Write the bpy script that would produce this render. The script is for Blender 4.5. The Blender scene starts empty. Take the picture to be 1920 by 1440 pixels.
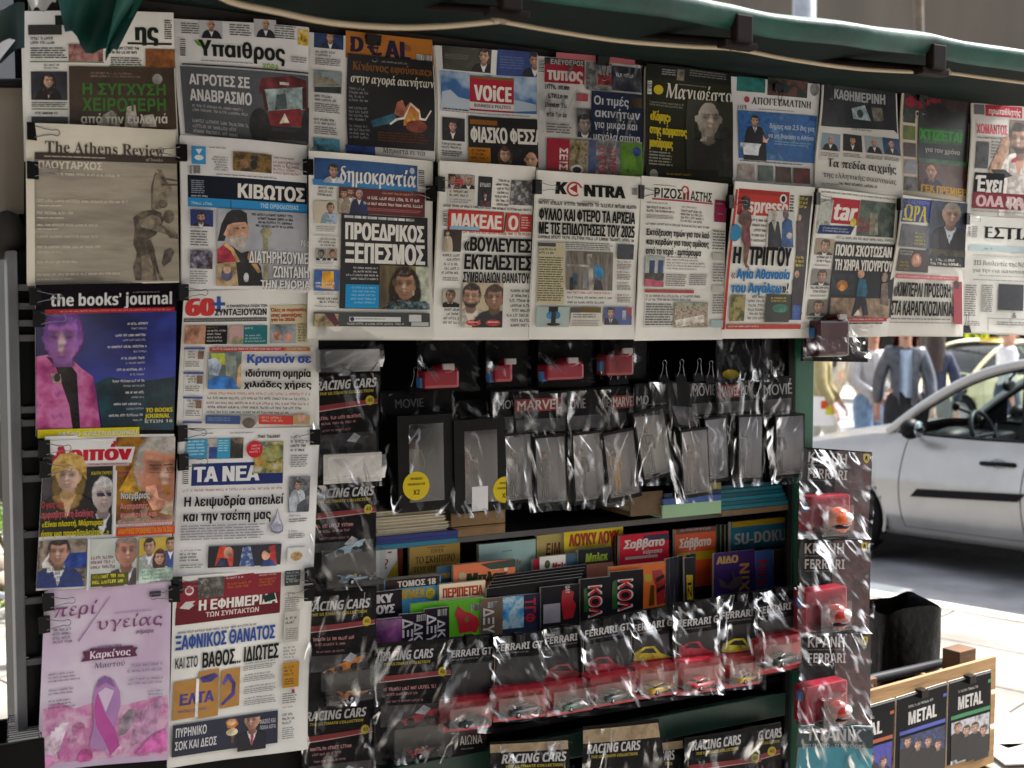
import bpy, bmesh, math, os, random, unicodedata
from mathutils import Vector, Matrix, noise
from mathutils.geometry import tessellate_polygon
SC = bpy.context.scene
COL = SC.collection
R = math.radians
# ---------------------------------------------------------------- camera, world, sun, exposure
F = 2200.0                       # focal length in photo pixels (photo 1920 x 1440)
EYE = 1.67
PITCH = math.atan(120 / F)
cam = bpy.data.cameras.new('camera')
cam.sensor_width = 36.0
cam.lens = F * 36 / 1920
cam.clip_start = 0.05
cam.clip_end = 2000
cam.dof.use_dof = True
cam.dof.focus_distance = 2.75
cam.dof.aperture_fstop = 4.5
camo = bpy.data.objects.new('camera', cam)
camo.location = (0, 0, EYE)
camo.rotation_euler = (R(90) - PITCH, 0, 0)
COL.objects.link(camo)
SC.camera = camo
SUN_DIR = Vector((0.80, 0.42, 1.15)).normalized()      # towards the sun: over the street, right of the kiosk
w = bpy.data.worlds.new('World')
SC.world = w
w.use_nodes = True
wn = w.node_tree.nodes
sky = wn.new('ShaderNodeTexSky')
sky.sky_type = 'NISHITA'
sky.sun_disc = False
sky.sun_elevation = math.asin(SUN_DIR.z)
sky.sun_rotation = math.atan2(SUN_DIR.x, SUN_DIR.y)
sky.air_density = 1.0
sky.dust_density = 4.0
sky.ozone_density = 0.6
hs = wn.new('ShaderNodeHueSaturation')                  # a milky hazy city sky
hs.inputs['Saturation'].default_value = 0.32
w.node_tree.links.new(sky.outputs[0], hs.inputs['Color'])
w.node_tree.links.new(hs.outputs[0], wn['Background'].inputs[0])
wn['Background'].inputs[1].default_value = 0.13
sl = bpy.data.lights.new('sun', 'SUN')
sl.energy = 2.7
sl.angle = R(0.5)
sl.color = (1.0, 0.96, 0.90)
so = bpy.data.objects.new('sun', sl)
so.rotation_euler = SUN_DIR.to_track_quat('Z', 'Y').to_euler()
so.location = (6, 4, 12)
COL.objects.link(so)
SC.view_settings.view_transform = 'Standard'
SC.view_settings.look = 'None'
SC.view_settings.gamma = 1.0
SC.view_settings.exposure = 1.8
SC.render.engine = 'CYCLES'
SC.cycles.use_denoising = True
SC.cycles.max_bounces = 10
SC.cycles.transparent_max_bounces = 24
SC.cycles.caustics_reflective = False
SC.cycles.caustics_refractive = False

# ---------------------------------------------------------------- geometry of the place
TH = math.atan(F / 4150.0)       # the kiosk front runs away to the right by this angle
U = Vector((math.cos(TH), math.sin(TH), 0))
N = Vector((-math.sin(TH), math.cos(TH), 0))   # into the kiosk
P0 = Vector((0, 2.74, 0))
CAMV = Vector((0, 0, EYE))

def ray(px, py):
    a = (px - 960) / F
    b = (720 - py) / F
    return Vector((1, 0, 0)) * a + Vector((0, math.sin(PITCH), math.cos(PITCH))) * b + Vector((0, math.cos(PITCH), -math.sin(PITCH)))

def KP(px, py, v=0.0):
    """photo measure -> kiosk coordinates (along the front, into the kiosk, height) at depth v behind the front"""
    d = ray(px, py)
    t = ((P0 - CAMV).dot(N) + v) / d.dot(N)
    p = CAMV + d * t
    return Vector(((p - P0).dot(U), v, p.z))

def KW(u, v, z):
    p = P0 + U * u + N * v
    return Vector((p.x, p.y, z))

def GP(px, py, z=0.0):
    """photo measure -> point of the level plane at height z"""
    d = ray(px, py)
    t = (z - EYE) / d.z
    return CAMV + d * t

def DP(px, py, y):
    """photo measure -> point at distance y straight ahead"""
    d = ray(px, py)
    return CAMV + d * (y / d.y)

# ---------------------------------------------------------------- materials
def lin(h):
    if isinstance(h, (tuple, list)):
        return tuple(h) + (1,) if len(h) == 3 else tuple(h)
    h = h.lstrip('#')
    if len(h) == 3:
        h = ''.join(c * 2 for c in h)
    o = []
    for i in (0, 2, 4):
        c = int(h[i:i + 2], 16) / 255
        o.append(c / 12.92 if c <= 0.04045 else ((c + 0.055) / 1.055) ** 2.4)
    return tuple(o) + (1,)

_M = {}
def new_mat(name):
    m = bpy.data.materials.new(name)
    m.use_nodes = True
    return m, m.node_tree.nodes, m.node_tree.links, m.node_tree.nodes['Principled BSDF']

def ink(h, rough=0.65, metal=0.0, name='ink', spec=0.22):
    if rough > .2 and isinstance(h, str) and len(h) == 7 and max(int(h[i:i + 2], 16) for i in (1, 3, 5)) < 60 and not metal:
        spec = min(spec, .10)
    k = (h, rough, metal, spec)
    if k in _M:
        return _M[k]
    m, n, l, p = new_mat(name)
    c = lin(h)
    c = tuple(x * 0.86 + 0.004 for x in c[:3]) + (1,)
    p.inputs['Base Color'].default_value = c
    p.inputs['Roughness'].default_value = rough
    p.inputs['Metallic'].default_value = metal
    p.inputs['Specular IOR Level'].default_value = spec
    _M[k] = m
    return m

def noisy(h1, h2, scale=20, rough=0.6, bump=0.0, detail=4, metal=0.0, stretch=(1, 1, 1), lo=0.35, hi=0.65, bscale=None, spec=0.5, coat=0.0):
    k = ('n', h1, h2, scale, rough, bump, detail, metal, stretch, lo, hi, bscale, spec, coat)
    if k in _M:
        return _M[k]
    m, n, l, p = new_mat('surface')
    tc = n.new('ShaderNodeTexCoord')
    mp = n.new('ShaderNodeMapping')
    mp.inputs['Scale'].default_value = stretch
    l.new(tc.outputs['Object'], mp.inputs[0])
    t = n.new('ShaderNodeTexNoise')
    t.inputs['Scale'].default_value = scale
    t.inputs['Detail'].default_value = detail
    l.new(mp.outputs[0], t.inputs['Vector'])
    cr = n.new('ShaderNodeValToRGB')
    cr.color_ramp.elements[0].position = lo
    cr.color_ramp.elements[0].color = lin(h1)
    cr.color_ramp.elements[1].position = hi
    cr.color_ramp.elements[1].color = lin(h2)
    l.new(t.outputs['Fac'], cr.inputs[0])
    l.new(cr.outputs[0], p.inputs['Base Color'])
    p.inputs['Roughness'].default_value = rough
    p.inputs['Metallic'].default_value = metal
    p.inputs['Specular IOR Level'].default_value = spec
    p.inputs['Coat Weight'].default_value = coat
    if bump:
        b = n.new('ShaderNodeBump')
        b.inputs['Strength'].default_value = bump
        b.inputs['Distance'].default_value = 0.01
        t2 = n.new('ShaderNodeTexNoise')
        t2.inputs['Scale'].default_value = bscale or scale * 2
        t2.inputs['Detail'].default_value = 3
        l.new(mp.outputs[0], t2.inputs['Vector'])
        l.new(t2.outputs['Fac'], b.inputs['Height'])
        l.new(b.outputs[0], p.inputs['Normal'])
    _M[k] = m
    return m

def photo_mat(cols, scale=45, rough=0.5, seed=0, stretch=(1, 1, 1), detail=3):
    """a printed picture: soft patches running through a few colours"""
    k = ('ph', tuple(cols), scale, rough, seed, stretch, detail)
    if k in _M:
        return _M[k]
    m, n, l, p = new_mat('printed_picture')
    tc = n.new('ShaderNodeTexCoord')
    mp = n.new('ShaderNodeMapping')
    mp.inputs['Location'].default_value = (seed * 1.37, seed * 0.71, seed * 2.11)
    mp.inputs['Scale'].default_value = stretch
    l.new(tc.outputs['Object'], mp.inputs[0])
    t = n.new('ShaderNodeTexNoise')
    t.inputs['Scale'].default_value = scale
    t.inputs['Detail'].default_value = detail
    t.inputs['Roughness'].default_value = 0.6
    l.new(mp.outputs[0], t.inputs['Vector'])
    cr = n.new('ShaderNodeValToRGB')
    e = cr.color_ramp.elements
    while len(e) < len(cols):
        e.new(0.5)
    for i, c in enumerate(cols):
        e[i].position = 0.3 + 0.4 * i / max(1, len(cols) - 1)
        e[i].color = tuple(x * 0.86 + 0.004 for x in lin(c)[:3]) + (1,)
    l.new(t.outputs['Fac'], cr.inputs[0])
    l.new(cr.outputs[0], p.inputs['Base Color'])
    p.inputs['Roughness'].default_value = rough
    p.inputs['Specular IOR Level'].default_value = 0.4
    _M[k] = m
    return m

def film_mat(strength=1.0, seed=0.0, base=0.0):
    """thin clear crinkled plastic: mostly see-through, mirror-like on its folds"""
    k = ('film', strength, seed, base)
    if k in _M:
        return _M[k]
    m, n, l, p = new_mat('clear_film')
    n.remove(p)
    out = n['Material Output']
    tr = n.new('ShaderNodeBsdfTransparent')
    tr.inputs[0].default_value = (0.95, 0.95, 0.955, 1)
    gl = n.new('ShaderNodeBsdfGlossy')
    gl.inputs['Roughness'].default_value = 0.26
    tc = n.new('ShaderNodeTexCoord')
    def aniso(rot, scale, along, loc):
        mp = n.new('ShaderNodeMapping'); mp.vector_type = 'TEXTURE'
        mp.inputs['Rotation'].default_value = (0, R(rot), 0)
        mp.inputs['Scale'].default_value = (1.0, 1.0, along)
        mp.inputs['Location'].default_value = (loc, loc * 2, loc * 3)
        l.new(tc.outputs['Object'], mp.inputs[0])
        t = n.new('ShaderNodeTexNoise')
        t.inputs['Scale'].default_value = scale
        t.inputs['Detail'].default_value = 1.5
        t.inputs['Distortion'].default_value = 0.15
        l.new(mp.outputs[0], t.inputs['Vector'])
        return t
    rots = (24, -30, 12, 36, -14, -40)
    t = aniso(rots[int(seed) % 6], 26, 5.0, seed + .3)
    t2 = aniso(rots[int(seed + 2) % 6] * -.8, 34, 3.0, seed + 5.1)
    ad = n.new('ShaderNodeMath'); ad.operation = 'MULTIPLY_ADD'
    ad.inputs[1].default_value = 0.5
    l.new(t2.outputs['Fac'], ad.inputs[0])
    l.new(t.outputs['Fac'], ad.inputs[2])
    b = n.new('ShaderNodeBump')
    b.inputs['Strength'].default_value = 0.8
    b.inputs['Distance'].default_value = 0.008
    l.new(ad.outputs[0], b.inputs['Height'])
    l.new(b.outputs[0], gl.inputs['Normal'])
    # sharp folds: where the creasing noise crosses its middle, and only in some places
    ab = n.new('ShaderNodeMath'); ab.operation = 'SUBTRACT'; ab.inputs[1].default_value = 0.5
    l.new(t.outputs['Fac'], ab.inputs[0])
    a2 = n.new('ShaderNodeMath'); a2.operation = 'ABSOLUTE'; l.new(ab.outputs[0], a2.inputs[0])
    mr = n.new('ShaderNodeMapRange'); mr.interpolation_type = 'SMOOTHSTEP'
    mr.inputs[1].default_value = 0.0; mr.inputs[2].default_value = 0.045; mr.inputs[3].default_value = 1.0; mr.inputs[4].default_value = 0.0
    l.new(a2.outputs[0], mr.inputs[0])
    t3 = n.new('ShaderNodeTexNoise'); t3.inputs['Scale'].default_value = 9; t3.inputs['Detail'].default_value = 1
    l.new(tc.outputs['Object'], t3.inputs['Vector'])
    m3 = n.new('ShaderNodeMapRange'); m3.interpolation_type = 'SMOOTHSTEP'
    m3.inputs[1].default_value = 0.47; m3.inputs[2].default_value = 0.64
    l.new(t3.outputs['Fac'], m3.inputs[0])
    sh = n.new('ShaderNodeMapRange'); sh.interpolation_type = 'SMOOTHSTEP'      # broad soft sheens
    sh.inputs[1].default_value = 0.56; sh.inputs[2].default_value = 0.72; sh.inputs[4].default_value = 0.34
    l.new(t2.outputs['Fac'], sh.inputs[0])
    c0 = n.new('ShaderNodeMath'); c0.operation = 'MULTIPLY'
    l.new(mr.outputs[0], c0.inputs[0]); l.new(m3.outputs[0], c0.inputs[1])
    cr = n.new('ShaderNodeMath'); cr.operation = 'ADD'
    l.new(c0.outputs[0], cr.inputs[0]); l.new(sh.outputs[0], cr.inputs[1])
    fr = n.new('ShaderNodeFresnel'); fr.inputs[0].default_value = 1.45
    ml = n.new('ShaderNodeMath'); ml.operation = 'MULTIPLY_ADD'
    ml.inputs[1].default_value = 0.72 * strength
    l.new(cr.outputs[0], ml.inputs[0])
    fh = n.new('ShaderNodeMath'); fh.operation = 'MULTIPLY'; fh.inputs[1].default_value = 0.22
    l.new(fr.outputs[0], fh.inputs[0])
    l.new(fh.outputs[0], ml.inputs[2])
    m2 = n.new('ShaderNodeMath'); m2.operation = 'ADD'; m2.use_clamp = True
    m2.inputs[1].default_value = base
    l.new(ml.outputs[0], m2.inputs[0])
    mx = n.new('ShaderNodeMixShader')
    l.new(m2.outputs[0], mx.inputs[0])
    l.new(tr.outputs[0], mx.inputs[1])
    l.new(gl.outputs[0], mx.inputs[2])
    l.new(mx.outputs[0], out.inputs[0])
    _M[k] = m
    return m

def clear_mat(tint=(0.9, 0.9, 0.92), fac=0.10, rough=0.06):
    """stiff clear plastic of a window or a little box"""
    k = ('clear', tint, fac, rough)
    if k in _M:
        return _M[k]
    m, n, l, p = new_mat('clear_plastic')
    n.remove(p)
    tr = n.new('ShaderNodeBsdfTransparent'); tr.inputs[0].default_value = tint + (1,)
    gl = n.new('ShaderNodeBsdfGlossy'); gl.inputs['Roughness'].default_value = rough
    fr = n.new('ShaderNodeLayerWeight'); fr.inputs[0].default_value = 0.5
    pw = n.new('ShaderNodeMath'); pw.operation = 'POWER'; pw.inputs[1].default_value = 4.0
    l.new(fr.outputs['Facing'], pw.inputs[0])
    ad = n.new('ShaderNodeMath'); ad.operation = 'MULTIPLY_ADD'; ad.use_clamp = True
    ad.inputs[1].default_value = 0.5
    ad.inputs[2].default_value = fac
    l.new(pw.outputs[0], ad.inputs[0])
    mx = n.new('ShaderNodeMixShader')
    l.new(ad.outputs[0], mx.inputs[0]); l.new(tr.outputs[0], mx.inputs[1]); l.new(gl.outputs[0], mx.inputs[2])
    l.new(mx.outputs[0], n['Material Output'].inputs[0])
    _M[k] = m
    return m

class X:
    """arithmetic on node sockets"""
    def __init__(s, nt, k): s.nt, s.k = nt, k
    def op(s, o, *a, clamp=False):
        n = s.nt.nodes.new('ShaderNodeMath'); n.operation = o; n.use_clamp = clamp
        for i, v in enumerate((s,) + a):
            if isinstance(v, X): s.nt.links.new(v.k, n.inputs[i])
            else: n.inputs[i].default_value = v
        return X(s.nt, n.outputs[0])
    def __add__(s, o): return s.op('ADD', o)
    def __radd__(s, o): return s.op('ADD', o)
    def __sub__(s, o): return s.op('SUBTRACT', o)
    def __rsub__(s, o): return s.op('MULTIPLY_ADD', -1.0, o)
    def __mul__(s, o): return s.op('MULTIPLY', o)
    __rmul__ = __mul__
    def ab(s): return s.op('ABSOLUTE')
    def sm(s, a, b):
        """0 below a, 1 above b (b may be smaller: the other way round)"""
        n = s.nt.nodes.new('ShaderNodeMapRange'); n.interpolation_type = 'SMOOTHSTEP'
        s.nt.links.new(s.k, n.inputs[0])
        lo, hi, y0, y1 = (a, b, 0.0, 1.0) if a < b else (b, a, 1.0, 0.0)
        for i, v in zip((1, 2, 3, 4), (lo, hi, y0, y1)): n.inputs[i].default_value = v
        return X(s.nt, n.outputs[0])

def figure_mat():
    """a printed portrait: head, hair, shoulders with soft edges, coloured by the corner attributes of its quad"""
    if 'figure' in _M:
        return _M['figure']
    m, n, l, p = new_mat('printed_portrait')
    nt = m.node_tree
    uvn = n.new('ShaderNodeUVMap'); uvn.uv_map = 'figure'
    A = []
    for k in range(5):
        a = n.new('ShaderNodeVertexColor'); a.layer_name = 'fig' + str(k); A.append(a)
    tn = n.new('ShaderNodeTexNoise'); tn.inputs['Scale'].default_value = 2.4; tn.inputs['Detail'].default_value = 5; tn.inputs['Roughness'].default_value = .62
    ofs = n.new('ShaderNodeVectorMath'); ofs.operation = 'ADD'
    l.new(uvn.outputs[0], ofs.inputs[0]); cb = n.new('ShaderNodeCombineXYZ'); l.new(A[4].outputs['Alpha'], cb.inputs[2]); 
    mu = n.new('ShaderNodeVectorMath'); mu.operation = 'SCALE'; mu.inputs['Scale'].default_value = 37.0
    l.new(cb.outputs[0], mu.inputs[0]); l.new(mu.outputs[0], ofs.inputs[1]); l.new(ofs.outputs[0], tn.inputs['Vector'])
    sc = n.new('ShaderNodeSeparateColor'); l.new(tn.outputs['Color'], sc.inputs[0])
    n1, n2, n3 = (X(nt, sc.outputs[k]) for k in range(3))
    se = n.new('ShaderNodeSeparateXYZ'); l.new(uvn.outputs[0], se.inputs[0])
    u = X(nt, se.outputs[0]) + (n1 - 0.5) * 0.34
    v = X(nt, se.outputs[1]) + (n2 - 0.5) * 0.30
    alp = lambda k: X(nt, A[k].outputs['Alpha'])
    hasH, beard, lng, turn = alp(0), alp(1), alp(2), (alp(3) - 0.5) * 2.0
    def ell(cx, cy, rx, ry, soft=0.16):
        a = (u - cx) * (1 / rx); b = (v - cy) * (1 / ry)
        return (a * a + b * b).op('SQRT').sm(1 + soft, 1 - soft)
    def mixc(f, a, b):
        x = n.new('ShaderNodeMix'); x.data_type = 'RGBA'
        l.new(f.k, x.inputs[0])
        for i, c in ((6, a), (7, b)):
            if isinstance(c, tuple): x.inputs[i].default_value = c + (1,)
            else: l.new(c, x.inputs[i])
        return x.outputs[2]
    def dark(c, f, amt):
        return mixc(f * amt, c, (0.02, 0.014, 0.012))
    fx = u - turn * 0.16                                   # features shift with the turn of the head
    skin, hair, suit, shirt, tie = (a.outputs['Color'] for a in A)
    side = (u * turn * -1.0 + v * 0.35 + (n3 - 0.5)).sm(-0.75, 0.8)
    sk = mixc(side, dark(skin, n3 * 0 + 1, 0.55), mixc(n1.sm(.5, .75) * 0.45, skin, (0.85, 0.66, 0.54)))
    ht = mixc(n2.sm(0.38, 0.62), dark(hair, n3 * 0 + 1, 0.45), mixc(n1.sm(.5, .7) * .4, hair, (0.45, 0.4, 0.36)))
    su = mixc((n1 + u * 0.08).sm(0.4, 0.62), dark(suit, n3 * 0 + 1, 0.5), suit)
    u2 = u * u
    tors = (v * -1.0 - 1.12 - u2 * 0.13 - u2 * u2 * u2 * 0.014).sm(-0.1, 0.1)
    col = su
    vneck = ((v + 2.7) * 0.36 - u.ab()).sm(-0.05, 0.06) * v.sm(-1.0, -1.2)
    col = mixc(vneck, col, shirt)
    col = mixc((0.15 - u.ab()).sm(-0.03, 0.03) * v.sm(-1.35, -1.5) * vneck, col, tie)
    neck = (0.46 - u.ab()).sm(-0.08, 0.08) * (v + 1.55 + u2 * -1.0).sm(-0.1, 0.1)
    col = mixc(neck, col, dark(sk, n3 * 0 + 1, 0.4))
    hb = ell(0, .14, .90, 1.08, .1).op('MULTIPLY', hasH)
    hl = ell(0, -.5, 1.12, 1.75, .1) * lng
    hbk = hb.op('MAXIMUM', hl)
    face = ell(0, -.04, .74, 1.0, .07).op('MAXIMUM', ell(-.76, -.02, .12, .24) * (1.0 - lng)).op('MAXIMUM', ell(.76, -.02, .12, .24) * (1.0 - lng))
    alpha = tors.op('MAXIMUM', hbk).op('MAXIMUM', face).op('MAXIMUM', neck * v.sm(0.1, -.2))
    col = mixc(hbk, col, ht)
    fc = sk
    def fe(cx, cy, rx, ry, soft):
        a = (fx - cx) * (1 / rx); b = (v - cy) * (1 / ry)
        return (a * a + b * b).op('SQRT').sm(1 + soft, 1 - soft)
    fc = mixc(fe(.02, -.2, .12, .34, .6) * .5, fc, (0.9, 0.72, 0.6))
    for d in (-1, 1):
        fc = dark(fc, fe(d * .31, .10, .26, .19, .7), .5)
        fc = dark(fc, fe(d * .31, .06, .15, .06, .7), .55)
        fc = dark(fc, fe(d * .32, .25, .24, .06, .8), .4)
    fc = dark(fc, fe(.05 , -.30, .2, .08, .7), .5)
    fc = mixc(fe(0, -.54, .28, .07, .8) * .55, fc, (0.22, 0.06, 0.05))
    fc = dark(fc, fe(0, -.70, .22, .06, .8), .35)
    bd = ell(0, -.66, .66, .46, .3) * (1.0 - ell(0, -.42, .42, .2, .5)) * beard
    fc = mixc(bd, fc, ht)
    fr = (v - 0.50 - (n1 - .5) * .5 + u * turn * 0.12 + u2 * -.35).sm(-.08, .1) * hasH
    fc = mixc(fr, fc, ht)
    sd = (u.ab() - .60).sm(-.06, .08) * (v - -.1).sm(-.2, .2) * hasH
    fc = mixc(sd * .8, fc, ht)
    col = mixc(face, col, fc)
    x = n.new('ShaderNodeMix'); x.data_type = 'RGBA'; x.inputs[0].default_value = 0.0
    l.new(col, p.inputs['Base Color'])
    p.inputs['Roughness'].default_value = 0.5
    p.inputs['Specular IOR Level'].default_value = 0.4
    l.new(alpha.k, p.inputs['Alpha'])
    n.remove(x)
    _M['figure'] = m
    return m

# ---------------------------------------------------------------- mesh builder and things
class MB:
    def __init__(s):
        s.v = []; s.f = []; s.m = []; s.mats = []; s.smooth = []; s.fig = []
    def mi(s, m):
        if m not in s.mats:
            s.mats.append(m)
        return s.mats.index(m)
    def poly(s, pts, m, smooth=False):
        i = len(s.v)
        s.v += [tuple(p) for p in pts]
        s.f.append(tuple(range(i, i + len(pts)))); s.m.append(s.mi(m)); s.smooth.append(smooth)
    def mesh(s, pts, faces, m, smooth=False):
        i = len(s.v)
        s.v += [tuple(p) for p in pts]
        k = s.mi(m)
        for f in faces:
            s.f.append(tuple(i + j for j in f)); s.m.append(k); s.smooth.append(smooth)
    def box(s, a, b, m, bev=0.0):
        x0, y0, z0 = a; x1, y1, z1 = b
        if bev:
            bm = bmesh.new()
            bmesh.ops.create_cube(bm, size=1.0)
            for q in bm.verts:
                q.co = Vector(((x0 + x1) / 2 + q.co.x * (x1 - x0), (y0 + y1) / 2 + q.co.y * (y1 - y0), (z0 + z1) / 2 + q.co.z * (z1 - z0)))
            bmesh.ops.bevel(bm, geom=bm.edges[:] , offset=bev, segments=2, affect='EDGES', profile=0.6)
            s.mesh([q.co for q in bm.verts], [[q.index for q in f.verts] for f in bm.faces], m, False)
            bm.free()
            return
        p = [(x0, y0, z0), (x1, y0, z0), (x1, y1, z0), (x0, y1, z0), (x0, y0, z1), (x1, y0, z1), (x1, y1, z1), (x0, y1, z1)]
        s.mesh(p, [(0, 3, 2, 1), (4, 5, 6, 7), (0, 1, 5, 4), (1, 2, 6, 5), (2, 3, 7, 6), (3, 0, 4, 7)], m)
    def hexa(s, p, m):
        """eight corners: bottom four, top four"""
        s.mesh(p, [(0, 3, 2, 1), (4, 5, 6, 7), (0, 1, 5, 4), (1, 2, 6, 5), (2, 3, 7, 6), (3, 0, 4, 7)], m)
    def tube(s, pts, r, m, n=8, cap=True):
        pts = [Vector(p) for p in pts]
        rs = r if isinstance(r, (list, tuple)) else [r] * len(pts)
        rings = []; up = None
        for i, p in enumerate(pts):
            d = (pts[min(i + 1, len(pts) - 1)] - pts[max(i - 1, 0)]).normalized()
            if up is None:
                up = Vector((0, 0, 1)) if abs(d.z) < 0.9 else Vector((1, 0, 0))
            x = d.cross(up).normalized(); up = x.cross(d).normalized()
            rings.append([p + (x * math.cos(2 * math.pi * k / n) + up * math.sin(2 * math.pi * k / n)) * rs[i] for k in range(n)])
        V = [q for g in rings for q in g]
        Fc = [(i * n + k, i * n + (k + 1) % n, (i + 1) * n + (k + 1) % n, (i + 1) * n + k) for i in range(len(pts) - 1) for k in range(n)]
        s.mesh(V, Fc, m, True)
        if cap:
            s.poly(rings[0][::-1], m); s.poly(rings[-1], m)
    def grid(s, fn, nx, ny, m, smooth=True, flip=False):
        V = [fn(i / nx, j / ny) for j in range(ny + 1) for i in range(nx + 1)]
        q = lambda i, j: j * (nx + 1) + i
        Fc = [(q(i, j), q(i, j + 1), q(i + 1, j + 1), q(i + 1, j)) for j in range(ny) for i in range(nx)]
        if flip:
            Fc = [f[::-1] for f in Fc]
        s.mesh(V, Fc, m, smooth)
    def ball(s, c, r, m, nu=12, nv=8):
        c = Vector(c); r = r if isinstance(r, (tuple, list)) else (r, r, r)
        def fn(a, b):
            th = 2 * math.pi * a; ph = math.pi * b
            return c + Vector((r[0] * math.sin(ph) * math.cos(th), r[1] * math.sin(ph) * math.sin(th), r[2] * math.cos(ph)))
        s.grid(fn, nu, nv, m, True)
    def lathe(s, prof, m, axis='Z', c=(0, 0, 0), n=20):
        c = Vector(c)
        def pt(r, h, a):
            x, y = r * math.cos(a), r * math.sin(a)
            return c + (Vector((x, y, h)) if axis == 'Z' else Vector((h, x, y)) if axis == 'X' else Vector((x, h, y)))
        V = [pt(r, h, 2 * math.pi * k / n) for r, h in prof for k in range(n)]
        Fc = [(i * n + k, i * n + (k + 1) % n, (i + 1) * n + (k + 1) % n, (i + 1) * n + k) for i in range(len(prof) - 1) for k in range(n)]
        s.mesh(V, Fc, m, True)
    def build(s, name, parent=None, loc=None, rz=None):
        me = bpy.data.meshes.new(name)
        me.from_pydata(s.v, [], s.f)
        for m in s.mats:
            me.materials.append(m)
        me.polygons.foreach_set('material_index', s.m)
        me.polygons.foreach_set('use_smooth', s.smooth)
        if s.fig:
            me.uv_layers.new(name='figure')
            for k in range(5):
                me.color_attributes.new(name='fig' + str(k), type='FLOAT_COLOR', domain='CORNER')
            ul = me.uv_layers['figure']
            ca = [me.color_attributes['fig' + str(k)] for k in range(5)]
            for fi, uv, A in s.fig:
                for li, u in zip(me.polygons[fi].loop_indices, uv):
                    ul.data[li].uv = u
                    for k in range(5):
                        ca[k].data[li].color = A[k]
        me.update()
        o = bpy.data.objects.new(name, me)
        COL.objects.link(o)
        if parent is not None:
            o.parent = parent
        if loc is not None:
            o.location = loc
        if rz is not None:
            o.rotation_euler = (0, 0, rz)
        return o

def tag(o, label, cat, group=None, kind=None):
    if label: o['label'] = label
    if cat: o['category'] = cat
    if group: o['group'] = group
    if kind: o['kind'] = kind
    return o

def thing(name, label, cat, loc=(0, 0, 0), rz=0.0, group=None):
    o = bpy.data.objects.new(name, None)
    o.empty_display_size = 0.05
    COL.objects.link(o)
    o.location = loc
    o.rotation_euler = (0, 0, rz)
    return tag(o, label, cat, group)

def kthing(name, label, cat, k, group=None):
    """a thing standing in the kiosk's own frame, at kiosk coordinates k"""
    return thing(name, label, cat, KW(*k), TH, group)

def structure(o):
    o['kind'] = 'structure'
    return o

def copy_thing(o, parent=None):
    c = o.copy()
    COL.objects.link(c)
    if parent is not None:
        c.parent = parent
    for ch in list(o.children):
        copy_thing(ch, c)
    return c

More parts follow.
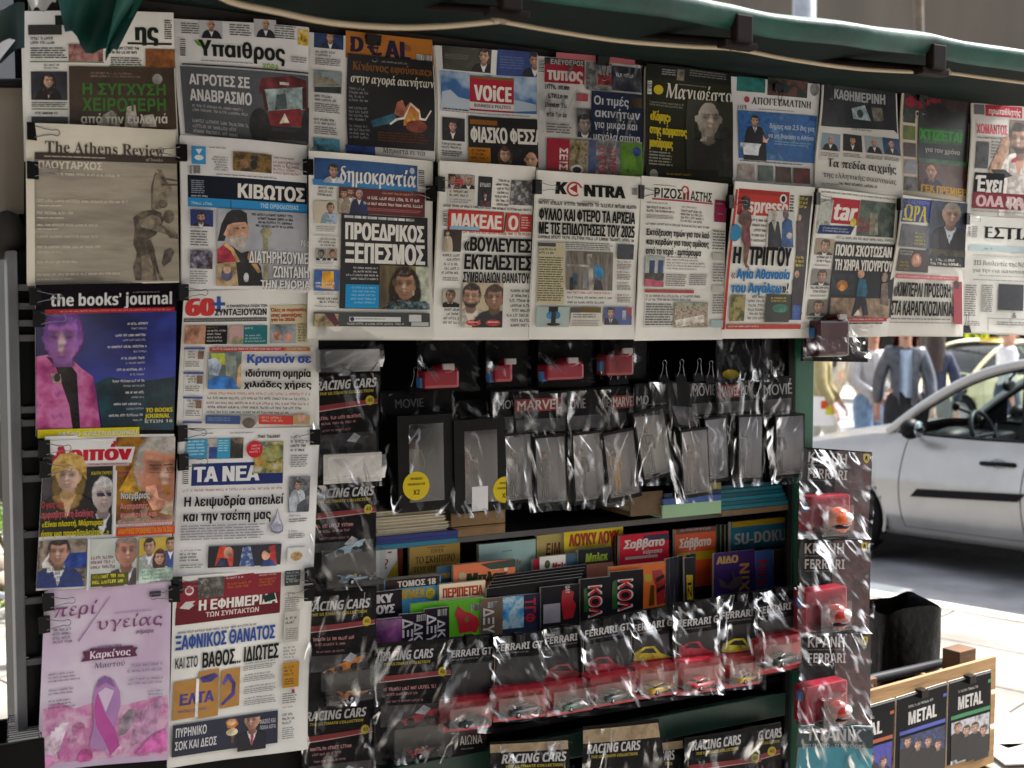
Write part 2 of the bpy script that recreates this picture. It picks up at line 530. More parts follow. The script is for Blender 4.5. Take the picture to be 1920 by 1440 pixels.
# ---------------------------------------------------------------- lettering
def _map(c, f):
    n = ord(c)
    if f == 'r':
        return c
    s = f == 's'
    if 'A' <= c <= 'Z': return chr((0x1D400 if s else 0x1D5D4) + n - 65)
    if 'a' <= c <= 'z': return chr((0x1D41A if s else 0x1D5EE) + n - 97)
    if 'Α' <= c <= 'Ω': return chr((0x1D6A8 if s else 0x1D756) + n - 0x391)
    if 'α' <= c <= 'ω': return chr((0x1D6C2 if s else 0x1D770) + n - 0x3b1)
    if '0' <= c <= '9': return chr((0x1D7CE if s else 0x1D7EC) + n - 48)
    return c
GLY = {}
def load_glyphs():
    gre = ''.join(chr(i) for i in range(0x391, 0x3aa) if i != 0x3a2) + ''.join(chr(i) for i in range(0x3b1, 0x3ca))
    lat = ''.join(chr(65 + i) for i in range(26)) + ''.join(chr(97 + i) for i in range(26)) + '0123456789'
    jobs = [(c, f) for f in 'bs' for c in gre + lat] + [(c, 'r') for c in lat + "Ω.,'!?:;-+&%€«»’·"]
    tmp = []
    try:                                                # the lettering font that ships with Blender
        math_font = bpy.data.fonts.load(os.path.join(bpy.utils.system_resource('DATAFILES'), 'fonts', 'NotoSansMath-Regular.woff2'))
    except Exception:
        math_font = None
    for f in 'bsr':
        cs = [c for c, g in jobs if g == f]
        c = bpy.data.curves.new('glyphs', 'FONT')
        c.body = '\n'.join(['H    H', 'HH'] + ['H    ' + _map(x, f) + '    H' for x in cs])
        c.resolution_u = 3
        c.space_line = 3.0
        if f != 'r' and math_font is not None:
            c.font = math_font
        o = bpy.data.objects.new('glyphs', c)
        COL.objects.link(o)
        tmp.append((f, cs, o))
    bpy.context.view_layer.update()
    dg = bpy.context.evaluated_depsgraph_get()
    for f, cs, o in tmp:
        e = o.evaluated_get(dg)
        me = e.to_mesh()
        P = [(q.co.x, q.co.y) for q in me.vertices]
        T = [tuple(p.vertices) for p in me.polygons]
        e.to_mesh_clear()
        rows = [[] for _ in range(len(cs) + 2)]
        for t in T:
            y = sum(P[k][1] for k in t) / len(t)
            rows[min(max(int(round((0.35 - y) / 3.0)), 0), len(rows) - 1)].append(t)
        mx = lambda r: max(P[k][0] for t in r for k in t)
        hx = mx(rows[1])                      # two letters side by side
        mn1 = min(P[k][0] for t in rows[1] for k in t)
        sp = mx(rows[0]) - hx                 # four spaces
        y0 = [min(P[k][1] for t in rows[0] for k in t), max(P[k][1] for t in rows[0] for k in t)]
        H = y0[1] - y0[0]
        for n, x in enumerate(cs):
            r = rows[n + 2]
            if not r:
                continue
            end = mx(r)
            adv = end - hx - 2 * sp
            ha = hx / 2 + sp - 0.06 + mn1 / 2     # start of the glyph cell
            g = [t for t in r if all(ha - 0.25 < P[k][0] - 0 < end - hx / 2 - sp * 0.5 for k in t) and min(P[k][0] for k in t) > hx / 2 + sp * 0.5]
            base = y0[0] - 3.0 * (n + 2)
            ids = sorted({k for t in g for k in t}); ix = {k: a for a, k in enumerate(ids)}
            x0 = hx / 2 + sp + mn1 / 2 * 0
            GLY[(x, f)] = ([((P[k][0] - x0) / H, (P[k][1] - base) / H) for k in ids], [tuple(ix[k] for k in t) for t in g], adv / H)
    for f, cs, o in tmp:
        c = o.data
        bpy.data.objects.remove(o)
        bpy.data.curves.remove(c)
load_glyphs()

def layout(txt, f='b', track=0.0):
    """text -> (points, faces, width) in units of the capital height, baseline at 0"""
    V, Fc, x = [], [], 0.0
    for ch in txt:
        if ch == ' ':
            x += 0.36
            continue
        d = unicodedata.normalize('NFD', ch)
        b = d[0]
        g = GLY.get((b, f)) or GLY.get((b, 'r')) or GLY.get((b, 'b'))
        if g is None:
            x += 0.4
            continue
        v, fc, adv = g
        if len(d) > 1:
            top = max(p[1] for p in v); mid = sum((min(p[0] for p in v), max(p[0] for p in v))) / 2
            up = b.isupper()
            cx = -0.02 if up else mid + 0.04
            y0 = 0.75 if up else top + 0.10
            i = len(V)
            V += [(x + cx - 0.07, y0), (x + cx + 0.05, y0), (x + cx + 0.17, y0 + 0.24), (x + cx + 0.0, y0 + 0.24)]
            Fc.append((i, i + 1, i + 2, i + 3))
        i = len(V)
        V += [(x + p[0], p[1]) for p in v]
        Fc += [tuple(i + k for k in q) for q in fc]
        x += adv + track
    return V, Fc, max(x - track, 0.01)

# ---------------------------------------------------------------- printed sheets
class Sheet:
    """A printed sheet. Its four corners are measured on the photo (kiosk front at depth v, or any frame
    through `pt`); everything printed on it follows the sheet's own curved surface."""
    def __init__(s, name, label, cat, q, v=0.0, group=None, wave=0.0075, curl=None, thick=0.004, seed=None,
                 paper='#e9e9e5', rough=0.75, gloss=0.65, page='pages', root=None, pt=None, back=True, side='#d8d4c8'):
        s.q = [Vector((a, b, 0)) for a, b in q]           # TL TR BR BL, photo pixels
        s.rnd = random.Random(seed if seed is not None else sum(int(a + b) for a, b in q))
        pt = pt or (lambda x, y: KP(x, y, v))
        s.c3 = [pt(a, b) for a, b in q]
        k0 = (s.c3[2] + s.c3[3]) / 2
        s.frame_v = v
        if root is None:
            s.root = kthing(name, label, cat, k0, group)
            s.org = k0
        else:
            s.root, s.org = root
        s.wave, s.curl = wave, (s.rnd.uniform(0, .007) if curl is None and wave > .004 else curl or 0.0)
        s.ph = [s.rnd.uniform(0, 6.28) for _ in range(4)]
        s.gloss = gloss
        s.n = 0
        s.soft = False
        s.meshes = {}
        s.cur = None
        s.base = MB()
        dk = '#' + ''.join('%02x' % int(int(paper[k:k + 2], 16) * .93) for k in (1, 3, 5))
        pm = noisy(paper, dk, 7, rough, 0.18 if wave > .004 else .05, bscale=9, spec=.22 if int(paper[3:5], 16) > 70 else .07)
        s.base.grid(lambda a, b: s.S(a, b, 0), 22, 30, pm)
        if back:
            sm = ink(side, 0.8)
            s.base.grid(lambda a, b: s.S(a, b, -thick), 10, 14, sm, flip=True)
            if name == 'newspaper':                     # inner pages that do not line up with the front one
                for k in (1, 2):
                    da, db = s.rnd.uniform(-.012, .014), s.rnd.uniform(.003, .012)
                    s.base.grid(lambda a, b: s.S(a + da, b + db, -thick * k / 3), 12, 16, sm if k == 2 else pm)
            for f0, f1 in (((0, 0), (1, 0)), ((1, 0), (1, 1)), ((1, 1), (0, 1)), ((0, 1), (0, 0))):
                def e(a, b, f0=f0, f1=f1):
                    x = f0[0] + (f1[0] - f0[0]) * a; y = f0[1] + (f1[1] - f0[1]) * a
                    return s.S(x, y, -thick * b)
                s.base.grid(e, 12, 1, sm)
        s.page = page
    def S(s, a, b, off):
        c = s.c3
        p = (c[0] * (1 - a) + c[1] * a) * (1 - b) + (c[3] * (1 - a) + c[2] * a) * b
        bul = s.wave * (math.sin(a * 3.0 + s.ph[0]) * math.sin(b * 2.6 + s.ph[1]) + 0.5 * math.sin(a * 4.6 + b * 3 + s.ph[2]) + 0.22 * math.sin(b * 7 - a * 4 + s.ph[3]))
        bul += s.curl * (b ** 3) * (0.6 + 0.4 * math.sin(a * 3 + s.ph[3]))
        return Vector((p.x, p.y - bul - off, p.z)) - s.org
    def inv(s, x, y):
        a = b = 0.5
        q = s.q
        for _ in range(8):
            p = (q[0] * (1 - a) + q[1] * a) * (1 - b) + (q[3] * (1 - a) + q[2] * a) * b
            da = (q[1] - q[0]) * (1 - b) + (q[2] - q[3]) * b
            db = (q[3] - q[0]) * (1 - a) + (q[2] - q[1]) * a
            ex, ey = x - p.x, y - p.y
            det = da.x * db.y - da.y * db.x
            a += (ex * db.y - ey * db.x) / det
            b += (da.x * ey - da.y * ex) / det
        return a, b
    def frame(s, x0, y0, x1, y1):
        a, b = s.inv((x0 + x1) / 2, (y0 + y1) / 2)
        q = s.q
        wd = ((q[1] - q[0]) * (1 - b) + (q[2] - q[3]) * b).x
        ht = ((q[3] - q[0]) * (1 - a) + (q[2] - q[1]) * a).y
        da, db = (x1 - x0) / wd, (y1 - y0) / ht
        return a - da / 2, b - db / 2, a + da / 2, b + db / 2
    def part(s, name=None):
        """start a new printed part (masthead, headline, photograph ...); None = back to the page itself"""
        if name is None:
            s.cur = None
            s.soft = False
        else:
            s.cur = MB()
            s.soft = name in ('photograph', 'car_picture', 'picture', 'band_picture')
            s.meshes.setdefault(name, []).append(s.cur)
        return s
    @property
    def mb(s):
        return s.base if s.cur is None else s.cur
    def lev(s):
        s.n += 1
        return 0.0006 + s.n * 0.0001
    def mat(s, c):
        if not isinstance(c, str):
            return c
        if s.soft and len(c) == 7:                      # inside a printed picture nothing is one flat tone
            q = [int(c[k:k + 2], 16) for k in (1, 3, 5)]
            f = lambda g, a: '#' + ''.join('%02x' % min(255, int(x * g + a)) for x in q)
            return photo_mat((f(.62, 0), f(.95, 2), f(1.12, 8), f(1.2, 22)), 42, min(.5, s.gloss), (q[0] + 3 * q[1]) % 9)
        return ink(c, s.gloss)
    def rect(s, a0, b0, a1, b1, c, lift=0.0):
        o = s.lev() + lift
        nx = max(1, int(abs(a1 - a0) * 16 + .99)); ny = max(1, int(abs(b1 - b0) * 18 + .99))
        s.mb.grid(lambda i, j: s.S(a0 + (a1 - a0) * i, b0 + (b1 - b0) * j, o), nx, ny, s.mat(c))
    def r(s, x0, y0, x1, y1, c):
        s.rect(*s.frame(x0, y0, x1, y1), c)
        return s
    def shape(s, ab, m, o):
        """a flat outline (sheet coordinates) cut small enough to follow the sheet's curves"""
        ab = [(min(max(a, .001), .999), min(max(b, .001), .999)) for a, b in ab]
        tri = tessellate_polygon([[Vector((a, b, 0)) for a, b in ab]])
        st = [tuple(ab[k] for k in t) for t in tri]
        out = []
        while st:
            t = st.pop()
            L = [(abs(t[k][0] - t[(k + 1) % 3][0]) + abs(t[k][1] - t[(k + 1) % 3][1])) for k in range(3)]
            k = L.index(max(L))
            if L[k] < 0.10:
                out.append(t)
            else:
                a, b, c = t[k], t[(k + 1) % 3], t[(k + 2) % 3]
                mid = ((a[0] + b[0]) / 2, (a[1] + b[1]) / 2)
                st += [(a, mid, c), (mid, b, c)]
        for t in out:
            if (t[1][0] - t[0][0]) * (t[2][1] - t[0][1]) - (t[1][1] - t[0][1]) * (t[2][0] - t[0][0]) > 0:
                t = t[::-1]
            s.mb.poly([s.S(a, b, o) for a, b in t], m)
    def g(s, pts, c):
        s.shape([s.inv(x, y) for x, y in pts], s.mat(c), s.lev())
        return s
    def o(s, cx, cy, rx, ry, c, n=16):
        a, b = s.inv(cx, cy)
        f = s.frame(cx - rx, cy - ry, cx + rx, cy + ry)
        s.shape([(a + math.cos(k * 6.2832 / n) * (f[2] - f[0]) / 2, b + math.sin(k * 6.2832 / n) * (f[3] - f[1]) / 2) for k in range(n)], s.mat(c), s.lev())
        return s
    def t(s, txt, x0, y0, x1, y1, c, f='b', sh=0.0, heavy=0.0, shadow=None, rot=0):
        """lettering that fills the measured box (capital height = box height)"""
        if shadow:
            d = (y1 - y0) * 0.06
            s.t(txt, x0 + d, y0 + d, x1 + d, y1 + d, shadow, f, sh, heavy)
        V, Fc, wd = layout(txt, f)
        a0, b0, a1, b1 = s.frame(x0, y0, x1, y1)
        for k in ((0,) if not heavy else (-heavy, 0, heavy)):
            o = s.lev()
            pts = []
            for x, y in V:
                x = x / wd
                if rot == 0:
                    a = a0 + (x + (y * sh + k) / wd) * (a1 - a0)
                    b = b1 - y * (b1 - b0)
                else:                                   # reads from top to bottom
                    a = a0 + y * (a1 - a0)
                    b = b0 + x * (b1 - b0)
                pts.append(s.S(min(max(a, .001), .999), min(max(b, .001), .999), o))
            s.mb.mesh(pts, Fc, s.mat(c))
        return s
    def b(s, x0, y0, x1, y1, n, c='#555', fill=0.5, ragged=0.12):
        """running text too small to read: n lines of word-long strokes"""
        a0, b0, a1, b1 = s.frame(x0, y0, x1, y1)
        o = s.lev(); m = s.mat(c); rn = s.rnd
        ph = (b1 - b0) / n
        for i in range(n):
            t0 = b0 + ph * i; t1 = t0 + ph * fill
            x = a0; end = a1 - (a1 - a0) * rn.random() * ragged
            asp = ph / max(1e-6, (a1 - a0))
            while x < end - 1e-4:
                wl = min(end - x, (a1 - a0) * rn.uniform(1.0, 4.5) * min(asp, 0.2))
                s.mb.poly([s.S(x, t0, o), s.S(x, t1, o), s.S(x + wl, t1, o), s.S(x + wl, t0, o)], m)
                x += wl + (a1 - a0) * 0.4 * min(asp, 0.2)
        return s
    def h(s, x0, y0, x1, y1, n, c='#222', fill=0.66, just=False, align=0):
        """small bold lines, letter by letter, too soft to read"""
        a0, b0, a1, b1 = s.frame(x0, y0, x1, y1)
        o = s.lev(); m = s.mat(c); rn = s.rnd
        ph = (b1 - b0) / n
        # letter width in a-units from the letter height in metres
        W = (s.c3[1] - s.c3[0]).length; H = (s.c3[3] - s.c3[0]).length
        lw = ph * fill * H / W * 0.62
        for i in range(n):
            t0 = b0 + ph * i; t1 = t0 + ph * fill
            ln = (a1 - a0) * (1 if just else rn.uniform(0.72, 1.0))
            x = a0 if align == 0 else (a1 - ln if align > 0 else (a0 + a1 - ln) / 2)
            end = x + ln
            k = 0; word = rn.randint(2, 8)
            while x < end - lw * .5:
                g = rn.uniform(0.6, 1.1) * lw
                if k == word:
                    x += lw * 0.8; k = 0; word = rn.randint(2, 9)
                    continue
                k += 1
                st = rn.random()
                x1_ = min(x + g * 0.86, end)
                tt = t0 + (t1 - t0) * (0.0 if st > .5 else .22); tm = t1
                bar = g * 0.30
                if st < .35:      # round letter: two stems, top and bottom
                    s.mb.poly([s.S(x, tt, o), s.S(x, tm, o), s.S(x + bar, tm, o), s.S(x + bar, tt, o)], m)
                    s.mb.poly([s.S(x1_ - bar, tt, o), s.S(x1_ - bar, tm, o), s.S(x1_, tm, o), s.S(x1_, tt, o)], m)
                    th = (t1 - t0) * .2
                    s.mb.poly([s.S(x, tt, o), s.S(x, tt + th, o), s.S(x1_, tt + th, o), s.S(x1_, tt, o)], m)
                elif st < .6:     # stem with arms
                    s.mb.poly([s.S(x, tt, o), s.S(x, tm, o), s.S(x + bar, tm, o), s.S(x + bar, tt, o)], m)
                    th = (t1 - t0) * .2
                    s.mb.poly([s.S(x, tm - th, o), s.S(x, tm, o), s.S(x1_, tm, o), s.S(x1_, tm - th, o)], m)
                elif st < .8:
                    s.mb.poly([s.S(x, tt, o), s.S(x + g * .3, tm, o), s.S(x + g * .55, tm, o), s.S(x + g * .25, tt, o)], m)
                    s.mb.poly([s.S(x1_ - g * .25, tt, o), s.S(x + g * .3, tm, o), s.S(x + g * .55, tm, o), s.S(x1_, tt, o)], m)
                else:
                    xm = (x + x1_) / 2
                    s.mb.poly([s.S(xm - bar / 2, tt, o), s.S(xm - bar / 2, tm, o), s.S(xm + bar / 2, tm, o), s.S(xm + bar / 2, tt, o)], m)
                    th = (t1 - t0) * .2
                    s.mb.poly([s.S(x, tt, o), s.S(x, tt + th, o), s.S(x1_, tt + th, o), s.S(x1_, tt, o)], m)
                x = x1_ + g * 0.10
        return s
    def bar(s, x0, y0, x1, y1, vert=False):
        """barcode"""
        s.r(x0, y0, x1, y1, '#e8e8e8')
        n = 9
        for i in range(n):
            if vert:
                y = y0 + (y1 - y0) * (i + .15) / n
                s.r(x0, y, x1, y + (y1 - y0) / n * s.rnd.uniform(.3, .7), '#222')
            else:
                x = x0 + (x1 - x0) * (i + .15) / n
                s.r(x, y0, x + (x1 - x0) / n * s.rnd.uniform(.3, .7), y1, '#222')
        return s
    def pic(s, x0, y0, x1, y1, cols=('#2a2a30', '#6a625a', '#a89c90'), scale=45, seed=None, name='photograph', stretch=(1, 1, 1)):
        s.part(name)
        s.r(x0, y0, x1, y1, photo_mat(cols, scale, min(0.5, s.gloss), s.rnd.randint(0, 40) if seed is None else seed, stretch))
        s.bx = (x0, y0, x1, y1)
        return s
    def _clip(s, *b):
        s.bx = b
        return s
    def man(s, cx, cy, hh, skin='#c89a80', hair='#3a302a', suit='#23252e', shirt='#d8dce4', tie=None, bald=False, beard=None, wide=1.0, sh=1.0, long=0.0, turn=None):
        """a printed head-and-shoulders figure, hh = head height; clipped to the picture"""
        X0, Y0, X1, Y1 = s.bx
        r = hh / 2
        x0, x1 = max(X0, cx - r * 2.6 * sh), min(X1, cx + r * 2.6 * sh)
        y0, y1 = max(Y0, cy - r * 1.5), Y1
        if x1 <= x0 or y1 <= y0:
            return s
        f = s.frame(x0, y0, x1, y1)
        o = s.lev()
        n = 4
        tr = s.rnd.choice((-1, 1)) * s.rnd.uniform(.3, 1) if turn is None else turn
        A = (lin(skin)[:3] + (0.0 if bald else 1.0,), lin(beard or hair)[:3] + (1.0 if beard else 0.0,) if bald else lin(hair)[:3] + (1.0 if beard else 0.0,),
             lin(suit)[:3] + (long,), lin(shirt or suit)[:3] + (tr * .5 + .5,), lin(tie or shirt or suit)[:3] + (s.rnd.random(),))
        for i in range(n):
            for j in range(n):
                q = []
                uv = []
                for di, dj in ((0, 0), (0, 1), (1, 1), (1, 0)):
                    a, b = (i + di) / n, (j + dj) / n
                    q.append(s.S(f[0] + (f[2] - f[0]) * a, f[1] + (f[3] - f[1]) * b, o))
                    uv.append(((x0 + (x1 - x0) * a - cx) / (r * wide) , -(y0 + (y1 - y0) * b - cy) / r))
                s.mb.fig.append((len(s.mb.f), uv, A))
                s.mb.poly(q, figure_mat())
        return s
    def woman(s, cx, cy, hh, skin='#d0a58c', hair='#3a2a22', top='#222', bob=1.0):
        return s.man(cx, cy, hh, skin, hair, top, skin, wide=.95, long=bob, sh=1.1)
    def done(s):
        s.base.build(s.page, s.root)
        for nm, L in s.meshes.items():
            for m in L:
                if m.f:
                    m.build(nm, s.root)
        return s.root
# ================================================================ newspapers and magazines on the kiosk front
GN = 'newspapers and magazines clipped to the kiosk front'
BK = '#16161a'
def NP(label, q, v=0.0, name='newspaper', cat='newspaper', **k):
    return Sheet(name, label, cat, q, v, GN, **k)

# ---- top row, left to right (lie behind the second row)
p = NP('newspaper with green headline on a brown picture, hanging under the green awning flap', [(42, 20), (325, 24), (335, 300), (48, 300)], 0.0)
p.part('masthead').t('ης', 246, 44, 293, 76, '#16261f', 'b', heavy=.05).r(100, 30, 118, 48, '#16261f').r(235, 80, 322, 84, '#2a2a26')
p.part().b(307, 38, 322, 75, 9, '#333').r(52, 47, 112, 66, '#3a3a38').h(56, 70, 110, 86, 2, '#222', align=0).b(56, 90, 122, 112, 5)
p.h(205, 88, 263, 104, 2, '#222').b(203, 108, 266, 124, 4).r(55, 116, 190, 118, '#5b7a4a').r(200, 124, 328, 126, '#5b7a4a')
p.pic(124, 84, 188, 116, ('#5a2a2c', '#b07a78', '#c9a6a0'), 60).pic(270, 92, 328, 127, ('#3a221a', '#7a4a26', '#b06a2c'), 50)
p.pic(57, 135, 122, 188, ('#1a1a22', '#2c2c36', '#3a3a44'), 30).woman(88, 152, 24, hair='#1d1a1c', top='#15151c').part()
p.h(70, 121, 108, 132, 2, '#222', align=2).b(58, 192, 122, 202, 3).r(58, 204, 124, 206, '#6a8a5a').h(64, 210, 118, 217, 1, '#222').r(58, 219, 124, 232, '#4a4f50')
p.pic(126, 126, 328, 242, ('#2a2018', '#46362a', '#3a3020'), 14).h(165, 136, 268, 147, 2, '#7a7266').o(293, 148, 10, 10, '#8a8a86')
p.g([(175, 238), (190, 215), (205, 206), (215, 212), (222, 238)], '#a8a49c').g([(230, 238), (234, 200), (250, 196), (256, 238)], '#b8b4ac').g([(262, 238), (266, 216), (285, 214), (292, 238)], '#9a968e')
p.part('headline').t('Η ΣΥΓΧΥΣΗ', 146, 157, 310, 178, '#3f7a34').t('ΧΕΙΡΟΤΕΡΗ', 149, 184, 310, 208, '#3f7a34').t('από την ευλογιά', 146, 214, 312, 231, '#d8d6ce').done()

p = NP('newspaper with a red tractor picture beside white capitals on grey', [(325, 33), (577, 52), (579, 292), (338, 270)], 0.002, paper='#dedee2')
for x in (385, 485): p.pic(x - 14, 38, x + 28, 72, ('#c9c9cf', '#bcbcc4'), 20).man(x + 8, 46, 17, bald=True).part()
p.b(340, 42, 372, 64, 5, '#666').b(426, 47, 466, 70, 5, '#666').b(510, 50, 552, 76, 6, '#666').pic(556, 56, 576, 86, ('#4a2a16', '#d8b020', '#e8e0d0'), 70)
p.part('masthead').t('Υπαιθρος', 369, 80, 529, 110, '#1d231f', 'b', heavy=.03).g([(362, 74), (372, 78), (377, 88), (368, 84)], '#5f9a2e').t('ΧΩΡΑ', 486, 121, 518, 132, '#8ab03a').b(374, 116, 470, 119, 1, '#888').bar(338, 72, 347, 104, True)
p.part().r(341, 127, 577, 130, '#33363c').b(542, 108, 574, 120, 3, '#888')
p.pic(341, 133, 577, 262, ('#3c4046', '#53575e', '#484c54'), 9, name='photograph')
p.g([(480, 165), (486, 147), (545, 143), (572, 152), (574, 172), (482, 176)], '#571a20').g([(488, 176), (492, 168), (566, 164), (570, 206), (500, 210)], '#8ba0a4').g([(514, 178), (532, 176), (536, 204), (512, 206)], '#39454a').r(520, 155, 538, 160, '#cfcfcf')
p.g([(500, 208), (562, 204), (566, 236), (504, 238)], '#7a1c26').g([(522, 231), (531, 212), (541, 230)], '#e0d8c8').g([(486, 172), (492, 170), (500, 206), (494, 208)], '#401218').g([(564, 166), (572, 166), (574, 204), (566, 206)], '#401218')
p.o(484, 236, 20, 34, '#15161a').o(580, 236, 16, 34, '#15161a').r(500, 238, 576, 262, '#17181c').r(508, 240, 556, 246, '#2c2d33').part()
p.part('headline').t('ΑΓΡΟΤΕΣ ΣΕ', 352, 142, 462, 162, '#d9d9dc', heavy=.02).t('ΑΝΑΒΡΑΣΜΟ', 353, 171, 467, 193, '#d9d9dc', heavy=.02)
p.part().h(358, 200, 470, 216, 2, '#a9acb2').h(358, 228, 470, 258, 3, '#a9acb2').done()

p = NP('newspaper with orange masthead over a black page with glowing house picture', [(578, 60), (812, 84), (815, 302), (578, 284)], 0.004, paper='#d6d6d8')
p.pic(588, 64, 641, 91, ('#15264a', '#1f3a66', '#16223c'), 30).man(617, 70, 17, suit='#1a2744').part()
p.r(645, 66, 811, 115, '#b8732c')
p.part('masthead').t('D', 650, 68, 677, 97, '#231c3c', heavy=.06).t('€', 684, 71, 712, 103, '#231c3c', heavy=.08).t('AL', 718, 77, 765, 111, '#231c3c', heavy=.06).bar(779, 103, 808, 117).o(763, 91, 6, 6, '#8a5a3a')
p.part().h(590, 96, 628, 108, 2, '#444').b(590, 110, 638, 124, 4, '#777').h(590, 178, 636, 192, 2, '#333').b(590, 194, 636, 212, 5, '#777').h(588, 222, 630, 236, 2, '#333').b(588, 238, 632, 254, 4, '#888')
p.pic(589, 133, 639, 174, ('#6a7a80', '#8a9a9e', '#4a5a5e'), 30).g([(590, 138), (620, 146), (638, 160), (590, 160)], '#7a7668').g([(590, 162), (638, 162), (638, 174), (590, 172)], '#23282a').pic(586, 260, 634, 284, ('#2a5a80', '#5aa0b8', '#20303a'), 40).pic(645, 273, 699, 292, ('#1a2c66', '#2a4a90', '#101420'), 30)
p.pic(648, 108, 810, 278, ('#141318', '#1b1a20'), 12, name='photograph')
p.g([(735, 214), (740, 192), (750, 188), (756, 205), (752, 222)], '#9a5a46').g([(692, 226), (735, 212), (742, 228), (696, 238)], '#2a5a72').g([(754, 203), (764, 192), (782, 207), (780, 234), (752, 236)], '#a8662e').o(776, 238, 20, 12, '#7a3a30')
p.g([(726, 232), (738, 222), (752, 220), (765, 193), (782, 210), (784, 222), (792, 224), (802, 208), (804, 210), (793, 228), (781, 226), (780, 212), (765, 198), (754, 224), (740, 226), (729, 234)], '#cfc8be').r(758, 215, 764, 228, '#e0b050').r(768, 214, 774, 227, '#e0b050').part()
p.part('headline').t('Κίνδυνος «φούσκας»', 656, 121, 806, 137, '#8a5a28', 's', heavy=.03).t('στην αγορά ακινήτων', 653, 143, 808, 160, '#dcd8cc', 's', sh=.12, heavy=.03)
p.part().h(708, 116, 760, 121, 1, '#999', align=2).h(652, 164, 690, 192, 4, '#8a8a90').h(652, 200, 694, 228, 4, '#8a8a90').h(652, 234, 694, 262, 4, '#8a8a90').b(704, 250, 800, 270, 4, '#5a3a28').t('Μπροστά σε νέα', 712, 279, 793, 290, '#222', 's').done()

p = NP('newspaper with a white word on red over a cloudy blue sky banner', [(815, 85), (1008, 100), (1006, 312), (822, 302)], 0.001, paper='#d8d9da')
p.pic(828, 90, 920, 133, ('#34352f', '#45463e', '#3a3b36'), 10).man(906, 104, 24, suit='#17181c', hair='#2a221e').part().b(832, 102, 880, 112, 3, '#6a6a60').pic(931, 95, 1007, 142, ('#23376e', '#2c4484', '#22345e'), 16).man(1003, 112, 24).part().b(936, 106, 985, 130, 5, '#55699a')
p.part('masthead').r(824, 139, 1007, 208, photo_mat(('#2f5f9a', '#3a6aa6', '#9ab4d4', '#c4d2e4'), 12, .5, 5)).g([(824, 206), (826, 172), (842, 168), (858, 182), (880, 186), (880, 208)], '#b8c6d8').g([(965, 208), (965, 186), (985, 190), (1006, 196), (1006, 208)], '#b0c0d6')
p.r(880, 146, 965, 192, '#a81e34').r(880, 192, 965, 205, '#d8d8d8').t('VOiCE', 888, 160, 960, 188, '#ece8e4', heavy=.05).t('BUSINESS & POLITICS', 888, 195, 959, 201, '#222').r(880, 205, 965, 208, '#a81e34').r(880, 143, 965, 148, '#7a5a2a')
p.part().b(828, 204, 880, 208, 1, '#333').b(826, 212, 1004, 215, 1, '#888')
p.pic(828, 221, 871, 264, ('#141220', '#1e1a2a'), 20).man(848, 236, 18, suit='#15131c', hair='#2a1e1e').part().h(828, 268, 868, 280, 2, '#222').b(828, 283, 866, 294, 3)
p.pic(878, 220, 1006, 312, ('#121216', '#19191e'), 10, name='photograph').woman(944, 290, 26, hair='#4a3428').man(992, 300, 30, bald=True).part('headline').t('ΦΙΑΣΚΟ ΦΕΣΣΑ', 881, 240, 1012, 269, '#e6e4de', heavy=.05).part().r(880, 224, 932, 233, '#8a5418').r(878, 276, 918, 305, '#b8761e').h(882, 279, 914, 300, 3, '#2a1c08').done()

p = NP('plastic-wrapped paper with red masthead, dark blue headline and coloured strips below', [(1008, 105), (1203, 122), (1201, 332), (1008, 320)], 0.003, paper='#cfcfd0', gloss=.35)
p.part('masthead').r(1020, 110, 1092, 124, '#3a3a3c').t('ΕΛΕΥΘΕΡΟΣ', 1030, 113, 1090, 122, '#c8c4c4').r(1021, 122, 1092, 156, '#a3263a').t('τυπος', 1025, 127, 1088, 151, '#e6dcd8', heavy=.05).bar(1010, 112, 1020, 135, True)
p.part().h(1022, 159, 1068, 172, 1, '#1c1c20').h(1028, 176, 1066, 189, 1, '#1c1c20').h(1022, 193, 1072, 206, 1, '#1c1c20').h(1024, 211, 1072, 224, 1, '#1c1c20').b(1024, 232, 1068, 252, 4, '#777').r(1040, 105, 1190, 116, '#b86a72')
p.pic(1094, 118, 1142, 170, ('#3a4a40', '#6a6a70', '#a0a0a0', '#2a2a2a'), 50).r(1116, 142, 1142, 160, '#8a2a30').pic(1142, 126, 1203, 172, ('#1c2438', '#2c3040', '#6a6a72'), 30).h(1150, 138, 1200, 150, 1, '#c0c0c0')
p.pic(1077, 176, 1098, 190, ('#a83040', '#c86a72'), 40).pic(1078, 204, 1106, 258, ('#222226', '#55555a', '#8a8a90'), 40).man(1092, 232, 28, skin='#a8a09a', hair='#333').part()
p.pic(1104, 174, 1203, 264, ('#141e36', '#1d2a4a', '#182240'), 12, name='photograph').r(1181, 184, 1202, 202, '#3a2c1a')
p.part('headline').t('Οι τιμές', 1107, 182, 1175, 198, '#cfd3da').t('ακινήτων', 1109, 206, 1197, 222, '#cfd3da').t('για μικρά και', 1109, 228, 1192, 242, '#cfd3da').t('μεγάλα σπίτια', 1106, 251, 1197, 264, '#cfd3da')
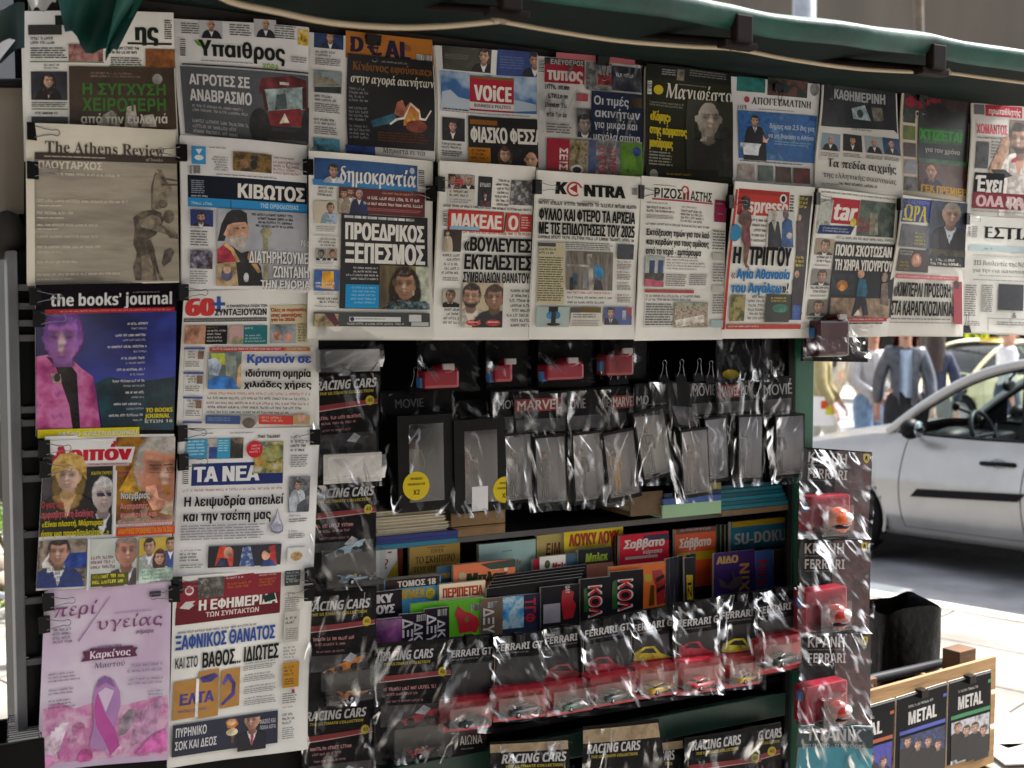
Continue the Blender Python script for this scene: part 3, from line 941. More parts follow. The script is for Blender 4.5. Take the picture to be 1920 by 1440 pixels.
p.part().pic(1024, 260, 1064, 320, ('#a81f38', '#b82a42'), 10).t('ΣΕΙΣ', 1046, 276, 1061, 318, '#e8e0dc', rot=1).pic(1064, 262, 1098, 324, ('#22242c', '#8a7a50', '#b0a890', '#1a1a20'), 50).o(1078, 318, 12, 9, '#d8d8d8').o(1078, 319, 8, 6, '#18181c').pic(1098, 264, 1112, 326, ('#3a4a7a', '#5a70a0'), 40).pic(1112, 264, 1158, 328, ('#4a4a52', '#7a7a80', '#c8c8c8'), 40).t('Η ΣΤΟ', 1118, 272, 1131, 326, '#b02030', rot=1).t('ΛΙΝΟ', 1137, 276, 1150, 326, '#b02030', rot=1).pic(1158, 268, 1200, 330, ('#4a7a2a', '#6a9a3a', '#5a8a34'), 30).o(1190, 285, 8, 9, '#2a4a8a').part().done()

p = NP('black magazine-like weekly with a pensive grey-bearded man and yellow lines', [(1210, 125), (1372, 142), (1370, 347), (1209, 337)], 0.002, paper='#2c2f26', gloss=.4)
p.r(1211, 128, 1372, 152, '#1c1f1c').b(1238, 131, 1264, 143, 3, '#888').b(1290, 135, 1366, 148, 3, '#6a6a66').pic(1266, 131, 1280, 151, ('#2a2a2c', '#8a7a70'), 60).bar(1213, 151, 1221, 176, True)
p.part('masthead').o(1233, 168, 9, 9, '#c8b41e').t('Μανιφέστο', 1246, 161, 1371, 188, '#d4d2c8', 's', heavy=.02).b(1270, 160, 1330, 163, 1, '#777')
p.pic(1288, 188, 1371, 330, ('#26281f', '#2c2f26'), 8, name='photograph').g([(1290, 330), (1292, 312), (1318, 296), (1340, 250), (1358, 236), (1371, 246), (1371, 332)], '#1b1c1a').g([(1304, 300), (1306, 272), (1316, 262), (1324, 275), (1322, 296), (1326, 318), (1312, 322)], '#a8a49c').man(1328, 222, 64, skin='#a29c94', hair='#6a6660', suit='#1b1c1a', shirt='#1b1c1a', bald=True, beard='#8a867e', sh=.3, wide=.86).g([(1308, 215), (1320, 212), (1334, 213), (1346, 215), (1345, 217), (1334, 215), (1320, 214), (1309, 217)], '#2a2824').g([(1306, 270), (1316, 258), (1324, 240), (1327, 242), (1324, 272), (1320, 286)], '#a8a49c').part()
p.h(1216, 192, 1290, 202, 2, '#8a8a7e')
p.part('headline').t('«Κόμης»', 1217, 209, 1258, 226, '#c8b41e', heavy=.07).t('στης κόμματος', 1216, 236, 1289, 252, '#c8b41e', heavy=.07).t('μονόδρομος', 1216, 259, 1262, 276, '#c8b41e', heavy=.07)
p.part().b(1216, 284, 1262, 312, 5, '#8a8a7e').r(1211, 316, 1342, 336, '#23251f').h(1250, 325, 1310, 331, 1, '#a8861e').o(1226, 326, 8, 9, '#a8a49c').done()

p = NP('broadsheet with a man in suit at a lectern before a blue screen', [(1372, 143), (1537, 158), (1531, 352), (1368, 344)], 0.004, paper='#d2d4d8')
p.pic(1382, 145, 1433, 172, ('#0e3a3a', '#1f7a78', '#1a5a58'), 24).pic(1437, 148, 1512, 181, ('#123a30', '#1f2a28', '#6a4038', '#204a40'), 50).o(1526, 168, 9, 12, '#7a7c7e')
p.part('masthead').t('ΑΠΟΓΕΥΜΑΤΙΝΗ', 1408, 186, 1520, 199, '#222228', 's', heavy=.02).o(1400, 186, 5, 6, '#a8344c').b(1420, 206, 1490, 209, 1, '#999').bar(1383, 197, 1400, 204)
p.pic(1382, 212, 1531, 301, ('#16407a', '#2f6ab0', '#2a5a94', '#5a8ac0'), 24, name='photograph').man(1413, 226, 17, suit='#1b2028', tie='#6a7a8a', hair='#2a2018').g([(1385, 267), (1425, 270), (1420, 279), (1418, 292), (1390, 290), (1389, 277), (1384, 274)], '#c4ccd6').g([(1428, 252), (1434, 262), (1440, 258), (1436, 268), (1428, 266)], '#c89a80').part()
p.t('δήμος και 2,5 δις για', 1440, 234, 1527, 243, '#b8c8dc').t('να μη διψάσει η Αθήνα', 1438, 252, 1527, 260, '#b8c8dc').b(1450, 266, 1525, 275, 2, '#7a9ac0').b(1382, 304, 1512, 308, 1, '#777')
for i, c in enumerate((('#6a5048', '#d0ccc8'), ('#3a4a5a', '#6a7a6a'), ('#181414', '#5a3a2a'), ('#1c1414', '#7a2a2a'))): p.pic(1379 + i * 36 + (2 if i else 0), 309 + i * 2, 1410 + i * 37, 338 + i * 2, c, 40)
p.part().done()

p = NP('paper with dark masthead of street people and four small portraits in a row', [(1538, 160), (1683, 175), (1689, 372), (1530, 352)], 0.0, paper='#d4d3cf')
p.pic(1539, 162, 1682, 244, ('#101218', '#1c2028', '#2a2e36'), 24, name='photograph').g([(1598, 202), (1624, 196), (1634, 226), (1600, 222)], '#8aa0a8').g([(1636, 200), (1656, 202), (1658, 226), (1640, 226)], '#6a665c').o(1614, 212, 6, 8, '#2a3038')
p.part('masthead').t('ΚΑΘΗΜΕΡΙΝΗ', 1560, 172, 1662, 190, '#a8acb0', heavy=.03)
p.part().g([(1540, 242), (1546, 237), (1676, 244), (1684, 252), (1686, 300), (1538, 300)], '#d6d5d1')
p.h(1592, 241, 1634, 247, 1, '#555', align=2)
for x, y, c in ((1540, 250, '#7a94a8'), (1579, 252, '#23262a'), (1618, 256, '#9aa8b0'), (1652, 259, '#24406a')):
    p.pic(x, y, x + 34, y + 32, (c, c), 10).man(x + 17, y + 11, 13, bald=x != 1579, suit='#1a1a1e').part().b(x, y + 36, x + 32, y + 44, 3, '#777')
p.part('headline').t('Τα πεδία αιχμής', 1551, 303, 1673, 319, '#2a2a2c', 's', sh=.06, heavy=.025).t('της ελληνικής οικονομίας', 1543, 328, 1673, 339, '#3a3a3c', 's', sh=.06)
p.part().b(1540, 344, 1570, 350, 2, '#999').h(1570, 345, 1640, 353, 1, '#222').done()

p = NP('glossy paper with green headline and a man in black at a stadium', [(1690, 175), (1821, 190), (1813, 378), (1684, 365)], 0.003, paper='#c8bfae', gloss=.4)
p.pic(1693, 180, 1820, 224, ('#1a161a', '#3a2a2c', '#2a2a2e'), 24)
p.part('masthead').t('ΦΩΣ', 1693, 183, 1762, 204, '#8e2436', heavy=.05).t('ΟΡ', 1714, 208, 1732, 219, '#c8c0b8', heavy=.04)
for i, c in enumerate((('#3a4a3a', '#1a1a1a'), ('#4a5a20', '#6a7a2a'), ('#1a2028', '#5a3030'), ('#6a6a78', '#a0a0a8'), ('#3a3a40', '#8a8a8a'))): p.pic(1693, 204 + i * 32, 1716, 230 + i * 32, c, 50)
p.pic(1720, 208, 1816, 312, ('#16241a', '#1c1e1c', '#2a3a2c'), 16).o(1756, 216, 26, 22, '#0e0e10').r(1730, 236, 1786, 300, '#121214').g([(1720, 296), (1816, 304), (1816, 314), (1720, 308)], '#2a5a34').g([(1722, 238), (1806, 244), (1804, 272), (1722, 268)], '#1d4a26')
p.part('headline').t('ΧΤΙΖΕΤΑΙ', 1723, 245, 1804, 264, '#3f9a3e', heavy=.04).t('για τον χρόνο', 1732, 278, 1800, 287, '#b8b8b0')
p.pic(1718, 308, 1814, 362, ('#2a1c20', '#4a2a22', '#6a4a1e'), 20).man(1742, 322, 26, bald=True, suit='#1c2444', shirt=None).part('headline').t('ΓΕΚ ΠΡΕΜΙΕΡ', 1720, 350, 1812, 364, '#c89a20', heavy=.05).part().done()

p = NP('sports paper with a player in red and white stripes, top row far right', [(1821, 193), (1985, 205), (1985, 412), (1810, 404)], 0.001, paper='#cfcdc8')
p.part('masthead').r(1844, 199, 1912, 220, '#b32438').t('πρωταθλητής', 1848, 204, 1908, 216, '#e0d8d4', sh=.2).part().r(1824, 196, 1842, 215, '#6a6a70')
p.pic(1826, 226, 1884, 256, ('#c8c6c2', '#d0cec8'), 5).t('ΧΟΜΑΝΤΟΣ', 1826, 234, 1881, 252, '#b83a48', heavy=.06).part().h(1826, 258, 1878, 263, 1, '#222').pic(1824, 266, 1846, 316, ('#22242a', '#4a4a50', '#2a2a30'), 40).b(1850, 266, 1880, 300, 6, '#888')
p.pic(1884, 228, 1985, 404, ('#8a7a68', '#6a5a4c', '#9a8a78'), 10, name='photograph').g([(1858, 310), (1885, 290), (1925, 280), (1985, 290), (1985, 404), (1870, 404), (1866, 340)], '#d8d2cc').g([(1888, 300), (1906, 290), (1910, 350), (1890, 350)], '#a81f34').g([(1940, 288), (1958, 288), (1960, 352), (1942, 352)], '#a81f34').g([(1846, 318), (1870, 262), (1884, 254), (1886, 270), (1868, 320), (1852, 330)], '#b08a70').g([(1850, 318), (1876, 318), (1892, 330), (1864, 338)], '#18161a').man(1905, 262, 52, skin='#b98e72', hair='#241a16', suit='#d8d2cc', shirt='#b98e72', beard='#3a2a20', sh=.42).part()
p.r(1822, 325, 1876, 362, '#16161a').part('headline').t('Έχει', 1826, 330, 1872, 360, '#e0dedc', heavy=.05).part().r(1820, 364, 1985, 394, '#7a1626').part('headline').t('ΟΛΑ ΤΑ ΟΠΛΑ', 1824, 370, 1990, 390, '#d8b8b8', heavy=.05).part().b(1820, 398, 1980, 402, 1, '#999').done()

# ---- second row
p = NP('beige review cover with bronze statue of struggling nude figures', [(48, 231), (331, 243), (334, 530), (52, 536)], -0.016, name='magazine', cat='magazine', paper='#e4dfd0', gloss=.45, thick=.006)
p.pic(64, 292, 333, 530, ('#8c8478', '#a29a8c', '#b0a898', '#968e80'), 6, name='photograph', stretch=(1, 1, 5))
m1 = photo_mat(('#3a352f', '#5c544a', '#857b6c'), 60, .5, 4)
m2 = photo_mat(('#5c544a', '#8a8070', '#a89c88'), 60, .5, 9)
p.g([(293, 316), (302, 318), (312, 340), (322, 352), (316, 370), (306, 386), (300, 392), (284, 392), (282, 370), (281, 348), (288, 326)], m2)
p.g([(281, 350), (288, 326), (290, 322), (286, 345), (284, 392), (281, 390)], m1)
p.o(304, 382, 9, 8, m1).o(315, 406, 11, 13, m1)
p.g([(247, 407), (262, 396), (286, 392), (300, 398), (306, 412), (300, 424), (290, 440), (270, 452), (262, 470), (254, 474), (247, 458), (250, 430)], m1)
p.g([(258, 412), (284, 402), (298, 408), (302, 418), (282, 430), (262, 425)], m2)
p.g([(262, 414), (290, 421), (316, 424), (330, 436), (331, 444), (312, 440), (286, 432)], m2)
p.g([(254, 470), (264, 452), (280, 448), (288, 470), (287, 500), (292, 526), (250, 526), (246, 500), (252, 484)], m1)
p.g([(262, 480), (276, 476), (284, 500), (282, 526), (262, 526)], m2)
p.g([(280, 478), (288, 476), (294, 506), (304, 526), (296, 526)], m1)
p.g([(300, 494), (306, 470), (318, 464), (325, 472), (318, 490), (304, 500)], m1).g([(300, 420), (326, 440), (332, 438), (332, 448), (316, 446)], m1)
p.g([(300, 332), (332, 337), (332, 340), (302, 336)], m1).g([(300, 344), (332, 345), (332, 348), (302, 348)], m1)
p.part('masthead').t('The Athens Review', 80, 268, 306, 290, '#4a4440', 's', heavy=-0.0).r(64, 290, 333, 303, '#3f3733').b(80, 294, 200, 298, 1, '#b8b0a4').t('of books', 270, 296, 304, 302, '#a8a094', 's')
p.part('headline').t('ΠΛΟΥΤΑΡΧΟΣ', 68, 303, 186, 317, '#e8e2d4', heavy=.02)
p.part().h(100, 325, 242, 333, 1, '#e0dacc').h(68, 374, 236, 382, 1, '#e0dacc', just=True).b(68, 384, 115, 388, 1, '#d8d2c4').h(68, 396, 152, 404, 1, '#e0dacc').b(68, 407, 122, 411, 1, '#d8d2c4').h(68, 419, 222, 426, 1, '#e0dacc').b(68, 428, 110, 432, 1, '#d8d2c4').h(68, 440, 215, 448, 1, '#d4ccbe').h(68, 460, 188, 467, 1, '#e0dacc').h(68, 470, 130, 475, 1, '#d8d2c4').h(68, 488, 152, 495, 1, '#e0dacc').h(68, 511, 222, 518, 1, '#e0dacc', just=True).b(68, 522, 140, 526, 1, '#d8d2c4').r(49, 300, 64, 532, '#e9e3d3').done()

p = NP('newspaper with a bearded bishop in black veil and red cope', [(338, 253), (577, 272), (579, 546), (340, 541)], -0.010, paper='#e2e3e6')
p.part('masthead').r(350, 335, 577, 378, '#191e2e').t('ΚΙΒΩΤΟΣ', 438, 348, 571, 374, '#eceae6', heavy=.04).b(356, 338, 380, 364, 7, '#8a94a8').h(356, 366, 392, 371, 1, '#ccd').r(350, 376, 577, 393, '#2a8fd0').h(356, 379, 406, 387, 1, '#bfe0f4').t('ΤΗΣ ΟΡΘΟΔΟΞΙΑΣ', 484, 383, 560, 391, '#bfe0f4').r(427, 376, 429, 392, '#1a5a8a')
p.part().r(357, 275, 382, 308, '#3a9ad8').g([(364, 280), (376, 280), (370, 290)], '#e8f0f4').o(370, 296, 8, 5, '#e8f0f4').bar(352, 311, 372, 326).h(388, 277, 428, 281, 1, '#666').h(392, 294, 422, 322, 6, '#666', align=2)
p.pic(431, 288, 505, 323, ('#1c1a1e', '#4a3a1c', '#8a6a30', '#2a2420'), 40).o(452, 308, 8, 9, '#8a6a50').o(470, 310, 7, 9, '#23232a').part().h(508, 296, 560, 301, 1, '#8a5a6a').h(508, 304, 566, 330, 4, '#a86a78').b(400, 330, 520, 334, 1, '#999')
p.pic(403, 395, 577, 536, ('#a4a8b2', '#b8bcc6', '#989ca8'), 8, name='photograph')
p.g([(403, 452), (410, 420), (420, 400), (430, 393), (446, 393), (458, 400), (460, 420), (458, 424), (424, 428), (416, 452)], '#15151a').g([(414, 440), (422, 422), (432, 418), (455, 416), (462, 424), (462, 440), (458, 455), (448, 463), (436, 460), (426, 448)], '#b48a72').g([(426, 448), (432, 440), (442, 446), (456, 440), (460, 452), (452, 468), (440, 470), (430, 462)], '#a8a09a').o(440, 428, 4, 1.5, '#4a3028').o(452, 427, 4, 1.5, '#4a3028')
p.g([(403, 470), (416, 456), (432, 462), (448, 474), (462, 470), (470, 480), (486, 500), (490, 536), (403, 536)], '#16161a').g([(403, 468), (418, 455), (432, 466), (440, 488), (430, 494), (403, 490)], '#a8243a').g([(418, 455), (432, 464), (446, 490), (440, 492), (428, 470), (414, 460)], '#c8a070').g([(462, 470), (472, 482), (486, 510), (480, 512), (460, 484)], '#b08a5a').g([(403, 494), (438, 490), (444, 536), (403, 536)], '#a8906a').o(422, 514, 11, 13, '#4a4a6a').o(422, 506, 7, 7, '#c8a888').o(458, 520, 5, 9, '#c0c0c8').r(492, 430, 499, 536, '#9a946a').o(496, 436, 10, 9, '#a09a70').part()
p.h(462, 401, 549, 429, 4, '#22232a', align=1)
p.part('headline').t('Να', 562, 450, 582, 462, '#e8e8ea', shadow='#222').t('ΔΙΑΤΗΡΗΣΟΥΜΕ', 462, 472, 577, 494, '#eceef0', shadow='#1a1a1c', heavy=.03).t('ΖΩΝΤΑΝΗ', 508, 500, 577, 521, '#eceef0', shadow='#1a1a1c', heavy=.03).t('ΤΗΝ ΕΝΟΡΙΑ', 484, 526, 577, 541, '#eceef0', shadow='#1a1a1c', heavy=.03)
p.pic(353, 394, 394, 425, ('#1c2c6a', '#24387c'), 16).man(372, 408, 18, hair='#121216', suit='#141418', beard='#c8c8cc').part().h(353, 426, 378, 430, 1, '#555').b(353, 433, 386, 463, 6, '#777')
p.pic(353, 470, 394, 504, ('#1c1418', '#3a2420', '#6a6a88', '#c0b8b8'), 70).part().b(353, 508, 386, 534, 6, '#999').done()

p = NP('newspaper with two huge white headline lines on black and a smiling brown-haired woman', [(578, 283), (813, 301), (806, 634), (578, 634)], -0.016, seed=5)
p.part('masthead').r(587, 303, 783, 352, photo_mat(('#1a3a72', '#2a5a94', '#224a86'), 14, .5, 2)).t('δημοκρατία', 631, 315, 779, 346, '#f0f0f0', 's', heavy=.03).bar(785, 318, 797, 350, True).r(584, 342, 783, 353, '#3f88c4').t('δημοκρατία', 631, 315, 779, 346, '#f0f0f0', 's', heavy=.03).o(772, 320, 5, 6, '#b8c4d4')
p.bx = (588, 304, 640, 343)
p.man(621, 320, 20, suit='#c8d0dc', hair='#2a2420')
p.part().h(588, 350, 620, 370, 3, '#333', align=2).pic(586, 377, 627, 419, ('#c8bca8', '#d8d0c0'), 10).man(615, 389, 16, suit='#a8c0d8', shirt=None).part().b(590, 424, 625, 436, 3, '#bbb').r(586, 441, 631, 443, '#ccc').r(586, 498, 631, 499, '#ccc').h(590, 446, 626, 463, 3, '#333', align=2).pic(590, 466, 608, 488, ('#8a8a8a', '#a0a0a0'), 20).man(599, 475, 13, skin='#8a8078', hair='#222').pic(610, 466, 628, 488, ('#9a8a7a', '#b0a090'), 20).man(619, 475, 13).part().b(590, 490, 622, 496, 2, '#bbb')
p.pic(587, 506, 632, 545, ('#2a4a8a', '#3a6ab0', '#274684'), 40).g([(602, 508), (622, 508), (624, 542), (600, 540)], '#d89a20').h(590, 528, 628, 541, 2, '#e8e8e8').part().b(588, 548, 628, 554, 2, '#bbb').h(588, 557, 632, 570, 2, '#222', align=2).b(590, 573, 628, 578, 1, '#bbb')
p.pic(630, 356, 797, 402, ('#56191f', '#6a2228'), 8).man(639, 363, 15, suit='#c8b8a0').man(652, 360, 15, suit='#b8a898', beard='#888').man(668, 364, 15, hair='#aaa', suit='#1d3058').part().h(705, 361, 772, 367, 1, '#c89a70', align=2).h(684, 370, 788, 379, 1, '#e8e0d8', just=True).h(676, 381, 792, 389, 1, '#e8e0d8', just=True).b(684, 392, 790, 398, 2, '#b07070')
p.pic(634, 404, 800, 579, ('#15151b', '#191920'), 8).b(640, 407, 792, 415, 1, '#bfbfbf', fill=.6).part('headline').t('ΠΡΟΕΔΡΙΚΟΣ', 640, 420, 793, 451, '#efeeea', heavy=.06).t('ΞΕΠΕΣΜΟΣ', 641, 457, 793, 494, '#efeeea', heavy=.06)
p.part().h(644, 500, 705, 527, 4, '#d0d0d0', align=2, fill=.55).r(644, 533, 706, 577, '#1f96d6').h(650, 537, 700, 572, 5, '#9ad4f4', align=2, fill=.5)
p.pic(707, 498, 800, 580, ('#3a2e24', '#8a7a50', '#bca868'), 14, name='photograph', stretch=(1, 1, .3)).r(776, 500, 800, 572, '#b4bcaa').woman(755, 533, 56, hair='#2c2018', skin='#b98d70', top='#1a2028', bob=.9).g([(716, 580), (720, 568), (742, 562), (770, 566), (790, 564), (800, 570), (800, 580)], photo_mat(('#15202a', '#3a5a66', '#a0b4b8'), 110, .5, 1)).o(770, 549, 2, 5, '#d8d0c0').part()
p.r(587, 586, 799, 612, '#4a4f50').pic(588, 588, 632, 612, ('#c8b890', '#8a7a5a', '#2a2a30'), 60).g([(606, 588), (624, 588), (634, 606), (626, 612)], '#4a1c26').part().r(652, 594, 745, 603, '#e4e6e8').o(657, 598, 4, 4, '#2a3a6a').b(663, 597, 718, 600, 1, '#888').h(648, 605, 750, 611, 1, '#ccc', just=True).r(760, 590, 783, 603, '#d8dcdc').r(764, 604, 796, 611, '#c8cccc').done()

p = NP('newspaper with white word on red, black quoted headlines and two bearded men', [(824, 301), (1007, 312), (991, 634), (808, 634)], -0.020, seed=9)
p.pic(838, 327, 888, 354, ('#4a3a38', '#a09890', '#c0b8b0'), 30).man(846, 336, 16, suit='#6a2a2a').man(876, 336, 17, suit='#1a1a1e', hair='#aaa').r(850, 336, 866, 348, '#b03a3a').part().r(836, 355, 888, 386, '#d4d2ca').h(840, 357, 885, 371, 2, '#333').h(840, 373, 884, 382, 2, '#7a8ab0')
p.pic(894, 331, 921, 387, ('#1a1a24', '#22222e'), 10).t('ΕΥΔΑΠ', 897, 343, 918, 350, '#ddd').man(908, 366, 8).r(898, 376, 918, 386, '#5a2a2e').part().h(924, 336, 955, 388, 7, '#333', align=2, fill=.6).pic(958, 338, 1003, 384, ('#2a2a2e', '#5a5a60', '#c8c8c8'), 70).part().h(828, 387, 1000, 394, 1, '#222', just=True)
p.part('masthead').r(836, 395, 945, 434, '#b5302c').r(839, 398, 942, 431, '#cc3c34').t('ΜΑΚΕΛΕ', 840, 402, 940, 428, '#f0ece8', heavy=.05).r(950, 399, 976, 434, '#cc3c34').t('Ο', 953, 404, 973, 430, '#f0ece8', heavy=.05).r(978, 402, 1000, 434, '#b5302c').b(980, 406, 998, 430, 5, '#e0b0ac').g([(944, 434), (949, 399), (951, 399), (946, 436)], '#222').r(839, 425, 895, 431, '#8ac0e0').bar(827, 396, 834, 424, True)
p.pic(827, 432, 860, 472, ('#2c211e', '#3a2c26'), 20).man(834, 438, 8, skin='#d8c4b0', suit='#c4b4a0', hair='#6a4a2a').part().h(864, 434, 1000, 442, 1, '#b04038', just=True)
p.part('headline').t('«ΒΟΥΛΕΥΤΕΣ', 864, 446, 997, 472, '#1a1a1c', heavy=.05).t('ΕΚΤΕΛΕΣΤΕΣ', 864, 478, 997, 506, '#1a1a1c', heavy=.05).t('ΣΥΜΒΟΛΑΙΩΝ ΘΑΝΑΤΟΥ»', 863, 511, 997, 530, '#1a1a1c', heavy=.02)
p.part().h(824, 476, 857, 517, 5, '#222', align=2, fill=.6).b(826, 520, 856, 528, 2, '#888')
p.pic(862, 530, 940, 614, ('#b8a88c', '#c8b89c', '#a8987c'), 16).man(879, 556, 42, hair='#2a1f1a', suit='#d4d0c4', shirt=None, beard='#2a1e1a', wide=1.0, sh=.8).man(924, 558, 42, hair='#4a4038', suit='#2c3038', shirt=None, skin='#a87e66', sh=.75).o(884, 605, 14, 6, '#c83a34').o(921, 605, 14, 6, '#c83a34').b(874, 603, 894, 606, 1, '#eee').b(911, 603, 931, 606, 1, '#eee').part()
p.pic(826, 543, 856, 575, ('#c8c0b0', '#a89c90'), 20).man(840, 554, 20, skin='#9a7458', hair='#4a3a30').r(826, 569, 857, 576, '#222').part().h(824, 578, 857, 610, 4, '#222', align=2, fill=.6).h(944, 542, 990, 616, 8, '#2a2a2c', align=2, fill=.6).done()

p = NP('newspaper with two condensed black headline lines and a courier picture', [(1010, 318), (1199, 332), (1192, 635), (990, 635)], -0.024, seed=3)
p.part('masthead').t('K', 1040, 340, 1061, 363, '#1a1a1c', heavy=.07, sh=.05).o(1077, 354, 14, 14, '#b83a40', 24).o(1077, 354, 10.5, 10.5, '#ecebe4', 24).g([(1068, 353), (1082, 344), (1082, 362)], '#b02a34').r(1084, 352, 1092, 368, '#ecebe4').t('NTRA', 1092, 348, 1167, 370, '#1a1a1c', heavy=.07, sh=-.03)
p.part().b(1012, 373, 1040, 376, 1, '#888').r(1090, 377, 1120, 381, '#bbb').bar(1182, 353, 1192, 366).h(1011, 380, 1190, 391, 1, '#2a2a2a', just=True)
p.part('headline').t('ΦΥΛΛΟ ΚΑΙ ΦΤΕΡΟ ΤΑ ΑΡΧΕΙΑ', 1011, 394, 1187, 416, '#1a1a1c', heavy=.05).t('ΜΕ ΤΙΣ ΕΠΙΔΟΤΗΣΕΙΣ ΤΟΥ 2025', 1009, 420, 1187, 442, '#1a1a1c', heavy=.05)
p.part().h(1008, 444, 1186, 453, 1, '#2a2a2a', just=True).r(1006, 454, 1052, 570, '#cfc7a8').r(1008, 455, 1039, 462, '#4a5060').h(1009, 465, 1042, 478, 2, '#222').b(1006, 482, 1050, 566, 19, '#6a664c').b(1056, 455, 1145, 470, 4, '#888')
p.pic(1056, 472, 1144, 544, ('#5a544e', '#8a8278', '#6a645c', '#3a3634'), 26, name='photograph', stretch=(2.4, 1, .5)).g([(1094, 476), (1103, 476), (1106, 544), (1096, 544)], '#a09a92').r(1057, 496, 1098, 500, '#9a9a9a').g([(1107, 501), (1112, 496), (1124, 505), (1126, 518), (1118, 524), (1107, 518)], '#2a84b8').r(1066, 512, 1074, 534, '#2a4a5a').r(1084, 512, 1092, 540, '#7a8084').g([(1104, 544), (1108, 524), (1120, 526), (1124, 544)], '#24242a').r(1060, 520, 1066, 544, '#23252a').part()
p.pic(1153, 458, 1186, 486, ('#1a1a20', '#3a4048', '#2a2a30'), 60).part()
for y in (489, 508, 528, 551): p.h(1152, y, 1184, y + 5, 1, '#a05050').b(1152, y + 6, 1182, y + 17, 4, '#777')
p.h(1054, 547, 1142, 553, 1, '#a84a44', just=True).h(1054, 556, 1142, 562, 1, '#222', just=True).h(1054, 565, 1126, 571, 1, '#222', just=True)
p.pic(1001, 575, 1058, 613, ('#9ab0b0', '#b4c4c0'), 10).r(1022, 575, 1038, 586, '#1a1a1e').o(1024, 591, 6, 7, '#2a70a0').o(1036, 591, 6, 7, '#2a70a0').r(1026, 586, 1034, 608, '#22222a').o(1030, 608, 12, 3, '#1a1a1e').part().r(1060, 576, 1120, 612, '#d6d4ca').r(1060, 576, 1078, 586, '#555').r(1078, 576, 1118, 586, '#6a5a30').h(1064, 588, 1118, 597, 2, '#333').b(1062, 600, 1116, 612, 4, '#999')
p.pic(1125, 576, 1182, 609, ('#3a4a86', '#4a5a96'), 12).man(1138, 586, 17, tie='#222', hair='#2a2220').g([(1168, 576), (1182, 576), (1182, 600)], '#8a2a34').r(1162, 582, 1170, 600, '#9a9aa8').part().done()

p = NP('newspaper with three plain headline lines, red strips and a crowd picture at the foot', [(1200, 330), (1370, 344), (1354, 634), (1190, 636)], -0.020, seed=14)
p.part('masthead').t('ΡΙΖΟΣ', 1219, 354, 1273, 372, '#222', heavy=.0).t('ΑΣΤΗΣ', 1290, 360, 1336, 377, '#222').t('Π', 1274, 357, 1287, 375, '#8a1f2c', heavy=.08).o(1280, 356, 7, 7, '#c03a44').o(1279, 357, 4.5, 5, '#ecebe4').r(1217, 376, 1338, 379, '#b4404c')
p.part().b(1220, 348, 1264, 350, 1, '#555').h(1208, 380, 1256, 384, 1, '#555').h(1207, 388, 1260, 401, 2, '#444').b(1207, 404, 1260, 412, 3, '#999').h(1272, 388, 1310, 392, 1, '#a05a5a').h(1270, 395, 1332, 420, 4, '#444').r(1342, 375, 1366, 416, '#8a2048').h(1346, 380, 1362, 384, 1, '#d8a8b8').h(1348, 400, 1360, 402, 1, '#d8a8b8').h(1206, 421, 1332, 427, 1, '#555', just=True)
p.part('headline').t('Εκτόξευση τιμών για τον λαό', 1206, 432, 1330, 444, '#1c1c1e', heavy=.02).t('και κερδών για τους ομίλους', 1206, 449, 1329, 461, '#1c1c1e', heavy=.02).t('από το νερό - εμπόρευμα', 1205, 466, 1313, 478, '#1c1c1e', heavy=.02)
p.pic(1204, 480, 1240, 538, ('#8a9a80', '#a8b0b0', '#c8ccc4'), 30).r(1212, 488, 1222, 512, '#2a3c66').r(1228, 488, 1238, 512, '#2a3c66').r(1204, 512, 1240, 526, '#4a4440').g([(1204, 522), (1240, 528), (1240, 538), (1204, 536)], '#b04a62').part()
p.h(1244, 481, 1326, 508, 5, '#555', fill=.55).b(1244, 514, 1286, 538, 6, '#888').b(1291, 514, 1326, 536, 6, '#888').r(1204, 543, 1300, 549, '#a8504a').h(1206, 553, 1318, 566, 2, '#333').b(1206, 569, 1260, 612, 9, '#666').r(1203, 551, 1204.2, 612, '#bbb').r(1203, 612, 1330, 613, '#bbb')
p.pic(1262, 567, 1325, 614, ('#3a3430', '#8a7e70', '#c8b8a4', '#5a5450'), 160, name='photograph').r(1262, 567, 1325, 574, '#98a088').g([(1264, 600), (1318, 590), (1318, 604), (1266, 614)], '#d8d2c8').part()
p.b(1336, 432, 1362, 470, 7, '#777').r(1336, 474, 1358, 488, '#b8b8b0').b(1336, 494, 1358, 530, 7, '#888').r(1334, 535, 1356, 548, '#c0c0b8').b(1334, 552, 1356, 590, 8, '#888').r(1330, 600, 1352, 614, '#a8c0c4').done()

p = NP('newspaper edged in red with blue words and a tall woman in a brown dress', [(1375, 340), (1529, 351), (1503, 631), (1352, 632)], -0.024, seed=21)
p.g([(1376, 355), (1380, 356), (1358, 618), (1353, 618)], '#c23c36').r(1380, 357, 1478, 405, '#c23c36')
p.part('masthead').t('espresso', 1386, 374, 1474, 400, '#f0e8e4', heavy=.05, sh=.1).r(1382, 359, 1478, 366, '#a83028').o(1467, 373, 7, 9, '#e8e8e8').o(1467, 373, 4, 6, '#222').part().b(1479, 366, 1487, 405, 7, '#444')
p.pic(1489, 367, 1513, 600, ('#1c1a1e', '#2a2226', '#241e22'), 14, stretch=(1, 1, .4)).h(1492, 370, 1514, 392, 3, '#c8b020', align=2).h(1486, 480, 1506, 502, 3, '#c8b020', align=2).o(1498, 408, 4, 6, '#b08a70').g([(1492, 414), (1505, 414), (1508, 470), (1490, 470)], '#3a1c24').o(1492, 514, 5, 7, '#b08a70').g([(1484, 524), (1500, 524), (1504, 590), (1482, 590)], '#241c20').r(1484, 572, 1500, 600, '#2a4a8a').part()
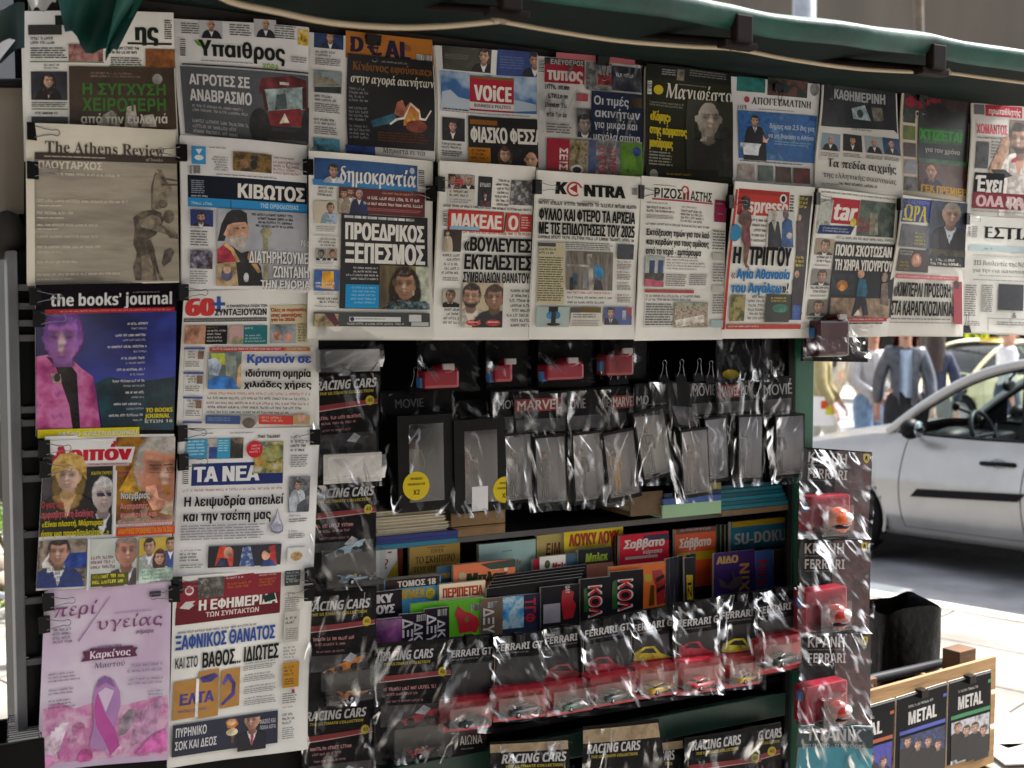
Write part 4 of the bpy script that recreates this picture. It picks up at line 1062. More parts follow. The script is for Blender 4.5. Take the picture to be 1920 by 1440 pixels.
p.h(1402, 411, 1432, 458, 5, '#3a3a3a', align=2, fill=.5).pic(1434, 396, 1486, 464, ('#d8d8d4', '#c8c8c4'), 10, name='photograph').o(1446, 404, 7, 10, '#a8a498').g([(1434, 464), (1436, 420), (1444, 412), (1456, 416), (1462, 464)], '#1c1d22').g([(1442, 414), (1452, 414), (1448, 436)], '#b0b0a8').o(1470, 402, 6, 9, '#6a5a5a').g([(1460, 464), (1462, 418), (1470, 408), (1482, 414), (1484, 464)], '#24508a').o(1476, 442, 6, 6, '#b0a498').part().o(1375, 437, 11, 16, '#3a8ab8')
p.part('headline').t('Η', 1371, 463, 1386, 494, '#1a1a1c', heavy=.06).t('ΤΡΙΓΓΟΥ', 1400, 464, 1477, 498, '#1a1a1c', heavy=.06).t('«', 1368, 506, 1376, 522, '#1a1a1c').t('Αγία Αθανασία', 1378, 505, 1476, 523, '#2a7ec4', heavy=.05).t('του Αιγάλεω', 1368, 531, 1460, 549, '#2a7ec4', heavy=.05).t('»!', 1461, 531, 1474, 549, '#1a1a1c', heavy=.05)
p.part('photograph').bx = None
p.g([(1386, 376), (1392, 368), (1400, 372), (1402, 386), (1396, 394), (1388, 392)], '#1c1416').g([(1382, 402), (1388, 394), (1396, 394), (1402, 398), (1404, 416), (1400, 430), (1402, 460), (1392, 462), (1386, 450), (1388, 424), (1380, 418)], '#5a3a34').g([(1388, 424), (1400, 424), (1403, 462), (1390, 460)], '#7a3a44').g([(1391, 460), (1401, 461), (1396, 495), (1401, 502), (1394, 502), (1390, 490)], '#6a4438')
p.part().pic(1366, 553, 1392, 602, ('#3a4028', '#6a6a3a', '#b0a060', '#8a8a80'), 60).part().h(1394, 554, 1428, 602, 6, '#333', align=2, fill=.6).pic(1430, 552, 1478, 604, ('#1c1e1c', '#2e3028', '#23302a'), 30).h(1440, 557, 1474, 568, 2, '#c8b020').o(1458, 578, 16, 8, '#2a6a54').part().r(1358, 608, 1500, 617, '#b8483e').h(1362, 610, 1420, 615, 1, '#e8d0c8').done()

p = NP('newspaper with a red masthead and white capitals over a walking couple by night', [(1532, 353), (1686, 369), (1658, 628), (1505, 631)], -0.018, seed=33)
p.h(1536, 365, 1680, 370, 1, '#555', just=True)
p.part('masthead').r(1552, 373, 1608, 420, '#b02838').t('tar', 1558, 382, 1602, 413, '#f0e8e4', heavy=.06, sh=.1).pic(1530, 374, 1556, 438, ('#8a9490', '#c0c4bc', '#5a5e5c'), 40).part().g([(1534, 422), (1602, 424), (1594, 440), (1530, 438)], '#23386a').h(1540, 427, 1594, 437, 2, '#b8c4d8')
p.pic(1608, 378, 1676, 444, ('#1c2820', '#2a3830', '#5a6a58', '#1a1e1c'), 24, name='photograph').g([(1630, 398), (1644, 400), (1644, 440), (1628, 440)], '#7a7a68').h(1606, 410, 1640, 437, 3, '#a83a40', fill=.7).o(1598, 417, 6, 8, '#b0a020').part()
for i, y in enumerate((448, 505, 562)): p.pic(1527 - i * 5, y, 1562 - i * 5, y + 30, (('#a89880', '#8a7a68'), ('#9a9a98', '#7a7a78'), ('#6a6a58', '#8a7a6a'))[i], 20).man(1546 - i * 5, y + 12, 20, hair='#4a3a2c', suit='#3a3634').part().h(1525 - i * 5, y + 32, 1558 - i * 5, y + 46, 2, '#2a2a2a', align=2).b(1526 - i * 5, y + 48, 1556 - i * 5, y + 52, 2, '#999')
p.h(1566, 446, 1672, 453, 1, '#666', just=True)
p.pic(1558, 456, 1672, 596, ('#15151a', '#1c1c22'), 10, name='photograph').g([(1558, 558), (1664, 560), (1660, 598), (1556, 596)], '#8a7460').r(1558, 514, 1599, 552, '#1d2a30').o(1578, 535, 10, 10, '#a8642c').o(1578, 540, 5, 6, '#d89a48').o(1612, 514, 6, 8, '#b98c70').g([(1603, 546), (1608, 522), (1620, 524), (1622, 548), (1618, 560), (1602, 558)], '#1d5a74').g([(1602, 556), (1618, 556), (1622, 590), (1612, 592), (1610, 572), (1598, 594), (1592, 592)], '#20202a').g([(1596, 592), (1604, 580), (1612, 592)], '#c0b8ac').o(1654, 520, 6, 9, '#8a7a6a').g([(1648, 532), (1660, 530), (1660, 574), (1644, 570)], '#6a5c52').part()
p.part('headline').t('ΠΟΙΟΙ ΣΚΟΤΩΣΑΝ', 1564, 461, 1668, 481, '#ebe8e2', heavy=.05).t('ΤΗ ΧΗΡΑ ΥΠΟΥΡΓΟΥ', 1563, 488, 1668, 508, '#ebe8e2', heavy=.05)
p.part().r(1554, 596, 1656, 603, '#b83a40').h(1558, 597, 1650, 602, 1, '#e8d0cc').b(1554, 605, 1654, 610, 1, '#444').done()

p = NP('newspaper with yellow letters on blue masthead and two black quoted lines below', [(1689, 366), (1814, 379), (1796, 629), (1655, 628)], -0.024, seed=41, paper='#e2e0d8', curl=.012)
p.part('masthead').g([(1690, 372), (1768, 376), (1764, 418), (1684, 416)], '#3c4a94').t('ΩΡΑ', 1688, 385, 1740, 415, '#d0c42e', 's', heavy=.05).t('ΕΛΕΥΘΕΡΗ', 1698, 376, 1744, 383, '#7a86c0').bar(1744, 411, 1758, 420)
p.pic(1742, 378, 1812, 500, ('#16181e', '#2a3c58', '#1c1e26'), 14, name='photograph').man(1784, 402, 40, skin='#a88470', hair='#8a867e', suit='#191a1e', shirt='#b8c4cc', sh=.7).o(1764, 456, 7, 10, '#a88470').o(1786, 444, 5, 5, '#8a2028').r(1742, 468, 1810, 480, '#3a3420').h(1744, 485, 1806, 500, 2, '#c8c4bc').part()
p.pic(1683, 422, 1742, 464, ('#3a3c44', '#5a5c60', '#2c2e34'), 24).h(1712, 436, 1740, 462, 4, '#a8a020', fill=.6).pic(1680, 468, 1740, 510, ('#1e1c22', '#3a2e2a'), 20).h(1682, 470, 1716, 480, 2, '#bbb').o(1716, 488, 10, 13, '#a86a58').o(1716, 488, 6, 9, '#c89a80').h(1682, 490, 1704, 508, 3, '#8a7a20').part()
p.r(1677, 516, 1794, 524, '#c06a72').h(1680, 518, 1788, 523, 1, '#e8c8c8', just=True)
p.part('headline').t('«ΚΙΜΠΕΡΛΙ ΠΡΟΣΟΧΗ', 1674, 531, 1776, 557, '#2a2a2c', heavy=.04).t('ΣΤΑ ΚΑΡΑΓΚΙΟΖΙΛΙΚΙΑ»', 1669, 565, 1780, 592, '#2a2a2c', heavy=.04)
p.pic(1779, 528, 1796, 608, ('#a02838', '#8a2030'), 10).o(1788, 534, 5, 8, '#2a1a1a').part().b(1668, 597, 1778, 602, 1, '#888').b(1667, 604, 1778, 608, 1, '#999').done()

p = NP('sober broadsheet with serif title and one dark square picture at the far right', [(1816, 403), (1990, 413), (1976, 628), (1793, 622)], -0.014, seed=52, paper='#e0e0da')
p.part('masthead').t('ΕΣΤΙΑ', 1846, 426, 1942, 448, '#1a1a1c', 's', heavy=.05).part().b(1824, 424, 1836, 446, 7, '#888').bar(1817, 425, 1821, 444, True)
p.r(1818, 462, 1980, 472, '#b4c8cc').h(1844, 464, 1870, 470, 1, '#6a8a94').h(1824, 480, 1970, 483, 1, '#aaa').t('113 Βουλευτές της ΝΔ στηρ', 1826, 490, 1942, 499, '#3a3a3c', 's').t('για την «να ικανοποιηθεί το', 1824, 504, 1940, 512, '#4a4a4c', 's').b(1834, 518, 1960, 521, 1, '#aaa').b(1824, 526, 1960, 529, 1, '#999')
for x in (1808, 1836): p.b(x, 534, x + 20, 594 - (x > 1820) * 8, 14, '#888')
p.pic(1866, 533, 1911, 582, ('#15161c', '#1c1d26', '#26283a'), 30).part().t('&', 1888, 586, 1896, 596, '#333', 's').b(1808, 602, 1830, 612, 3, '#999').r(1843, 598, 1970, 599, '#888').r(1843, 598, 1844, 620, '#888').b(1860, 604, 1930, 612, 2, '#888').done()

# ---- left column
p = NP('dark blue glossy magazine with a smiling violet-lit man in pink jacket', [(66, 534), (332, 529), (326, 812), (68, 820)], -0.020, name='magazine', cat='magazine', paper='#14131a', gloss=.25, rough=.25, seed=61, thick=.006)
p.pic(68, 585, 328, 806, ('#15183c', '#1d2458', '#2a3484', '#3a48a8'), 5, name='photograph', stretch=(1, 1, 1.6)).g([(190, 806), (176, 720), (200, 706), (250, 716), (327, 706), (326, 806)], photo_mat(('#0e1a24', '#14303c', '#1c4a5a'), 20, .3, 8))
skin = photo_mat(('#7a2a78', '#b85a9a', '#a878d0', '#b890e0'), 16, .3, 3)
jac = photo_mat(('#8a2a6a', '#b84a88', '#d07ab0', '#9a3a8a'), 22, .3, 6)
p.g([(68, 806), (68, 668), (92, 664), (128, 668), (150, 690), (172, 706), (178, 740), (186, 806)], jac).g([(86, 668), (104, 690), (128, 760), (134, 806), (148, 806), (142, 700), (128, 680)], '#151214')._clip(68, 585, 328, 688).man(116, 634, 96, skin='#a868c0', hair='#6a3a9a', suit='#9a3a80', shirt='#151214', wide=.86, sh=.42, turn=-.4).g([(94, 700), (112, 702), (114, 716), (98, 718)], '#8a8a7c').o(106, 708, 6, 8, '#201c1c').part()
p.part('masthead').t('the books’ journal', 91, 550, 322, 572, '#e4e2e4', heavy=.02).r(83, 578, 327, 586, '#b0202e').h(110, 580, 320, 585, 1, '#e08a8a', just=True).h(246, 546, 312, 550, 1, '#888')
p.part()
for i in range(9): p.h(222 - (i % 3) * 14, 604 + i * 21.5, 274 - i * 1.2, 611 + i * 21.5, 1, '#d8d8e0', align=1).h(240 - (i % 2) * 16, 613.5 + i * 21.5, 274 - i * 1.2, 619 + i * 21.5, 1, '#b0b0c0', align=1)
p.t('ΤΟ BOOKS', 270, 764, 322, 772, '#d0c424', heavy=.06).t('JOURNAL', 269, 775, 317, 783, '#d0c424', heavy=.06).t('ΕΤΩΝ 16', 267, 786, 322, 792, '#c8c8c8').r(70, 803, 258, 819, '#d8cc14').t('ΛΑΣΛΟ ΚΡΑΣΝΑΧΟΡΚΑΙ', 104, 808, 254, 817, '#dcdcdc', shadow='#7a7a4a', sh=.1).done()

p = NP('gossip magazine with a blonde woman, an older man in glasses and red title', [(84, 818), (327, 814), (320, 1090), (68, 1108)], -0.026, name='magazine', cat='magazine', paper='#e6e6e8', gloss=.25, rough=.3, seed=66, thick=.005)
p.pic(78, 842, 208, 1004, ('#15141a', '#24222a', '#3a3a3c'), 12, name='photograph')
hairm = photo_mat(('#7a5a20', '#c8a048', '#e0c888'), 60, .3, 5)
p.woman(126, 892, 58, hair='#c8a048', skin='#d8b4a4', top='#121116', bob=.55).man(190, 930, 60, skin='#c8b8b8', hair='#d8d8da', suit='#1a1e2c', wide=.8).r(174, 924, 206, 931, '#2a2a3c').part()
p.pic(214, 820, 327, 980, ('#2a1c14', '#6a4018', '#b07a24', '#3a2818'), 14, name='photograph').g([(220, 920), (232, 900), (250, 868), (258, 866), (262, 920), (250, 930)], '#c89a30').o(262, 858, 7, 24, '#a87a28').man(304, 882, 122, skin='#d0886a', hair='#c0bab4', suit='#b0a48c', shirt='#a88a70', turn=.3).g([(278, 871), (302, 871), (302, 873), (278, 873)], '#3a2c28').g([(306, 871), (327, 869), (327, 871), (306, 873)], '#3a2c28').g([(278, 885), (300, 886), (300, 887), (278, 886)], '#6a4a40').g([(308, 886), (327, 884), (327, 885), (308, 887)], '#6a4a40').g([(270, 912), (290, 908), (296, 932), (322, 942), (326, 950), (284, 956), (272, 936)], '#d89a80').g([(296, 960), (320, 938), (327, 935), (327, 966)], '#b0a48c').part()
p.part('masthead').g([(92, 826), (214, 822), (210, 838), (252, 838), (244, 868), (160, 872), (92, 850)], '#e6e6e8').t('Λοιπόν', 96, 836, 242, 864, '#c01c34', heavy=.06).g([(213, 840), (210, 828), (217, 828)], '#c01c34').r(160, 868, 240, 874, '#c8b0b4').h(164, 869, 236, 873, 1, '#7a2030', just=True).g([(92, 894), (98, 866), (110, 852), (132, 848), (152, 856), (160, 872), (160, 900), (148, 884), (128, 876), (108, 888)], hairm)
p.part('headline').t('Ο γιος της', 77, 940, 118, 952, '#b03a48').t('αμφισβητεί τη διαθήκη', 77, 957, 172, 970, '#c05a64').r(76, 975, 190, 988, '#3a3510').t('«Είναι πλαστή, Μάρτυρας', 78, 976, 190, 986, '#c8c024', heavy=.03).t('ήταν μια παραδουλεύτρα...»', 76, 993, 200, 1004, '#c8c024', heavy=.03).t('ΚΑΙΤΗ ΓΚΡΕΥ', 168, 884, 207, 890, '#c8b820').t('Νοέμβριος', 222, 922, 278, 934, '#d8d8d8', shadow='#333').t('Ανατροπές,', 221, 942, 276, 953, '#dc8a8a').t('ευκαιρίες και', 221, 958, 290, 968, '#dc8a8a').t('Εσωτερική Αναγέννηση', 217, 972, 326, 983, '#dca0a0')
p.part().r(214, 986, 327, 1002, '#c83a20').t('ΑΝΑΛΥΤΙΚΕΣ ΠΡΟΒΛΕΨΕΙΣ ΓΙΑ ΟΛΑ ΤΑ ΖΩΔΙΑ', 217, 988, 325, 998, '#e0a030').h(220, 880, 244, 895, 2, '#c86a6a')
p.pic(70, 1012, 158, 1100, ('#6a5448', '#a89888', '#4a4038', '#d8d4cc'), 20, name='photograph').man(107, 1034, 46, skin='#c89884', hair='#3a2a22', suit='#24408a').g([(78, 1056), (92, 1036), (88, 1052), (100, 1066), (92, 1074), (80, 1072)], '#e0dcd8').g([(118, 1052), (128, 1036), (158, 1034), (158, 1062), (120, 1066)], '#24408a').h(76, 1062, 156, 1096, 4, '#555', align=1).part()
p.pic(163, 1008, 252, 1096, ('#c0c8c4', '#d4dad4', '#a8b4a8'), 8, name='photograph').man(232, 1032, 56, skin='#c88a78', hair='#8a7a70', suit='#4a4450', wide=.85, sh=.6).h(166, 1040, 220, 1066, 3, '#8a4a6a').r(165, 1072, 236, 1096, '#4a4a14').h(168, 1074, 232, 1094, 2, '#c8c030').part()
p.pic(256, 1006, 324, 1088, ('#a89020', '#c8ac30', '#b89a2a'), 10, name='photograph').man(276, 1022, 26, hair='#241a14', suit='#c0c8c8').man(318, 1018, 22, hair='#1a1412', suit='#2a4a9a').woman(296, 1044, 26, hair='#4a1c1a', top='#a0b8c0').r(256, 1064, 324, 1088, '#a8c4b4').h(262, 1066, 318, 1086, 3, '#5a7a6a').part().r(159, 1010, 163, 1104, '#e6e6e8').r(210, 882, 214, 1004, '#e6e6e8').done()

p = NP('pink health magazine with a looped ribbon and white flowers', [(90, 1106), (319, 1088), (312, 1412), (76, 1440)], -0.030, name='magazine', cat='magazine', paper='#d3b9d6', gloss=.3, rough=.35, seed=71, thick=.005)
p.pic(77, 1100, 318, 1436, ('#d8c8de', '#cbb2d2', '#dcd0e2', '#c8a8cc'), 4)
p.g([(77, 1436), (77, 1330), (110, 1318), (140, 1330), (180, 1316), (200, 1330), (240, 1320), (314, 1300), (312, 1412)], photo_mat(('#d898c0', '#c870ac', '#e0b8d4', '#d080b8'), 20, .3, 5))
p.g([(220, 1382), (222, 1350), (240, 1330), (258, 1330), (250, 1352), (234, 1376)], '#8a7a8a')
for i in range(6): p.g([(240 + i * 8, 1400 - i * 4), (252 + i * 9, 1336 - i * 6), (258 + i * 9, 1334 - i * 6), (248 + i * 8, 1398 - i * 4)], '#b88ab0')
for i in range(5): p.g([(84 + i * 6, 1424 - i * 3), (78 + i * 8, 1388 - i * 8), (92 + i * 9, 1384 - i * 7), (94 + i * 4, 1420 - i * 3)], '#e4c8dc')
for x, y, rr, c in ((146, 1368, 12, '#cc78b0'), (158, 1420, 14, '#c04a98'), (120, 1416, 12, '#d070b0'), (212, 1404, 14, '#dca8cc'), (296, 1400, 9, '#c050a0'), (90, 1428, 12, '#d888bc'), (136, 1388, 8, '#d890c0'), (308, 1326, 8, '#c880b0')): p.o(x, y, rr, rr, c)
p.g([(250, 1412), (282, 1376), (308, 1362), (311, 1404)], '#cc60ac')
p.part('ribbon_emblem').g([(174, 1360), (172, 1310), (178, 1284), (196, 1270), (212, 1276), (222, 1296), (224, 1320), (214, 1360), (194, 1410), (168, 1404), (166, 1398)], photo_mat(('#a878b8', '#b484c0', '#b868b0'), 12, .25, 3)).g([(182, 1300), (196, 1290), (212, 1296), (196, 1336)], '#dcc8e2').g([(194, 1336), (180, 1300), (174, 1330), (178, 1362), (196, 1396), (204, 1418), (222, 1398), (214, 1370)], photo_mat(('#b864b0', '#c048a4', '#b83c9c'), 12, .25, 7)).g([(180, 1292), (196, 1280), (214, 1290), (206, 1272), (194, 1268), (182, 1276)], '#8a64a0')
p.part('masthead').t('περί', 96, 1128, 176, 1154, '#84407a', sh=.1, f='s').t('υγείας', 176, 1152, 302, 1176, '#84407a', sh=.05, f='s').g([(144, 1202), (203, 1117), (204, 1118), (146, 1203)], '#9a7aa8').t('σήμερα', 252, 1180, 286, 1187, '#6a4a7a', sh=.2).b(212, 1146, 286, 1149, 1, '#a890b0')
p.part('headline').g([(149, 1241), (156, 1232), (152, 1222), (166, 1220), (166, 1216), (248, 1211), (248, 1214), (257, 1214), (252, 1222), (256, 1230), (244, 1232), (172, 1238)], '#5e2450').t('Καρκίνος', 164, 1218, 242, 1232, '#eee4ee', heavy=.03, f='s').t('Μαστού', 174, 1241, 232, 1251, '#4a3a5a', f='s').t('ΑΦΙΕΡΩΜΑ', 180, 1210, 226, 1215, '#6a5a7a', 'r')
p.part().h(98, 1176, 142, 1207, 4, '#6a5a78').h(90, 1259, 152, 1279, 3, '#6a5a7c', fill=.5).h(90, 1290, 136, 1304, 2, '#6a5a7c', fill=.5).h(90, 1310, 140, 1330, 3, '#4a3a66', fill=.5).h(232, 1244, 304, 1264, 2, '#8a7a9a', align=1, fill=.45).h(230, 1270, 304, 1286, 2, '#8a7a9a', align=1, fill=.45).h(266, 1292, 304, 1310, 3, '#8a7a9a', align=1, fill=.5).r(278, 1108, 300, 1118, '#3a2a44').done()

# ---- second column
p = NP('pensioners newspaper with a big red number and blue headline', [(344, 546), (601, 540), (596, 806), (330, 800)], -0.006, seed=77, paper='#e8e8e6')
p.part('masthead').t('60', 345, 560, 396, 592, '#d03a3a', heavy=.09).g([(395, 567), (403, 567), (403, 556), (410, 556), (410, 567), (418, 567), (418, 573), (410, 573), (410, 585), (403, 585), (403, 573), (395, 573)], '#3458a8').t('Η ΕΦΗΜΕΡΙΔΑ ΟΛΩΝ ΤΩΝ', 420, 571, 498, 576, '#222').t('ΣΥΝΤΑΞΙΟΥΧΩΝ', 398, 579, 497, 591, '#222', heavy=.02).r(343, 596, 497, 603, '#5a5a5a').h(346, 598, 494, 602, 1, '#aaa', just=True)
p.part().r(504, 572, 581, 644, '#d8ceaa').part('headline').t('Όλες οι παρουσίες', 505, 577, 576, 584, '#b04438', heavy=.05).t('στις συντάξεις', 505, 587, 566, 594, '#b04438', heavy=.05).t('για το 2026', 505, 596, 552, 602, '#b04438', heavy=.05).pic(504, 608, 554, 643, ('#8a9096', '#a8b0b8', '#3a4450'), 20).o(516, 630, 8, 8, '#c88870').o(538, 632, 9, 7, '#c88870').part().h(558, 606, 578, 642, 7, '#6a6450')
p.pic(344, 610, 381, 645, ('#5a3a2e', '#b07a60', '#d0a890'), 40).part().r(381, 610, 421, 645, '#1d1c1e').h(384, 612, 404, 617, 1, '#7a6a2a').h(384, 618, 418, 643, 4, '#c0c0c0', fill=.55).pic(424, 610, 451, 645, ('#4a7a50', '#c8a090', '#b898c0'), 40).part().r(451, 610, 497, 645, '#1f7078').h(454, 613, 474, 619, 1, '#c8e0e0').h(454, 627, 494, 643, 3, '#b8d8d8', fill=.55)
for i in range(4):
    y = 651 + i * 46
    p.r(343 - i, y, 380 - i * 2, y + 4, '#4a5a9a').r(343 - i, y + 5, 344 - i, min(y + 40, 794), '#bbb').r(379 - i * 2, y + 5, 380 - i * 2, min(y + 40, 794), '#bbb')
    if i < 3: p.pic(368 - i * 2, y + 7, 378 - i * 2, y + 22, ('#3a2c26', '#8a6a58'), 40).part().h(346, y + 6, 364, y + 22, 3, '#444', align=1).b(345, y + 26, 372, y + 38, 3, '#999')
p.r(388, 651, 530, 658, '#b8382e').h(392, 652, 524, 657, 1, '#f0dcd8', just=True).r(530, 651, 581, 658, '#b8742a').h(534, 652, 578, 657, 1, '#e8d0b0')
p.pic(386, 660, 446, 729, ('#4a5a50', '#6a7a78', '#8a9490'), 16, name='photograph').g([(390, 662), (416, 662), (418, 684), (392, 680)], '#a8b038').g([(386, 674), (400, 670), (410, 684), (404, 704), (388, 702)], '#a8b8d0').g([(386, 712), (402, 704), (430, 708), (440, 722), (440, 729), (386, 729)], '#1f6ab8').g([(416, 662), (436, 662), (438, 706), (418, 704)], '#76807c').g([(440, 690), (446, 680), (446, 729), (438, 722)], '#c8a078').part()
p.part('headline').t('Κρατούν σε', 455, 664, 581, 680, '#2f52a6', heavy=.05).t('ιδιότυπη ομηρία', 453, 692, 580, 706, '#1c1c1e', heavy=.04).t('χιλιάδες χήρες', 451, 714, 580, 726, '#1c1c1e', heavy=.04)
p.part().h(386, 735, 578, 742, 1, '#c07a60', just=True).h(383, 744, 576, 751, 1, '#2a2a2a', just=True).h(382, 753, 576, 760, 1, '#8a4a40', just=True).h(384, 761, 562, 768, 1, '#2a2a2a', just=True).h(382, 770, 538, 776, 1, '#2a2a2a', just=True)
p.r(380, 778, 444, 794, '#41588a').b(384, 782, 430, 790, 2, '#7a8ab0').pic(446, 778, 474, 795, ('#8a8a88', '#a8a8a4'), 10).o(460, 792, 12, 10, '#5a504a').part().r(479, 778, 544, 795, '#d0453c').h(484, 780, 534, 792, 2, '#f0b8a8').pic(544, 777, 576, 795, ('#a89060', '#c0a878'), 10).o(561, 783, 8, 9, '#c09080').part().done()

p = NP('newspaper with blue masthead box and a printed water drop', [(337, 806), (597, 800), (586, 1066), (325, 1082)], -0.012, seed=81, paper='#e9eaec')
p.part('masthead').r(358, 867, 526, 908, '#1f3070').t('ΤΑ ΝΕΑ', 361, 874, 479, 902, '#eef0f2', heavy=.06).bar(343, 876, 352, 908, True)
p.part().b(375, 812, 400, 815, 1, '#999').b(428, 811, 472, 814, 1, '#999').h(479, 815, 523, 824, 1, '#5a4a1c', just=True).r(348, 823, 386, 861, '#3f9ac8').b(350, 826, 382, 856, 5, '#9ad0ea').pic(386, 822, 404, 860, ('#8a8a90', '#c0b8b0', '#1d3c70'), 30).r(389, 838, 404, 860, '#1d3c80').part().r(404, 822, 428, 860, '#3aa0cc').b(406, 825, 426, 848, 5, '#9ad4ea').pic(428, 821, 452, 859, ('#1a1818', '#3a3430', '#9a8a70'), 40).part()
p.pic(472, 828, 526, 886, ('#8a9aa0', '#4a5a48', '#b8a850', '#c8ccd0'), 50).o(483, 862, 11, 11, '#b08a40').o(504, 850, 20, 14, photo_mat(('#4a6a38', '#a0a048', '#b8b0a0'), 70, .4, 2)).part('price_badge').o(473, 842, 15, 16, '#d02030').h(462, 833, 484, 850, 3, '#f0c0c0', align=2).part()
p.h(540, 817, 562, 822, 1, '#3a4a8a').h(540, 824, 576, 848, 3, '#222').b(540, 852, 574, 876, 6, '#999')
p.pic(536, 892, 577, 958, ('#5a5a5c', '#8a8e94', '#3a4048', '#c0c4cc'), 30, name='photograph').man(553, 908, 14, suit='#c0c8d4', sh=.8).g([(536, 932), (552, 916), (560, 956), (537, 957)], '#a8b0bc').g([(552, 944), (566, 934), (575, 946), (574, 958), (550, 958)], '#363e48').part()
p.h(535, 963, 566, 967, 1, '#3a4a8a').b(535, 970, 572, 978, 2, '#777').h(534, 992, 556, 996, 1, '#333').b(534, 998, 568, 1008, 3, '#777').h(341, 914, 524, 921, 1, '#b88880', just=True)
p.part('headline').t('Η λειψυδρία απειλεί', 342, 928, 524, 946, '#1a1a1c', heavy=.02).t('και την τσέπη μας', 341, 956, 500, 974, '#1a1a1c', heavy=.02)
p.part().b(338, 982, 490, 1012, 6, '#9a9ca4', fill=.45)
p.part('photograph').g([(513, 950), (517, 968), (524, 984), (523, 994), (516, 998), (508, 998), (500, 994), (498, 984), (508, 968)], '#7a7c90').g([(513, 954), (516, 969), (522, 984), (520, 992), (512, 994), (504, 992), (501, 984), (510, 968)], '#c4c6d4').g([(502, 980), (521, 980), (519, 990), (508, 994), (503, 988)], '#9496b0').part()
p.h(338, 1030, 376, 1034, 1, '#6a6a8a').h(336, 1036, 374, 1054, 3, '#222').b(336, 1058, 378, 1066, 2, '#999')
p.pic(386, 1020, 520, 1060, ('#121420', '#1a1e30'), 12, name='photograph').g([(398, 1060), (406, 1024), (418, 1022), (420, 1042), (410, 1060)], '#c83a20').g([(420, 1040), (424, 1030), (432, 1028), (430, 1060), (420, 1060)], '#b8342a').o(422, 1034, 8, 11, '#c09078').g([(400, 1060), (408, 1044), (420, 1046), (424, 1060)], '#1a2244').g([(448, 1024), (462, 1022), (470, 1060), (442, 1060)], photo_mat(('#2a4a8a', '#3a5a9a', '#c0c8d8'), 110, .5, 2)).g([(496, 1022), (508, 1018), (512, 1056), (500, 1054)], '#b82a28').o(491, 1038, 8, 10, '#b88a70').g([(486, 1028), (494, 1024), (500, 1030), (498, 1036)], '#1a1618').g([(480, 1060), (486, 1048), (502, 1046), (512, 1058)], '#1f3a80').part()
p.pic(532, 1024, 570, 1050, ('#d0d2d4', '#e0e2e2'), 10).o(550, 1040, 12, 9, photo_mat(('#5a4020', '#b08a50', '#e0d8c8'), 80, .4, 4)).part().done()

p = NP('newspaper with dark red masthead, blue death headline and torn ochre pictures', [(325, 1082), (589, 1062), (571, 1398), (313, 1438)], -0.018, seed=88, paper='#eaeae6', curl=.01)
p.part('masthead').g([(327, 1172), (334, 1092), (526, 1066), (524, 1150)], '#8a2434').g([(327, 1172), (329, 1140), (524, 1110), (524, 1150)], '#6a1826').t('Η ΕΦΗΜΕΡΙΔΑ', 368, 1119, 518, 1138, '#f0eeea', heavy=.04).t('ΤΩΝ ΣΥΝΤΑΚΤΩΝ', 382, 1143, 483, 1152, '#ecd8d4').g([(335, 1140), (346, 1128), (364, 1126), (358, 1132), (362, 1134), (352, 1142)], '#d8d4d0').o(353, 1107, 8, 9, '#e8e4e0').o(353, 1107, 6, 5, '#b05060').h(420, 1080, 462, 1086, 1, '#e0c0c0').h(422, 1090, 470, 1104, 2, '#c86a3a').h(482, 1076, 518, 1080, 1, '#e0c0c0').h(482, 1084, 516, 1100, 3, '#c8723a').g([(490, 1118), (512, 1112), (516, 1124), (494, 1130)], '#1d3a34')
p.pic(368, 1082, 416, 1120, ('#8a8a84', '#5a5450', '#3a3430', '#b0a8a0'), 40).part().h(331, 1176, 478, 1182, 1, '#555', just=True)
p.part('headline').t('ΞΑΦΝΙΚΟΣ ΘΑΝΑΤΟΣ', 326, 1182, 514, 1208, '#2c4ea2', heavy=.03).t('ΚΑΙ ΣΤΟ', 325, 1230, 367, 1250, '#3a3a3c').t('ΒΑΘΟΣ... ΙΔΙΩΤΕΣ', 374, 1215, 521, 1243, '#1a1a1c', heavy=.03)
oc = photo_mat(('#a8742c', '#b8853a', '#a06c28'), 10, .4, 2)
p.part('photograph').g([(324, 1276), (364, 1270), (362, 1342), (321, 1349)], oc).part('photograph').g([(369, 1257), (407, 1252), (404, 1340), (366, 1346)], oc).part('photograph').g([(411, 1256), (447, 1251), (444, 1322), (408, 1328)], oc)
p.t('ΕΛΤΑ', 332, 1296, 395, 1317, '#3a3082', heavy=.04).r(362.5, 1270, 368, 1345, '#eaeae6').t('Hellenic Post', 330, 1326, 384, 1332, '#8a6a7a').g([(370, 1268), (398, 1260), (406, 1266), (392, 1276), (376, 1278)], '#3c3286').g([(412, 1280), (422, 1262), (428, 1264), (438, 1280), (436, 1302), (412, 1322), (410, 1318), (430, 1298), (431, 1282), (424, 1272), (416, 1284)], '#3c3286').part()
for i, y in enumerate((1240, 1261, 1283, 1304)): p.h(455, y, 518, y + 4, 1, '#555').b(453, y + 6, 516, y + 16, 3, '#999')
p.pic(321, 1344, 516, 1404, ('#14182e', '#1c2440', '#161c34'), 8, name='photograph').g([(418, 1352), (426, 1346), (438, 1346), (442, 1356), (434, 1364), (422, 1364)], '#b86a28').o(430, 1371, 11, 7, '#d8c8a0').o(429, 1353, 9, 6, '#e0b080').g([(428, 1378), (434, 1378), (432, 1392), (428, 1390)], '#6a4a30').man(467, 1349, 34, skin='#c08a74', hair='#c8b480', suit='#15182a', tie='#a83040', sh=.6).part()
